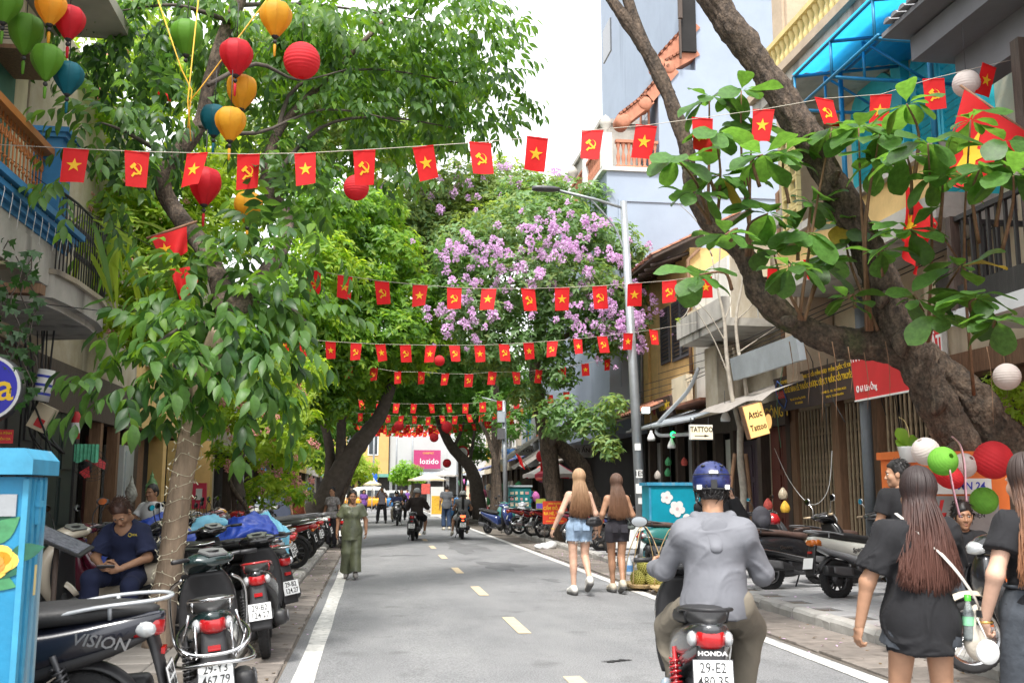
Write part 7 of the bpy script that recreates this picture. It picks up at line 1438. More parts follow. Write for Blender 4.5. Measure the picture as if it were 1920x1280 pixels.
def flag_kind(kind, v):
 """small street flag hung from its top edge; local x across, z down from 0"""
 rr = random.Random(v*7+len(kind)); w, h = .225, .345; sk = rr.uniform(-.05, .05); nar = rr.uniform(.8, 1.); cv = rr.uniform(-.035, .035); lift = rr.uniform(-.02, .07)
 f = lambda x, z: Vector((x*(1-(1-nar)*(-z/h))+sk*(-z/h), cv*math.sin(x*14+1)*(-z/h)-(.05*lift*10)*(z/h)**2*.4, z+(.03*lift*12)*(x/w+.5)*(-z/h)**2))
 cl = MB().grid(lambda u, t: f((u-.5)*w, -t*h), 6, 8); cl.b2((-w/2, -.004, -.008), (w/2, .004, .004)); cm = cl.mesh('flag', f_red); em = MB(); c = (0, -.17)
 shapes = [[(x, z-.17) for x, z in star_pts(.075)]] if kind == 'star' else [sickle((-.002, -.168), .056), rbar((-.03, -.225), .05, .022, R(52)), rbar((.004, -.178), .115, .02, R(-45)), rbar((-.034, -.14), .062, .03, R(45))]
 for i, sh in enumerate(shapes):
  for sg in (-1, 1):
   n = len(sh); e_ = .0045+.0006*i; V = [f(x, z)+Vector((0, sg*e_, 0)) for x, z in sh]; ce = sum(V, Vector())/n
   if kind == 'star': em.add(V+[ce], [(i2, (i2+1) % n, n) for i2 in range(n)])
   elif n > 6: em.add(V, [(k, k+1, n-2-k, n-1-k) for k in range(n//2-1)])
   else: em.add(V, [tuple(range(n))])
 return cm, em.mesh('emblem', f_yel)
FK = {k: [flag_kind(k, v) for v in range(8)] for k in ('star', 'hammer')}
ORD = 'first second third fourth fifth sixth seventh eighth ninth tenth eleventh twelfth thirteenth fourteenth fifteenth sixteenth seventeenth eighteenth nineteenth'.split()
def flag(x, y, Y, kind, label, group, sc=1., emb=True, ry=0.):
 p = ony(x, y, Y); fm, em = FK[kind][random.randrange(8)]; o = link('bunting_flag', fm, None, p, (random.uniform(-.3, .25), ry+random.uniform(-.05, .05), random.uniform(-.5, .5)), sc, label, 'flag', group)
 if emb: link('emblem', em, o)
 return o
def cord(pts, label, r=.004, m=m_cord): return tag(MB().tube(pts, r, 4).build('bunting_string', m), label, 'cord', 'cords of the flag strings')
rowsF = [(9.6, [(143, 280), (257, 285), (370, 288), (466, 290), (572, 288), (683, 282), (793, 275), (900, 268), (1008, 258), (1111, 245), (1212, 236), (1317, 222), (1432, 206), (1545, 186), (1652, 178), (1750, 148), (1855, 123)], 'nearest string', 'star', 1., [(-60, 268), (2000, 90)]),
         (14.6, [(588, 508), (647, 518), (716, 528), (788, 535), (852, 540), (917, 542), (990, 542), (1054, 540), (1124, 537), (1190, 532), (1255, 527), (1322, 518), (1450, 501), (1518, 488)], 'second string from us', 'hammer', 1., [(420, 480), (1640, 460)]),
         (20.0, [(530, 632), (570, 637), (620, 641), (668, 644), (713, 646), (760, 647), (808, 648), (852, 648), (899, 648), (945, 646), (991, 643), (1036, 640), (1083, 636), (1129, 631), (1178, 625), (1225, 619)], 'third string from us', 'star', 1., [(430, 620), (1330, 600)])]
for ri, (Y, ps, nm, k0, sc, ends) in enumerate(rowsF):
 for i, (x, y) in enumerate(ps):
  k = 'star' if (i % 2 == 0) == (k0 == 'star') else 'hammer'
  flag(x, y, Y, k, f"{ORD[i]} red flag from the left on the {nm}, {'gold star' if k == 'star' else 'gold hammer and sickle'}", f'red flags on the {nm}', sc, ry=(0 if x < 960 else R(4)) if ri == 0 else 0)
 P = [ony(*ends[0], Y)]+[ony(x, y-1, Y) for x, y in ps]+[ony(*ends[1], Y)]; cord(P, f'thin cord carrying the flags of the {nm}', .0035)
k = 0
def far_row(Y, n, x0, x1, z, lab, wob=.0):
 pts = []
 for i in range(n):
  t = i/(n-1); X = x0+(x1-x0)*t; zz = z+.45*(2*t-1)**2+random.uniform(-.03, .03); pts.append(Vector((X, Y, zz)))
  fm, em = FK['star' if i % 2 else 'hammer'][random.randrange(8)]; o = link('bunting_flag', fm, None, (X, Y, zz), (random.uniform(-.25, .2), random.uniform(-.08, .08), random.uniform(-.6, .6)), random.uniform(.92, 1.05), ORD[i]+' from the left, '+lab, 'flag', lab)
  link('emblem', em, o)
 cord(pts, lab.replace('small red flags on', 'thin cord of').replace('red flag on', 'cord of'), .004)
for Y, n, x0, x1, z, lab in ((26.5, 15, -2.6, 6.3, 4.62, 'small red flag on the fourth string, below the purple blossom'), (34, 17, -2.8, 6.6, 4.45, 'small red flag on the fifth string over the leaning trunk'), (41, 18, -2.8, 6.6, 4.55, 'small red flag on the sixth string under the dark arch'), (48, 16, -2.8, 6.6, 4.6, 'tiny red flag on the seventh string deep in the street'), (55, 15, -2.8, 6.6, 4.9, 'tiny red flag on the eighth string deep in the street'), (61, 14, -2.6, 6.6, 5.1, 'tiny red flag on the strings far down the street'), (68, 14, -2.6, 6.6, 5.5, 'tiny red flag on the strings near the crossing'), (75, 14, -2.6, 6.6, 5.9, 'tiny red flag on the last strings before the crossing'), (82, 14, -2.6, 6.6, 6.3, 'tiny red flag on the string right at the crossing'), (51.5, 16, -2.8, 6.6, 4.75, 'tiny red flag on the low string before the eighth'), (58, 15, -2.8, 6.6, 5.3, 'tiny red flag on the low string past the eighth'), (64.5, 15, -2.6, 6.6, 5.6, 'tiny red flag on the low string among the far lanterns'), (71.5, 15, -2.6, 6.6, 6.1, 'tiny red flag on the lower string near the crossing'), (78.5, 15, -2.6, 6.6, 6.5, 'tiny red flag on the lowest string at the crossing')): far_row(Y, n, x0, x1, z, lab)
def big_flag(label, c4, star, pole, sub=(14, 10), amp=.03, mat_=None, sz=.25):
 """cloth between four corner points (top-left, top-right, bottom-right, bottom-left) with hanging waves"""
 t = thing('national_flag', label, 'flag', c4[0]); o = Vector(c4[0]); a, b, c, d = [Vector(q)-o for q in c4]
 def f(u, v): p = (a*(1-u)+b*u)*(1-v)+(d*(1-u)+c*u)*v; return p+Vector((.2*amp, -amp, 0))*math.sin(u*9+v*3)*(.3+v)+Vector((0, 0, -.04*math.sin(math.pi*u)*v))
 MB().grid(f, *sub).build('cloth', f_red, t)
 if star:
  pts = [(star[0]+x*sz, star[1]-y*sz*1.3) for x, y in star_pts(1.)]
  for sg in (-1, 1):
   V = [f(u, v)+Vector((0, sg*.012, 0)) for u, v in pts]; ce = f(*star)+Vector((0, sg*.012, 0)); MB().add(V+[ce], [(i, (i+1) % 10, 10) for i in range(10)]).build('star', f_yel, t)
 if pole: MB().tube([Vector(p)-o for p in pole], .014, 6).build('pole', m_brown, t)
big_flag('large red flag with gold star slanting beside the black balcony', [ony(1808, 168, 9.4), ony(1925, 250, 9.2), ony(1845, 378, 9.4), ony(1758, 325, 9.6)], (.42, .58), [ony(1800, 160, 9.42), ony(2000, 300, 9.1)], amp=.035)
big_flag('red flag hanging in folds from a bamboo pole by the balcony corner', [ony(1698, 345, 10.2), ony(1758, 420, 10.1), ony(1738, 470, 10.2), ony(1690, 440, 10.4)], (.3, .6), [ony(1752, 418, 10.1), ony(1812, 512, 10.6)], amp=.05, sz=.2)
big_flag('tail of the folded red flag below the bamboo pole', [ony(1692, 435, 10.35), ony(1735, 465, 10.25), ony(1722, 515, 10.3), ony(1692, 470, 10.4)], None, None, amp=.04)
big_flag('red flag with star hanging behind the left tree limb', [ony(283, 445, 10), ony(350, 425, 10), ony(352, 470, 10), ony(300, 485, 10)], (.3, .6), [ony(275, 447, 10.02), ony(370, 415, 10.02)], sz=.2)
big_flag('lower red flag hanging in folds behind the left tree', [ony(318, 505, 9.9), ony(355, 500, 9.9), ony(372, 525, 9.9), ony(338, 566, 9.9)], None, None)
big_flag('red flag tip showing among the leaves below the lanterns', [ony(288, 165, 14), ony(330, 168, 14), ony(325, 188, 14), ony(292, 182, 14)], None, None)
big_flag('furled red flag on a pole at the beige shop', [ony(966, 848, 40), ony(976, 855, 40), ony(985, 880, 40), ony(974, 868, 40)], None, [ony(964, 840, 40), ony(1000, 890, 40)])
# ---- lanterns
def silk(n, c, t=.4): return mat('silk_'+n, c, .6, .12, 5, .15, 30, trans=t)
k_grn = silk('green', (.12, .30, .02)); k_yel = silk('yellow', (.66, .36, .02)); k_red = silk('red', (.55, .012, .025)); k_teal = silk('teal', (.0, .13, .17)); k_org = silk('orange', (.75, .36, .02)); k_wht = mat('paper_white', (.66, .60, .57), .8, .05, 8, trans=.35); k_pink = mat('paper_red', (.62, .03, .04), .8, .06, 8, trans=.35); k_lime = mat('paper_green', (.20, .50, .06), .8, .12, 14, trans=.35)
def balloon(label, p, d, m, cordtop=.5, tassel=True, m2=None):
 t = thing('silk_lantern', label, 'lantern', p, random.uniform(0, 3), 'silk balloon lanterns'); r = d/2; prof = [(.22, -1.22), (.34, -1.05), (.56, -.75), (.8, -.4), (.95, -.05), (1.0, .3), (.95, .6), (.78, .86), (.5, 1.02), (.24, 1.08)]
 pr = [(q[0]*r, q[1]*r) for q in catmull([(a, b, 0) for a, b in prof], 3)]; n = 48
 rs = [[(rad*(1+.0-.05*abs(math.cos(4*2*math.pi*j/n)))*math.cos(2*math.pi*j/n), rad*(1-.05*abs(math.cos(4*2*math.pi*j/n)))*math.sin(2*math.pi*j/n), z) for j in range(n)] for rad, z in pr]
 MB().rings(rs).build('shade', m, t)
 for k in range(8):
  a = math.pi/8+2*math.pi*k/8
  link('rib', MB().tube([(q*1.012*math.cos(a), q*1.012*math.sin(a), z) for q, z in pr[::2]], r*.014, 4).mesh('rib', m), t)
 MB().lathe([(0, -1.38*r), (.1*r, -1.36*r), (.24*r, -1.2*r), (.24*r, -1.14*r)], n=14).build('cap', m_black if not m2 else m2, t); MB().lathe([(.24*r, 1.04*r), (.25*r, 1.12*r), (0, 1.13*r)], n=14).build('crown_ring', m, t)
 MB().tube([(0, 0, 1.1*r), (0, 0, 1.1*r+cordtop)], .005, 5).build('hanging_cord', m_black if m is not k_org else m_yel, t)
 if tassel:
  b = MB().tube([(0, 0, -1.36*r), (0, 0, -1.75*r)], .004, 5).ball((0, 0, -1.55*r), .022, 8, 6); b.build('bead', m_black, t); MB().lathe([(.008, -1.72*r), (.016, -1.8*r), (.012, -2.5*r), (.004, -2.55*r)], n=8).build('tassel', m, t)
 return t
def globe(label, p, d, m, rot=(0, 0, 0), hole=True, tail=False, cordtop=.3, squash=1.):
 t = thing('paper_lantern', label, 'lantern', p, 0, 'round paper lanterns', rot=rot); r = d/2; n = 28; pr = []
 for i in range(57):
  a = math.pi*(.06+.88*i/56); pr.append((r*math.sin(a)*(1-.028*abs(math.cos(i*math.pi/4))), -r*math.cos(a)*squash))
 MB().lathe(pr, n=n).build('shade', m, t)
 for z in (-1, 1): MB().lathe([(r*.17, z*r*.965*squash), (r*.2, z*r*.985*squash), (r*.2, z*r*.955*squash)], n=16).build('ring', m_red if m is k_pink else m, t)
 if cordtop: MB().tube([(0, 0, r*squash), (0, 0, r+cordtop)], .003, 4).build('hanging_cord', m_black, t)
 if tail: MB().box((0, 0, -r*1.75), (r*.5, .02, r*1.5)).build('tail', m, t)
 return t
LN = [(48, 62, 9.3, .32, k_grn, 'light green silk lantern beside the air conditioner'), (95, 15, 9.0, .27, k_org, 'orange striped silk lantern at the top left'), (130, 42, 9.2, .28, k_red, 'red silk lantern above the teal one at the top left'), (88, 115, 9.0, .28, k_grn, 'lower green silk lantern below the orange one'), (128, 146, 9.2, .27, k_teal, 'teal silk lantern under the red one by the orange railing'), (8, 8, 9.0, .3, k_grn, 'green silk lantern cut off by the top left corner'),
      (350, 70, 10.2, .33, k_grn, 'green silk lantern hanging in front of the tree limb'), (517, 35, 10.0, .33, k_yel, 'ochre silk lantern highest among the branches'), (443, 107, 9.9, .33, k_red, 'crimson silk lantern crossed by a yellow cord'), (453, 172, 10.2, .32, k_yel, 'ochre silk lantern directly below the crimson one'), (432, 232, 9.8, .3, k_yel, 'ochre silk lantern in front of the dark teal one'), (402, 225, 10.6, .3, k_teal, 'dark teal silk lantern half behind an ochre one'), (384, 348, 9.9, .33, k_red, 'crimson silk lantern half behind the third flag'), (465, 388, 10.6, .3, k_yel, 'ochre silk lantern veiled by leaves below the flags')]
for i, (x, y, Y, d, m, l) in enumerate(LN): balloon(l, ony(x, y, Y), d, m, .4, True, m if i in (0, 3) else None)
globe('round red paper lantern among the branches near the top', ony(566, 114, 10), .38, k_pink); globe('round red paper lantern behind the sixth flag', ony(668, 352, 11), .29, k_pink)
globe('small red globe lantern on the third flag string', ony(824, 676, 20.3), .22, k_pink); globe('red globe lantern with a broad tail by the striped umbrella', ony(1016, 855, 30), .36, k_pink, tail=True)
globe('red globe lantern on the far leaning trunk', ony(838, 868, 48), .42, k_pink); globe('red globe lantern among the far flags on the left', ony(748, 798, 44), .45, k_pink); globe('red globe lantern among the far flags by the trunk', ony(838, 800, 44), .5, k_pink); globe('red globe lantern below the far flags', ony(814, 820, 44), .4, k_pink)
globe('white paper lantern hanging under the dark grey canopy', ony(1812, 157, 9.7), .3, k_wht, cordtop=.55); globe('white paper lantern above the yellow-green shrub', ony(1888, 706, 9.9), .29, k_wht)
globe('large red paper lantern hung on the mossy trunk', ony(1862, 862, 9.0), .37, k_pink, rot=(.3, .5, 0), cordtop=0); globe('lime green paper lantern with its opening facing us', ony(1768, 864, 8.7), .27, k_lime, rot=(R(70), 0, .1), cordtop=0); globe('pale pink paper lantern beside the potted plant', ony(1736, 846, 9.0), .27, k_wht, rot=(.2, -.6, 0), cordtop=0)
globe('whitish paper lantern wrapped in film between green and red', ony(1808, 872, 9.1), .24, k_wht, rot=(.9, .3, 0), cordtop=0); globe('crumpled red paper lantern under the lime green one', ony(1778, 892, 9.0), .30, k_pink, rot=(.4, .5, 0), cordtop=0, squash=.75); globe('green paper lantern beside the sitting man', ony(1845, 938, 9.3), .27, k_lime, rot=(.5, .9, 0), cordtop=0)
m_rib = mat('pink_ribbon', (.62, .34, .40), .5, .2, 12, trans=.2)
for i, (a, l) in enumerate((([(1785, 818), (1800, 835), (1808, 870), (1810, 915), (1812, 940)], 'pink gingham ribbon dangling between the lanterns'), ([(1780, 880), (1790, 930), (1800, 970)], 'pale ribbon hanging over the grey notice'))):
 t = MB(); P = [ony(x, y, 8.6) for x, y in a]; t.tube(catmull(P, 4), .02, 4, flat=.12); tag(t.build('ribbon', m_rib), l, 'ribbon')
for a, l in (([(296, 0), (340, 130), (360, 170), (352, 240)], 'yellow cord tied over the limb, leftmost of three'), ([(372, 0), (352, 190), (358, 265)], 'yellow cord hanging straight over the limb'), ([(500, 0), (440, 80), (380, 160), (352, 195)], 'long slanting yellow cord crossing the crimson lantern')):
 tag(MB().tube([ony(x, y, 10.0) for x, y in a], .007, 5).build('tied_rope', mat('yellow_rope', (.7, .38, .03), .6, .1)), l, 'cord')

# ================================================================ STREET FURNITURE AND GOODS
lp0 = Vector((5.5, 20.2, .1)); lpt = thing('street_lamp', 'tall galvanised lamp post with one curved arm and flat lamp head', 'street lamp', lp0); top_ = Vector((-.3, 0, 7.55))
MB().tube([(0, 0, 0), top_*.5, top_], [.115, .095, .07], 14).tube([(0, 0, 0), (0, 0, .35)], .135, 14).build('post', m_metal, lpt)
MB().tube([top_-Vector((0, 0, .15)), top_+Vector((-.6, -.1, -.02)), top_+Vector((-1.45, -.2, .12))], .032, 8).tube(catmull([top_-Vector((0, 0, 1.1)), top_+Vector((-.22, 0, -.55)), top_+Vector((-.75, -.1, .0))], 4), .022, 8).build('arm', m_metal, lpt)
MB().loft([(-.28, 0, .09, .03), (-.1, .0, .13, .05), (.2, .0, .12, .05), (.3, 0, .06, .04)], n=14, e=4).build('lamp_head', m_alud, lpt, loc=top_+Vector((-1.72, -.22, .14)), rot=(0, R(-4), R(90)))
for z, w in ((1.75, .16), (1.45, .2), (1.2, .12), (2.3, .14)): MB().box((-.04*z-.025, -.112, z), (w*.9, .012, w)).build('sticker', m_whitep, lpt)
text('1E5', .14, lpt, (-.095, -.12, 1.75), m_txtk, bold=.02)
p2_ = thing('steel_pole', 'second galvanised pole carrying two grey boxes, beside the slim tree', 'pole', (5.05, 38.3, .1)); MB().tube([(0, 0, 0), (-.1, 0, 4.9)], [.1, .08], 10).tube([(-.1, 0, 4.8), (-.95, 0, 5.0)], .03, 6).build('post', m_metal, p2_)
for z in (3.6, 4.25): MB().box((-.22, -.1, z), (.28, .2, .42)).build('meter_box', m_grp if z < 4 else m_sheet, p2_)
for i, (x, Y) in enumerate(((699, 92), (857, 90), (742, 92), (772, 93))): t = thing('far_pole', ('thin grey pole before the yellow far house', 'thin grey pole at the right side of the crossing', 'thin grey pole left of the pink sign', 'thin pale pole beside the pink sign')[i], 'pole', onz(x, 952, 0)*1.0+Vector((0, 0, 0))); t.location = (ony(x, 940, Y).x, Y, 0); MB().tube([(0, 0, 0), (0, 0, 9.5)], [.1, .06], 8).build('post', m_metal, t)
bx = thing('painted_cabinet', 'sky-blue utility cabinet painted with yellow roses at the left edge', 'cabinet', (ony(46, 1000, 4.5).x, 4.5, .08)); m_sky = mat('cabinet_blue', (.012, .2, .37), .55, .2, 3, .1, 30, detail=8, streak=((.16, .36, .45), 5, .6)); bx.scale = (1, 1, .915); m_skyl = mat('cabinet_light_blue', (.04, .26, .42), .55, .25, 4, .1, detail=8, streak=((.34, .36, .33), 6, .56))
MB().b2((-1.2, 0, .0), (0, .28, .5)).build('plinth', m_skyl, bx); MB().b2((-1.2, .008, .501), (-.012, .28, 1.6)).build('front_panel', m_sky, bx); MB().b2((-.011, .02, .501), (-.006, .275, 1.6)).build('side_panel', m_sky, bx)
for y in (.0, .07, .14, .21): MB().b2((-.011 if y else -.02, y, .51), (.004, y+.035, 1.59)).build('rib', m_skyl, bx)
MB().prism([(-1.25, -.05, 1.61), (.03, -.05, 1.61), (.03, -.05, 1.68), (-.01, -.05, 1.73), (-1.25, -.05, 1.73)], (0, .36, 0)).build('roof', m_skyl, bx); MB().b2((.005, .1, 1.38), (.02, .13, 1.58)).b2((.005, .09, 1.46), (.025, .14, 1.49)).build('hasp', m_skyl, bx); MB().b2((-.4, -.004, 1.42), (-.04, .006, 1.52)).build('plaque', m_metal, bx); MB().b2((.0045, .145, 1.05), (.006, .172, 1.19)).build('warning_sticker', m_vent, bx)
g1 = mat('painted_leaf', (.01, .09, .05), .6, .3, 12); g2 = mat('painted_leaf_light', (.05, .22, .09), .6, .3, 12); ry = mat('painted_rose', (.75, .48, .08), .6, .25, 14); ro = mat('painted_rose_deep', (.7, .25, .04), .6, .25, 14)
def pleaf(par, x, z, l, w, a, m, d=.0): MB().prism([(x+l*t*math.cos(a)-s*w*math.sin(math.pi*t**.8)*math.sin(a), .012-d, z+l*t*math.sin(a)+s*w*math.sin(math.pi*t**.8)*math.cos(a)) for s, ts in ((1, np.linspace(0, 1, 7)), (-1, np.linspace(1, 0, 7)[1:-1])) for t in ts], (0, -.002, 0)).build('painted_leaf', m, par)
for i, q in enumerate(((.05, 1.17, .26, .05, 1.5, g1), (.0, 1.12, .3, .06, .75, g2), (.1, 1.05, .24, .05, .3, g1), (-.02, .95, .28, .06, -.35, g2), (-.05, .92, .3, .06, -.9, g1), (.0, .98, .26, .05, -.1, g1))): pleaf(bx, q[0]-.155, q[1]*.8+.40, q[2]*.6, q[3]*.8, *q[4:], d=.0065+.0005*i)
for k in range(14):
 a = k*2.4; r_ = .08*math.sqrt((14-k)/14); MB().prism([(-.11+r_*.55*math.cos(a)+.052*(.5+.5*(14-k)/14)*math.cos(t), -.0005-.0006*k, 1.22+r_*.55*math.sin(a)+.045*(.5+.5*(14-k)/14)*math.sin(t)) for t in np.linspace(0, 6.28, 13)[:-1]], (0, -.0004, 0)).build('painted_petal', (ry, ro, k_yel)[k % 3 if k > 5 else 0], bx)
tp_ = mat('blue_tarpaulin', (.02, .06, .36), .45, .12, 4, .2, 12); tp2 = mat('light_blue_sheet', (.16, .45, .60), .5, .12, 5, .25, 14)
def cover(label, c, sx, sy, h, m, seed, loc=(0, 0, 0)):
 s = Sdf(); rr = random.Random(seed)
 for k in range(4): s.ell((sx*(-.75+.5*k), rr.uniform(-.1, .1)*sy, h*(.55 if k % 2 else .4)), (sx*.42, sy*.8, h*(.5+.12*(k % 2))), k=.12)
 s.ell((0, 0, h*.25), (sx*1.05, sy, h*.35), k=.15); V, Fq = s.solve(.03, [((0, 0, .05), (0, 0, -1))]); V = folds(V, Fq, .06, 5, seed, .5); V = folds(V, Fq, .022, 13, seed+1, .5)
 return tag(link('tarpaulin', numpy_mesh('tarpaulin', V, Fq, m, smooth=True), None, c), label, 'tarpaulin')
cover('deep blue tarpaulin draped over bikes behind the fairy-light trunk', (-2.3, 12.9, .1), 1.05, .6, .95, tp_, 3); cover('light blue plastic sheet thrown over the deep blue tarpaulin', (-1.95, 14.0, .42), .7, .45, .66, tp2, 8)
ms = thing('menu_stand', 'dark menu board on a single rusty post in front of the ivory scooter', 'stand', (-2.62, 8.95, .1)); MB().tube([(0, 0, 0), (0, 0, .92)], .022, 8).build('post', m_wood, ms); MB().box((.02, 0, .98), (.5, .32, .02), (R(12), R(24), 0)).build('board', m_black, ms); MB().box((.02, -.002, .993), (.44, .27, .004), (R(12), R(24), 0)).build('sheet', mat('menu_print', (.2, .2, .24), .5, .6, 30, col2=(.05, .06, .09)), ms)
fn = thing('wall_fan', 'black wall fan with red blades by the dark door', 'fan', ony(165, 872, 13.8)); MB().tube([(-.14, .1, -.05), (-.1, .02, .02), (0, 0, .02)], .02, 6).build('bracket', m_black, fn); MB().lathe([(0, -.12), (.07, -.12), (.08, -.05), (.05, .02), (0, .03)], (0, 0, 0), 14, 'x').build('motor', m_black, fn); cg = MB()
for r in (.05, .1, .15, .2, .23): cg.tube([(.1-.03*(r > .2), r*math.cos(a), r*math.sin(a)) for a in np.linspace(0, 6.28, 25)[:-1]], .003, 4, closed=True)
for k in range(24): a = k*math.pi/12; cg.tube([(.11, .02*math.cos(a), .02*math.sin(a)), (.1, .15*math.cos(a), .15*math.sin(a)), (.05, .235*math.cos(a), .235*math.sin(a))], .002, 4)
cg.build('guard', m_black, fn, kind='stuff')
for k in range(3): a = k*2.09; MB().prism([(.06, .03*math.cos(a), .03*math.sin(a)), (.075, .2*math.cos(a-.4), .2*math.sin(a-.4)), (.06, .21*math.cos(a+.1), .21*math.sin(a+.1)), (.045, .17*math.cos(a+.5), .17*math.sin(a+.5))], (.004, 0, 0)).build('blade', m_red, fn)
fn.rotation_euler = (0, R(-15), R(-50));
ac = thing('air_conditioner', 'weathered white air conditioner unit high on the left wall', 'air conditioner', ony(25, 70, 11.8)); MB().box((0, 0, 0), (.5, .8, .55)).build('casing', m_cream, ac)
for k in range(12): MB().box((0, -.405, -.2+k*.035), (.4, .012, .01)).build('slat', m_grp, ac)
MB().box((0, 0, -.31), (.6, .9, .05)).build('shelf', m_brown, ac)
rs_ = thing('round_sign', "round blue shop sign with white rim and yellow letter 'a' at the left edge", 'sign', ony(-22, 728, 9.6), 0); MB().lathe([(0, -.06), (.3, -.06), (.31, -.05), (.31, .05), (0, .06)], n=36, ax='y').build('case', m_alud, rs_); MB().lathe([(0, -.062), (.298, -.062)], n=36, ax='y').build('rim', m_whitep, rs_); MB().lathe([(0, -.066), (.272, -.066)], n=36, ax='y').build('disc', mat('sign_violet_blue', (.03, .03, .42), .4, .05), rs_); text('a', .36, rs_, (.17, -.069, .0), m_yel, bold=.01); text('Café', .2, rs_, (-.09, -.069, .02), m_yel)
t = thing('red_wall_notice', 'small red notice with yellow letters above the blue cabinet', 'sign', ony(8, 818, 10)); MB().box((0, 0, 0), (.16, .01, .13)).build('plate', m_red, t); text('GIA ĐÌNH', .03, t, (0, -.008, .03), m_yel); text('DIỄN GIA', .028, t, (0, -.008, -.025), m_yel)
t = thing('meter_box', 'tilted cream meter box with red label among the left cables', 'box', ony(80, 783, 12.2), rot=(0, R(25), 0)); MB().box((0, 0, 0), (.2, .16, .3)).build('casing', m_cream, t); MB().box((.02, -.083, -.06), (.1, .006, .1)).build('label_plate', m_red, t)
t = thing('tin_cylinder', 'printed tin cylinder hanging beside the ivy', 'tin', ony(82, 722, 12), rot=(0, R(8), 0)); MB().lathe([(0, -.18), (.09, -.18), (.09, .18), (0, .18)], n=18).build('can', m_whitep, t)
for z in (-.1, 0, .1): MB().lathe([(.0915, z-.015), (.0915, z+.015)], n=18).build('print_band', m_txtb, t)
ft = thing('red_pillar_box', 'red fire box on the yellow pillar behind the trunk', 'box', ony(374, 929, 20.5)); MB().box((0, 0, 0), (.26, .12, .5)).build('casing', mat('box_pinkred', (.62, .03, .08), .5), ft); MB().box((0, -.065, .03), (.12, .01, .22)).build('window', m_whitep, ft)
yp = thing('yellow_pillar', 'worn yellow plaster pillar behind the fairy-light trunk', 'pillar', (-3.7, 20.8, .1)); MB().b2((-.4, 0, 0), (.45, .3, 2.4)).build('shaft', m_ply, yp)
gs = thing('green_bench', 'green slatted bench behind the blue cabinet', 'bench', (-3.55, 11.6, .1))
for z in range(7): MB().b2((-.5, 0, .25+z*.08), (.35, .03, .31+z*.08)).build('slat', mat('olive_green_paint', (.035, .05, .015), .6, .2), gs)
for x in (-.4, .28): MB().b2((x, .031, 0), (x+.05, .08, .85)).build('leg', m_wood, gs)
cl_ = MB().grid(lambda u, v: (u*.3, .02*math.sin(u*40), -v*.22*(1+.1*math.sin(u*9))), 30, 6); tag(cl_.build('green_cloth', mat('mint_cloth', (.12, .45, .28), .9, .3, 12), loc=ony(140, 832, 13.6)), 'mint green cloth hanging over the wall fan', 'cloth')
ext = thing('wall_extinguisher', 'red and white cylinder hanging beside the dark doorway', 'extinguisher', ony(142, 795, 14.3)); MB().lathe([(0, -.2), (.06, -.2), (.06, .12), (.03, .17), (0, .18)], n=12).build('tank', m_red, ext); MB().lathe([(.062, -.12), (.062, .02)], n=12).build('paper_band', m_whitep, ext)
for i in range(3): t = thing('shopping_bag', ('plastic bag with green goods hanging on the pale door frame', 'netted bag of green goods hanging right of the pale frame', 'small bag hanging below the pale frame')[i], 'bag', ony((246, 284, 275)[i], (925, 915, 960)[i], 17.5)); s = Sdf(); s.ell((0, 0, 0), (.1, .08, .16), k=.02).cone((0, 0, .1), (0, 0, .3), .05, .01, .03); V, Fq = s.solve(.015); link('sack', qmesh('sack', (folds(V, Fq, .015, 14, i), Fq), mat('film_bag%d' % i, ((.4, .4, .36), (.15, .3, .12), (.4, .36, .28))[i], .3, .4, 12)), t)
for i in range(9):
 a = [(30+i*9+random.uniform(-10, 10), 620), (50+i*5, 720), (60+random.uniform(-15, 25), 800), (95+random.uniform(-20, 30), 850)]; tag(MB().tube(catmull([ony(x, y, 12.1+.05*i) for x, y in a], 4), .008+.005*random.random(), 5).build('cable', m_wire), 'black cable in the tangle beside the round blue sign', 'cable', 'black cables beside the round sign')
for i, (a, b, l) in enumerate((((-20, 270), (300, 470), 'thin wire from the left balcony to the tree'), ((0, 560), (400, 580), 'black wire under the curved balcony'))): tag(MB().tube([ony(*a, 10.5), ony((a[0]+b[0])/2, (a[1]+b[1])/2+14, 11.5), ony(*b, 12.5)], .005, 4).build('wire', m_wire), l, 'wire')
for i in range(11): y = 9.6+i*.22; MB().tube([(-3.52, y, 4.44), (-3.5, y+.03, 4.3), (-3.51, y, 4.12-.05*(i % 3))], .004, 4).build('string_strand', m_whitep, None, label='white fairy light strand hanging over the blue ledge', cat='light string', group='white strands on the blue ledge')

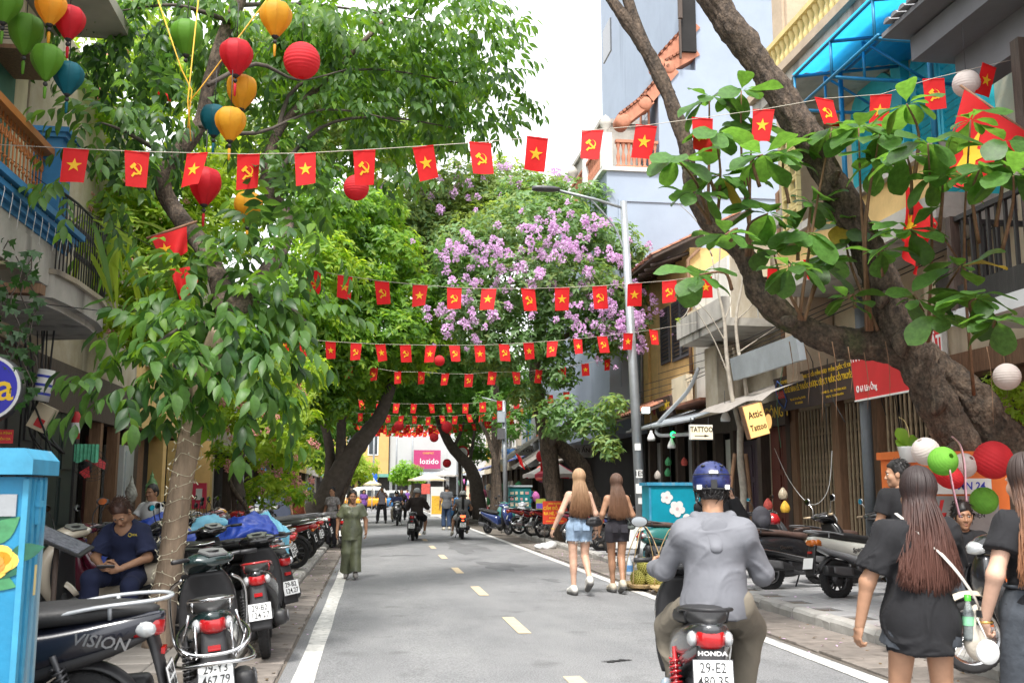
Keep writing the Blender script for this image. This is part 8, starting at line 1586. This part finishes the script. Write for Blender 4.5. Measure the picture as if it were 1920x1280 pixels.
# ---- right side signs
sg = thing('hanging_sign', 'cream hanging sign reading TATTOO with an arrow', 'sign', ony(1314, 810, 18.0)); MB().box((0, 0, 0), (.43, .1, .275)).build('case', m_whitep, sg); MB().box((0, -.052, 0), (.41, .004, .255)).build('face', mat('cream_light_panel', (.80, .70, .48), .5, .04, emit=((1, .85, .6), .12)), sg); text('TATTOO', .135, sg, (0, -.058, .045), m_txtk, bold=.022, sx=.78); MB().prism([(-.14, -.056, -.077), (.05, -.056, -.077), (.05, -.056, -.095), (.14, -.056, -.07), (.05, -.056, -.045), (.05, -.056, -.063), (-.14, -.056, -.063)], (0, -.002, 0)).build('arrow', m_txtk, sg); MB().box((-.19, 0, .2), (.012, .012, .14)).box((.15, 0, .2), (.012, .012, .14)).build('hanger', m_wire, sg)
al = thing('light_box', 'tilted glowing yellow lightbox lettered Attic Tattoo', 'sign', ony(1414, 788, 16.2), rot=(0, R(-15), R(8))); m_lb = mat('lit_amber', (.85, .52, .18), .5, .05, 3, emit=((1, .6, .22), .25)); MB().box((0, 0, 0), (.36, .16, .54)).build('case', m_lb, al); MB().box((-.0, .0, 0), (.39, .12, .57)).build('frame', m_brown, al); text('Attic', .17, al, (0, -.088, .1), m_txtk, bold=.012, sx=.8); text('Tattoo', .15, al, (.0, -.088, -.12), m_txtk, bold=.012, sx=.75)
t = thing('round_plaque', 'small round amber plaque behind the Attic Tattoo lightbox', 'sign', ony(1440, 790, 16.6)); MB().lathe([(0, -.02), (.16, -.02), (.17, 0), (.16, .02), (0, .02)], n=24, ax='y', ell=(.5, 1.1)).build('disc', m_brown, t); MB().lathe([(0, -.024), (.12, -.024)], n=24, ax='y', ell=(.5, 1.1)).build('ring', m_lb, t)
m_sbrown = mat('sign_brown', (.055, .035, .03), .6, .15)
def front_sign(name, label, px0, px1, y_top0, y_bot0, X, h, tilt, m, cat='sign'):
 """board facing the road (plane x = X); px0 is its far (left) end"""
 a = onx(px0, y_bot0, X); b = onx(px1, y_bot0, X); L_ = abs(a.y-b.y); t = thing(name, label, cat, (X, (a.y+b.y)/2, a.z+h/2), rot=(0, tilt, 0)); MB().box((0, 0, 0), (.07, L_, h)).build('board', m, t); return t, L_
t, L_ = front_sign('shop_sign', 'long brown medicine shop sign in yellow Vietnamese lettering with a hexagon logo', 1462, 1612, 750, 772, 7.45, .62, R(-14), m_sbrown); rt_ = (R(90), 0, R(-90))
text('CHI NHÁNH HÀ NỘI - CÔNG TY CỔ PHẦN DƯỢC PHẨM QUỐC TẾ KIM', .085, t, (-.042, -.15, .21), m_yel, rt_, bold=.012); text('CƠ SỞ BÁN LẺ THUỐC DƯỢC LIỆU, THUỐC CỔ TRUYỀN', .125, t, (-.042, -.15, .05), m_yel, rt_, bold=.025, sx=.85)
text('Địa chỉ: 57 Lãn Ông, Hà Nội', .055, t, (-.042, .7, -.13), m_yel, rt_); text('ĐT: 0243.828', .055, t, (-.042, .7, -.21), m_yel, rt_); text('GIỜ MỞ CỬA: 8H - 18H HÀNG NGÀY', .055, t, (-.042, -.7, -.13), m_yel, rt_); text('PHỤ TRÁCH CHUYÊN MÔN', .05, t, (-.042, -.7, -.21), m_yel, rt_)
hx = MB(); MB().tube([(-.045, 1.35+.2*math.cos(a), .0+.26*math.sin(a)) for a in np.linspace(math.pi/6, 2*math.pi+math.pi/6, 7)[:-1]], .014, 4, closed=True).build('hexagon', mat('logo_blue', (.06, .12, .35), .5), t); MB().box((-.04, 1.35, 0), (.01, .34, .13)).build('logo_band', m_red, t); text('DƯỢC', .1, t, (-.05, 1.35, 0), mat('logo_pink', (.6, .2, .15), .5), rt_, bold=.01)
t, L_ = front_sign('shop_sign', 'red shop sign with white lettering half hidden by the mossy limb', 1604, 1712, 700, 750, 7.1, .95, R(-4), m_red); text('THÔI THƯƠNG TÍN', .42, t, (-.04, .05, .22), m_txtw, rt_, bold=.02, sx=.42); text('◎ 61 Lãn Ông', .13, t, (-.04, .42, -.33), m_txtw, rt_, bold=.008, sx=.8); MB().b2((-.05, -L_/2, -.5), (.02, L_/2, -.476)).build('edge_strip', m_whitep, t)
t, L_ = front_sign('shop_sign', 'narrow red sign ending in white letters behind the thick limb', 1738, 1772, 620, 690, 7.3, .55, 0, m_red); text('ẬT', .3, t, (-.04, -.1, .0), m_txtw, rt_, bold=.02, sx=.6); MB().b2((-.04, -L_/2-.03, -.27), (.03, -L_/2-.002, .27)).build('edge_strip', m_whitep, t)
t, L_ = front_sign('shop_sign', 'dark shop sign with yellow lettering under the tiled awning of the yellow house', 1232, 1262, 770, 785, 7.3, .5, R(-12), m_sbrown); text('THẢO MỘC', .24, t, (-.04, -.1, 0), m_yel, rt_, bold=.015, sx=.8); MB().lathe([(0, -.045), (.14, -.045)], (0, .85, 0), 16, 'x').build('logo_disc', m_red, t)
t, L_ = front_sign('shop_sign', 'brown sign with yellow lettering beside the round plaque', 1446, 1476, 760, 800, 7.8, .5, 0, m_sbrown); text('ĐÔNG Y', .3, t, (-.04, 0, 0), m_yel, rt_, bold=.01)
ns = thing('red_notice', 'red notice board on thin legs forbidding parking on the pavement', 'sign', (5.0, 27.6, .1)); MB().box((0, 0, .82), (.68, .03, .62)).build('board', mat('notice_red', (.62, .05, .02), .5, .05), ns)
for x in (-.28, .28): MB().tube([(x, .03, 0), (x, .03, .6)], .012, 6).build('leg', m_wood, ns)
for s_, z, k, m in (('UBND PHƯỜNG', 1.06, .06, m_yel), ('CẤM ĐỖ, VỨT', .93, .115, m_yel), ('RA HÈ, LÒNG', .79, .115, m_yel), ('ĐƯỜNG PHỐ', .67, .06, m_yel), ('XỬ PHẠT THEO QUY ĐỊNH', .58, .045, m_yel)): text(s_, k, ns, (0, -.018, z), m, bold=.02, sx=.9)
# ---- cabinets on the right
fb = thing('flower_cabinet', 'turquoise utility cabinet painted with white flowers behind the rider', 'cabinet', (5.75, 18.4, .1)); m_tq = mat('cabinet_turquoise', (.0, .26, .36), .45, .12, 3, .05); MB().b2((-.62, 0, 0), (.62, .5, 1.5)).build('body', m_tq, fb); MB().b2((-.66, -.04, 1.501), (.66, .54, 1.56)).build('roof', m_skyl, fb); MB().b2((-.62, -.012, .05), (-.58, -.001, 1.49)).build('door_edge', m_skyl, fb); MB().b2((.25, -.008, 1.38), (.55, -.002, 1.46)).build('plaque', m_whitep, fb)
pw = mat('painted_white', (.72, .70, .68), .6, .1); pc = mat('painted_pale_pink', (.6, .42, .42), .6, .1); pl_ = mat('painted_teal_leaf', (.01, .10, .14), .6, .2)
for i, (x, z, r) in enumerate(((-.28, 1.28, .11), (-.08, 1.07, .14), (.14, .82, .15), (.1, .58, .1))):
 for a in (.3, 1.9, 3.6, 5.): pleaf(fb, x, z, r*1.9, r*.3, a, pl_)
 for k in range(5): a = 2*math.pi*k/5+i; MB().prism([(x+r*.62*math.cos(a)+r*.5*math.cos(t), -.006-.0005*k-.0003*i, z+r*.62*math.sin(a)+r*.5*math.sin(t)) for t in np.linspace(0, 6.28, 15)[:-1]], (0, -.0004, 0)).build('painted_petal', pw, fb)
 MB().lathe([(0, -.012), (r*.22, -.012)], (x, 0, z), 12, 'y').build('flower_centre', pc, fb)
sb = thing('stickered_cabinet', 'green-blue cabinet plastered with stickers behind the parked motorbikes', 'cabinet', (5.75, 39.5, .1)); MB().b2((-.42, 0, 0), (.45, .5, 1.58)).build('body', m_teal_ if False else mat('cabinet_teal', (.01, .16, .17), .5, .2, 5), sb); MB().b2((-.48, -.05, 1.581), (.5, .55, 1.65)).build('roof', m_sheet, sb)
for i in range(16): MB().b2((-.38+(i % 4)*.2, -.004-.0004*i, .6+(i//4)*.23), (-.38+(i % 4)*.2+random.uniform(.08, .15), -.002, .6+(i//4)*.23+random.uniform(.08, .16))).build('sticker', random.choice([m_whitep, m_cream, mat('sticker_pink', (.5, .25, .25), .6)]), sb)
t = thing('poster_board', 'green and purple poster leaning beside the stickered cabinet', 'poster', (6.55, 38.6, .5)); MB().box((0, 0, .35), (.6, .03, .75)).build('board', mat('poster_green', (.12, .4, .06), .5, .6, 7, col2=(.5, .3, .05)), t); MB().box((0, -.018, .45), (.58, .006, .2)).build('band', mat('poster_purple', (.12, .08, .4), .5), t)
oc = thing('orange_cabinet', 'orange electrical cabinet with danger notice behind the lanterns', 'cabinet', (5.95, 9.7, .1)); m_orc = mat('cabinet_orange', (.72, .17, .04), .5, .08, 3, .05); MB().b2((-.52, 0, 0), (.62, .5, 1.72)).build('body', m_orc, oc); MB().b2((-.55, -.03, 1.721), (.65, .53, 1.8)).build('roof', m_orc, oc); MB().box((.1, -.006, 1.12), (.78, .01, .44)).build('notice_plate', m_metal, oc); MB().box((.02, -.008, 1.44), (.8, .012, .16)).build('name_plate', m_whitep, oc); text('UMN 24', .11, oc, (.15, -.016, 1.44), m_txtb, bold=.015, shear=.1); text('CẤM LẠI SÁT', .085, oc, (.16, -.013, 1.26), m_txtk, bold=.004, sx=.8); text('CÓ ĐIỆN', .06, oc, (.2, -.013, 1.14), m_txtk); MB().prism([(-.16, -.012, 1.3), (-.12, -.012, 1.3), (-.16, -.012, 1.17), (-.1, -.012, 1.17), (-.19, -.012, 1.0), (-.2, -.012, 1.03), (-.225, -.012, .96), (-.165, -.012, .985), (-.182, -.012, .995), (-.14, -.012, 1.14), (-.2, -.012, 1.14)], (0, -.002, 0)).build('lightning_bolt', m_red, oc)
pt = thing('potted_orchid', 'small white pot with broad green leaf and thin flower stem on the orange cabinet', 'potted plant', ony(1703, 848, 9.6)); MB().lathe([(0, -.1), (.075, -.1), (.1, .05), (.105, .06), (.09, .06), (.08, .03), (0, .03)], n=16).build('pot', m_whitep, pt)
for i, (a, l) in enumerate(((1.9, .22), (.4, .16), (2.8, .14), (1.2, .15))): link('leaf', leaves_mesh('leaf', L_broad, np.array([[0, 0, .04]]), np.array([[math.cos(a), -.2, .7]]), np.array([[0, -1., .2]]), np.array([l]), lf_bright, 1.2), pt)
MB().tube(catmull([(0, 0, .05), (.02, 0, .2), (-.02, 0, .32), (-.08, 0, .36)], 4), .004, 5).build('stem', m_vent, pt)
gb = thing('grey_bin_cabinet', 'slate-blue cabinet behind the rider in denim', 'cabinet', (-2.55, 28.3, .1)); MB().b2((-.4, 0, 0), (.42, .4, 1.5)).build('body', mat('slate_blue', (.09, .11, .17), .5, .1), gb); MB().b2((-.45, -.05, 1.501), (.47, .45, 1.57)).build('roof', m_grp, gb)
# ---- umbrellas
def umbrella(label, p, r, z, ms, n=8, drop=.35):
 t = thing('parasol', label, 'umbrella', p); MB().tube([(0, 0, 0), (0, 0, z+drop)], .025, 8).build('pole', m_whitep, t)
 for k in range(n):
  a0, a1 = 2*math.pi*k/n, 2*math.pi*(k+1)/n; q = lambda u, v: Vector((0, 0, z+drop))*(1-v)+(Vector((math.cos(a0), math.sin(a0), 0))*(1-u)+Vector((math.cos(a1), math.sin(a1), 0))*u)*r*v+Vector((0, 0, z-.06*math.sin(math.pi*v)+.03*math.sin(math.pi*u)*v))*v+Vector((0, 0, .0))*0
  MB().grid(q, 3, 5).grid(lambda u, v: q(u, 1)-Vector((0, 0, .12*v)), 3, 1).build('gore', ms[k % len(ms)], t)
 return t
u_w = mat('umbrella_white', (.55, .53, .5), .8, .06, trans=.3); u_r = mat('umbrella_red', (.5, .06, .09), .8, .06, trans=.3); u_c = mat('umbrella_cream', (.72, .64, .45), .8, .05, trans=.3)
umbrella('red and white striped parasol beyond the blond woman', (5.9, 33, .1), 1.0, 1.95, [u_w, u_r], 8, .5); umbrella('cream parasol at the left of the far crossing', (-.1, 78, 0), .7, 2.1, [u_c]); umbrella('wide cream parasol over the far right stalls', (4.0, 74, 0), 1.5, 2.4, [u_c, u_w], 8, .45); umbrella('small white parasol farther back on the right', (5.5, 80, 0), 1.2, 2.8, [u_w], 8, .4)
# ---- awnings and goods of the far right shops
for (y0, y1, x0, x1, z0, z1, m, l) in ((41, 46, 6.2, 8.0, 2.55, 3.7, m_awn, 'grey cloth awning stretched over the beige shop'), (46.5, 51, 6.0, 8.0, 2.8, 4.2, m_awn, 'second grey awning rising behind the slim tree'), (36, 40.5, 6.6, 8.0, 2.6, 2.9, m_awn, 'low drooping grey awning beside the steel pole'), (52, 58, 5.9, 8.0, 2.7, 3.4, tp_, 'blue awning over far stalls'), (60, 68, 5.7, 8.0, 2.7, 3.3, u_c, 'cream awning over the farthest stalls')):
 tag(MB().grid(lambda u, v: (x0+u*(x1-x0), y0+v*(y1-y0), z0+u*(z1-z0)-.06*math.sin(v*12)*(1-u)), 6, 12).build('shop_awning', m), l, 'awning')
goods = [mat('goods_%d' % i, c, .7, .3, 10) for i, c in enumerate(((.6, .1, .08), (.7, .4, .04), (.1, .25, .5), (.5, .45, .4), (.06, .3, .12), (.5, .12, .35), (.05, .05, .06), (.6, .6, .56)))]
for i in range(64):
 y = 37+46*(i/64)+random.uniform(-.3, .3); right = i % 4 != 0
 x = random.uniform(6.4, 7.7) if right else random.uniform(-4.3, -3.4); z = random.choice([.5, .9, 1.3, 1.8, 2.2]); w = random.uniform(.25, .5); h = random.uniform(.3, .7)
 s = MB().loft([(-.5*h, 0, w*.35, w*.2), (-.2*h, 0, w*.5, w*.3), (.2*h, .02, w*.46, w*.26), (.5*h, 0, w*.12, w*.08)], n=9, axis='z', e=2.8, sub=2); o = s.build('shop_goods', random.choice(goods)); o.location = (x, y, z); o.rotation_euler = (random.uniform(-.2, .2), random.uniform(-.2, .2), random.uniform(0, 3)); gk = random.randrange(8); o.material_slots[0].link = 'OBJECT'; o.material_slots[0].material = goods[gk]; tag(o, f"{('red', 'orange', 'blue', 'beige', 'green', 'magenta', 'black', 'white')[gk]} bundle of goods {'low' if z < 1 else 'hung high' if z > 1.5 else 'at waist height'} before the far {'right' if right else 'left'} shops", 'goods', 'goods of the far right shops' if right else 'goods of the far left shops')
for i, (x, y, z, m, s_, l) in enumerate(((7.6, 36.3, 3.0, m_whitep, 'IN ẤN', 'white shop sign beyond the striped parasol'), (7.4, 55, 3.6, goods[2], 'TẠP HÓA', 'blue hanging sign far down the right side'), (7.4, 63, 3.8, goods[1], 'CAFE', 'yellow hanging sign far down the right side'), (-4, 45, 3.4, goods[0], 'QUÀ', 'red hanging sign on the far left'), (7.4, 49, 3.5, m_whitep, 'BÚN CHẢ', 'white hanging sign above the second awning'))):
 t = thing('hanging_sign', l, 'sign', (x, y, z)); MB().box((0, 0, 0), (.8, .08, .5)).build('board', m, t); text(s_, .22, t, (0, -.045, 0), m_txtk if m is not goods[0] else m_yel, bold=.01)
t = thing('road_sign', 'round red-rimmed road sign by the far leaning trunk', 'sign', (4.55, 52, 0)); MB().tube([(0, .03, 0), (0, .03, 3.6)], .035, 8).build('post', m_whitep, t); MB().lathe([(0, -.01), (.36, -.01), (.36, .01)], (0, 0, 3.5), 24, 'y').build('rim', m_red, t); MB().lathe([(0, -.014), (.27, -.014)], (0, 0, 3.5), 24, 'y').build('face', m_whitep, t)
t = thing('road_sign', 'blue pedestrian crossing sign at the far left corner', 'sign', (-.1, 84, 0)); MB().tube([(0, .03, 0), (0, .03, 3.2)], .04, 8).build('post', m_metal, t); MB().box((0, 0, 2.6), (.8, .02, .8)).build('plate', mat('road_blue', (.02, .12, .55), .4), t); MB().prism([(-.28, -.014, 2.35), (.28, -.014, 2.35), (0, -.014, 2.85)], (0, -.004, 0)).build('triangle', m_whitep, t)
t = thing('shop_easel', 'yellow and white advertising board beyond the far scooters', 'sign', (3.9, 62, .0)); MB().box((0, 0, .9), (.8, .06, 1.8)).build('board', m_whitep, t); MB().box((0, -.035, .7), (.7, .01, 1.1)).build('picture', goods[1], t)
t = thing('red_plate', 'small red plate hanging under the wide far parasol', 'sign', (3.6, 70, 1.7)); MB().box((0, 0, 0), (.6, .03, .7)).build('board', goods[0], t)
# ---- vehicles at the crossing
def car(label, loc, rz, m, m2, h, L_, kind):
 t = thing('parked_' + kind, label, kind, loc, rz); w = .82
 MB().loft([(-L_/2, .62, w*.9, .28), (-L_/2+.15, .64, w, .36), (0, .62, w*1.02, .38), (L_/2-.5, .6, w, .36), (L_/2-.05, .55, w*.9, .28), (L_/2, .5, w*.7, .2)], n=20, e=5).build('body', m, t)
 MB().loft([(-L_/2+.1, 1.0, w*.9, .15), (-L_/2+.3, (1+h)/2, w*.88, (h-.9)/2), (.1*L_, (1+h)/2, w*.88, (h-.9)/2), (.25*L_, 1.15, w*.86, .3), (.36*L_, .98, w*.8, .1)], n=20, e=5).build('cabin', m2, t)
 for sg in (-1, 1):
  for k in range(3): y = -L_/2+.45+k*.62; MB().box((sg*w*.885, y+.28, 1.0+(h-1)*.45), (.02, .52, (h-1)*.62)).build('side_window', m_glass, t)
  for y in (-L_/2+.7, L_/2-.75):
   tr, rm = wheel_meshes(.31, .19, 'solid', m_alu); e = link('wheel', None, t, (sg*w*.9, y, .31)); link('tyre', tr, e); link('rim', rm, e)
  MB().ball((sg*.6, L_/2-.08, .65), (.16, .08, .1), 10, 6).build('headlight', m_lens, t); MB().ball((sg*.68, -L_/2+.02, .75), (.1, .05, .14), 8, 6).build('tail_light', m_redl, t)
 MB().box((0, -L_/2+.13, 1.05+(h-1)*.45), (1.15, .05, (h-1)*.5)).build('rear_window', m_glass, t); MB().box((0, .3*L_, 1.2), (1.2, .04, .42), (R(-35), 0, 0)).build('windscreen', m_glass, t)
car('yellow minivan with white roof at the far crossing', (-1.0, 87.5, 0), R(90), P_yel, P_wht, 1.85, 4.2, 'van'); car('blue and white small car behind the man with raised hands', (1.3, 89, 0), R(120), P_sky, P_wht, 1.55, 3.8, 'car')
# ---- durian baskets with hoops
m_cane = mat('split_bamboo', (.5, .36, .18), .7, .15, 12); m_dur = mat('durian_skin', (.30, .29, .07), .8, .25, 12); m_hull = mat('durian_flesh', (.72, .66, .42), .7, .08, 8)
def durian_mesh(seed):
 rr = random.Random(seed); b = MB(); b.ball((0, 0, 0), (.105, .105, .125), 14, 10); n = 150
 for i in range(n):
  z = 1-2*(i+.5)/n; a = i*2.39996; q = math.sqrt(1-z*z); d = Vector((q*math.cos(a), q*math.sin(a), z)); p = Vector((d.x*.1, d.y*.1, d.z*.12)); s = d.orthogonal().normalized()*.016; u = d.cross(s.normalized())*.016
  b.add([p+s, p+u, p-s, p-u, p+d*.026], [(0, 1, 4), (1, 2, 4), (2, 3, 4), (3, 0, 4)])
 return b.mesh('durian', m_dur)
dm = [durian_mesh(i) for i in range(3)]
def basket(label, p):
 t = thing('shoulder_basket', label, 'basket', p); b = MB().lathe([(0, .02), (.3, .02), (.36, .07), (.37, .085), (.35, .08), (.29, .035), (0, .035)], n=26); b.build('tray', m_cane, t)
 for k in range(24): a = 2*math.pi*k/24; link('cane', MB().tube([(.28*math.cos(a), .28*math.sin(a), .015), (.375*math.cos(a+.1), .375*math.sin(a+.1), .08)], .007, 4).mesh('cane', m_cane), t)
 for k in range(4): a = math.pi/4+k*math.pi/2; MB().tube(catmull([(.35*math.cos(a), .35*math.sin(a), .08), (.28*math.cos(a), .28*math.sin(a), .5), (.1*math.cos(a), .1*math.sin(a), .88), (0, 0, .95)], 4), .008, 5).build('hoop', m_cane, t)
 return t
bp1 = Vector((4.22, 15.5, .0)); bp2 = Vector((4.5, 14.8, .0)); basket('round bamboo basket with hoops holding whole durians at the kerb', bp1); basket('second bamboo basket with opened durian beside the grey rider', bp2)
for i, (bx_, dx, dy, dz, l) in enumerate(((bp1, -.12, -.05, .15, 'durian at the left of the near basket'), (bp1, .12, -.08, .15, 'durian at the right of the kerb basket'), (bp1, .02, .14, .16, 'durian at the back of the kerb basket'), (bp1, .0, -.0, .34, 'durian on top of the pile in the kerb basket'), (bp2, -.1, .1, .15, 'durian in the second basket, at its back'), (bp2, .15, .08, .15, 'durian in the second basket, at its right'))): tag(link('durian', dm[i % 3], None, bx_+Vector((dx, dy, dz)), (random.uniform(-.6, .6), random.uniform(-.6, .6), random.uniform(0, 6))), l, 'durian', 'durians in the baskets')
for i, (dx, dy) in enumerate(((-.12, -.12), (.08, -.15))): t = thing('cut_durian', ('opened durian wedge at the front of the second basket', 'pale durian segment beside the opened wedge')[i], 'durian', bp2+Vector((dx, dy, .11)), .4*i, rot=(.3, .5-i, .6)); MB().loft([(-.12, 0, .01, .01), (-.05, 0, .06, .045), (.05, 0, .06, .045), (.12, 0, .01, .01)], n=10).build('hull', m_hull, t)
# ---- small things on pavement and road
s = Sdf(); s.ell((0, 0, .06), (.3, .16, .1), k=.05).ell((.15, .02, .1), (.16, .12, .1), k=.05); V, Fq = s.solve(.02, [((0, 0, .0), (0, 0, -1))]); tag(link('plastic_sack', numpy_mesh('plastic_sack', folds(V, Fq, .03, 9, 4), Fq, mat('white_film', (.6, .6, .6), .35, .1, 9), smooth=True), None, (4.55, 26.5, .0)), 'crumpled white plastic sack lying at the right kerb', 'plastic sack')
bl_ = thing('blue_bottle', 'clear bottle with blue label standing between the walking women', 'bottle', (4.6, 17.9, .0)); MB().lathe([(0, 0), (.06, 0), (.065, .03), (.06, .2), (.03, .28), (.025, .32)], n=14).build('bottle_body', mat('milky_plastic', (.5, .55, .6), .2, 0), bl_); MB().lathe([(.066, .07), (.066, .18)], n=14).build('paper_label', goods[2], bl_)
tb = thing('white_table', 'small table with white cloth behind the brunette woman', 'table', (5.0, 19.0, .1)); MB().b2((-.45, -.3, .72), (.45, .3, .76)).build('tabletop', m_whitep, tb); MB().grid(lambda u, v: (-.45+.9*u, -.31+.015*math.sin(u*30), .755-.42*v), 20, 4).build('cloth', m_whitep, tb)
for sx in (-.4, .4):
 for sy in (-.25, .25): MB().tube([(sx, sy, 0), (sx, sy, .72)], .018, 6).build('leg', m_metal, tb)
ph_ = thing('purple_helmet', 'shiny purple half helmet resting low beside the sitting man', 'helmet', (5.42, 8.5, .42)); MB().lathe([(.005, .13), (.08, .11), (.125, .04), (.13, -.02), (.12, -.03), (.1, .03), (.02, .1)], n=22, ell=(1, 1.15)).build('shell', mat('violet_gloss', (.13, .03, .32), .2, .05, coat=.6), ph_); ph_.rotation_euler = (R(-60), R(20), 0)
rs2 = thing('red_cap_helmet', 'red and black helmet sitting on the graphite scooter', 'helmet', (6.35, 15.5, 1.02)); MB().lathe([(.005, .13), (.08, .11), (.125, .04), (.125, -.05), (.11, -.05)], n=20).build('shell', P_red, rs2)
bk = thing('backpack', 'dark grey backpack on the graphite scooter seat', 'backpack', (6.15, 15.45, .9)); s = Sdf(); s.ell((0, 0, .16), (.16, .11, .2), k=.03).ell((0, -.09, .1), (.11, .06, .1), k=.03); V, Fq = s.solve(.014); link('bag_body', qmesh('bag_body', (folds(V, Fq, .008, 10, 3), Fq), mat('backpack_grey', (.035, .035, .045), .8, .2)), bk)
for i, (x, y) in enumerate(((2.15, 7.1), (-.85, 6.9))): t = link('fallen_leaf', leaves_mesh('fallen_leaf', L_broad, np.zeros((1, 3)), np.array([[1, .2, .05]]), np.array([[0, 0, 1.]]), np.array([.16]), (mat('dry_leaf', (.55, .45, .28), .7), lf_old)[i])); t.location = (x, y, rz_(x)+.02 if i == 0 else .02); tag(t, ('pale torn leaf on the asphalt right of the grey rider', 'yellow fallen leaf in the left gutter')[i], 'leaf')
rngp = np.random.default_rng(11); n = 260; pos = np.stack([np.where(rngp.random(n) < .72, rngp.uniform(4.0, 5.6, n), rngp.uniform(-1.3, -.6, n)), rngp.uniform(9, 30, n), np.full(n, .012)], 1); pos[:, 2] = np.where((pos[:, 0] > 4.95), .128, np.where(pos[:, 0] < -1.15, .11, .012)); d = rdir(n, rngp); d[:, 2] *= .15; link('fallen_petals', leaves_mesh('fallen_petals', L_far, pos, d, np.tile([0, 0, 1.], (n, 1)), rngp.uniform(.02, .05, n), pt_pur, 1.6), kind='stuff')
n = 200; pos = np.stack([np.where(rngp.random(n) < .6, rngp.uniform(4.15, 5.0, n), rngp.uniform(-1.2, -.65, n)), rngp.uniform(6.5, 26, n), np.full(n, .01)], 1); d = rdir(n, rngp); d[:, 2] *= .2; link('litter_leaves', leaves_mesh('litter_leaves', L_far, pos, d, np.tile([0, 0, 1.], (n, 1)), rngp.uniform(.025, .06, n), mat('brown_litter', (.12, .08, .04), .9, .4, 20), 1.4), kind='stuff')
# ---- lamps, stickers and goods of the shopfronts on the right
for i, (x, y, Y, l) in enumerate(((1221, 818, 23, 'white bulb lamp hanging left of the green light'), (1259, 832, 22.5, 'white bulb lamp hanging under the green light'), (1360, 780, 18.5, 'grey bell-shaped bulb beside the sapling'))): t = thing('bulb_lamp', l, 'lamp', ony(x, y, Y)); MB().lathe([(0, -.1), (.09, -.1), (.095, -.04), (.06, .05), (.03, .1), (.03, .14), (0, .14)], n=14).build('bulb', m_whitep, t); MB().tube([(0, 0, .14), (0, 0, .5)], .006, 4).build('flex', m_wire, t)
t = thing('green_lamp', 'small glowing green lamp under the tin awning', 'lamp', ony(1262, 814, 22.4)); MB().ball((0, 0, 0), .07, 12, 8).build('glow', mat('lit_green', (.02, .5, .12), .4, 0, emit=((.02, 1, .2), 1.2)), t)
t = thing('work_light', 'small bright white lamp under the tiled awning', 'lamp', ony(1211, 769, 23)); MB().box((0, 0, 0), (.16, .1, .13)).build('glow', mat('lit_white', (.8, .9, .9), .4, 0, emit=((.8, 1, 1), 2.)), t)
for i, (x, y, Y, m, l) in enumerate(((1233, 890, 23.5, goods[3], 'net sack of dried goods by the grey shop wall'), (1252, 885, 24, goods[4], 'green bundle hanging by the grey shop wall'), (1283, 865, 23.6, goods[0], 'red star trimming on the grey shop wall'), (1253, 865, 23.7, goods[4], 'little green tree trimming on the shop wall'), (1468, 925, 16.9, mat('clear_sack', (.5, .42, .3), .3, .3, 14), 'clear sack of dried herbs before the timber door'), (1472, 950, 16.6, goods[1], 'golden jar of herbs in the low glass case'), (1440, 945, 17.2, goods[0], 'red jar in the low glass case'))):
 s = MB().loft([(-.16, 0, .1, .09), (-.05, 0, .14, .12), (.08, 0, .1, .09), (.18, 0, .02, .02)], n=10, axis='z', sub=3); o = s.build('herb_sack', m); o.location = ony(x, y, Y); o.scale = (.6,)*3; tag(o, l, 'goods')
for i in range(9):
 a = (1440+random.uniform(0, 330), 640+random.uniform(0, 60)); b = (a[0]+random.uniform(-20, 40), a[1]+random.uniform(60, 170)); tag(MB().tube(catmull([onx(*a, 7.3), onx((a[0]+b[0])/2+random.uniform(-15, 15), (a[1]+b[1])/2, 7.35), onx(*b, 7.4)], 3), .006+.004*random.random(), 4).build('cable', random.choice([m_wire, m_wire, mat('green_wire', (.1, .25, .15), .6)])), 'loose cable hanging in front of the folding gates', 'cable', 'loose cables before the folding gates')
for i in range(5): y0 = 22-i*1.3; tag(MB().tube([(7.6, y0+8, 4.2+.15*i), (7.3, y0+2, 4.0+.12*i), (7.5, y0-6, 4.3+.1*i)], .009, 5).build('overhead_cable', m_wire), 'black overhead cable along the right facades', 'cable', 'overhead cables along the right facades')
tag(MB().tube(catmull([onx(1452, 840, 7.6), onx(1480, 900, 7.5), onx(1520, 945, 7.4), onx(1552, 920, 7.5), onx(1560, 845, 7.6)], 5), .006, 6).build('white_hose', m_whitep), 'white hose looped across the folding gate', 'hose')
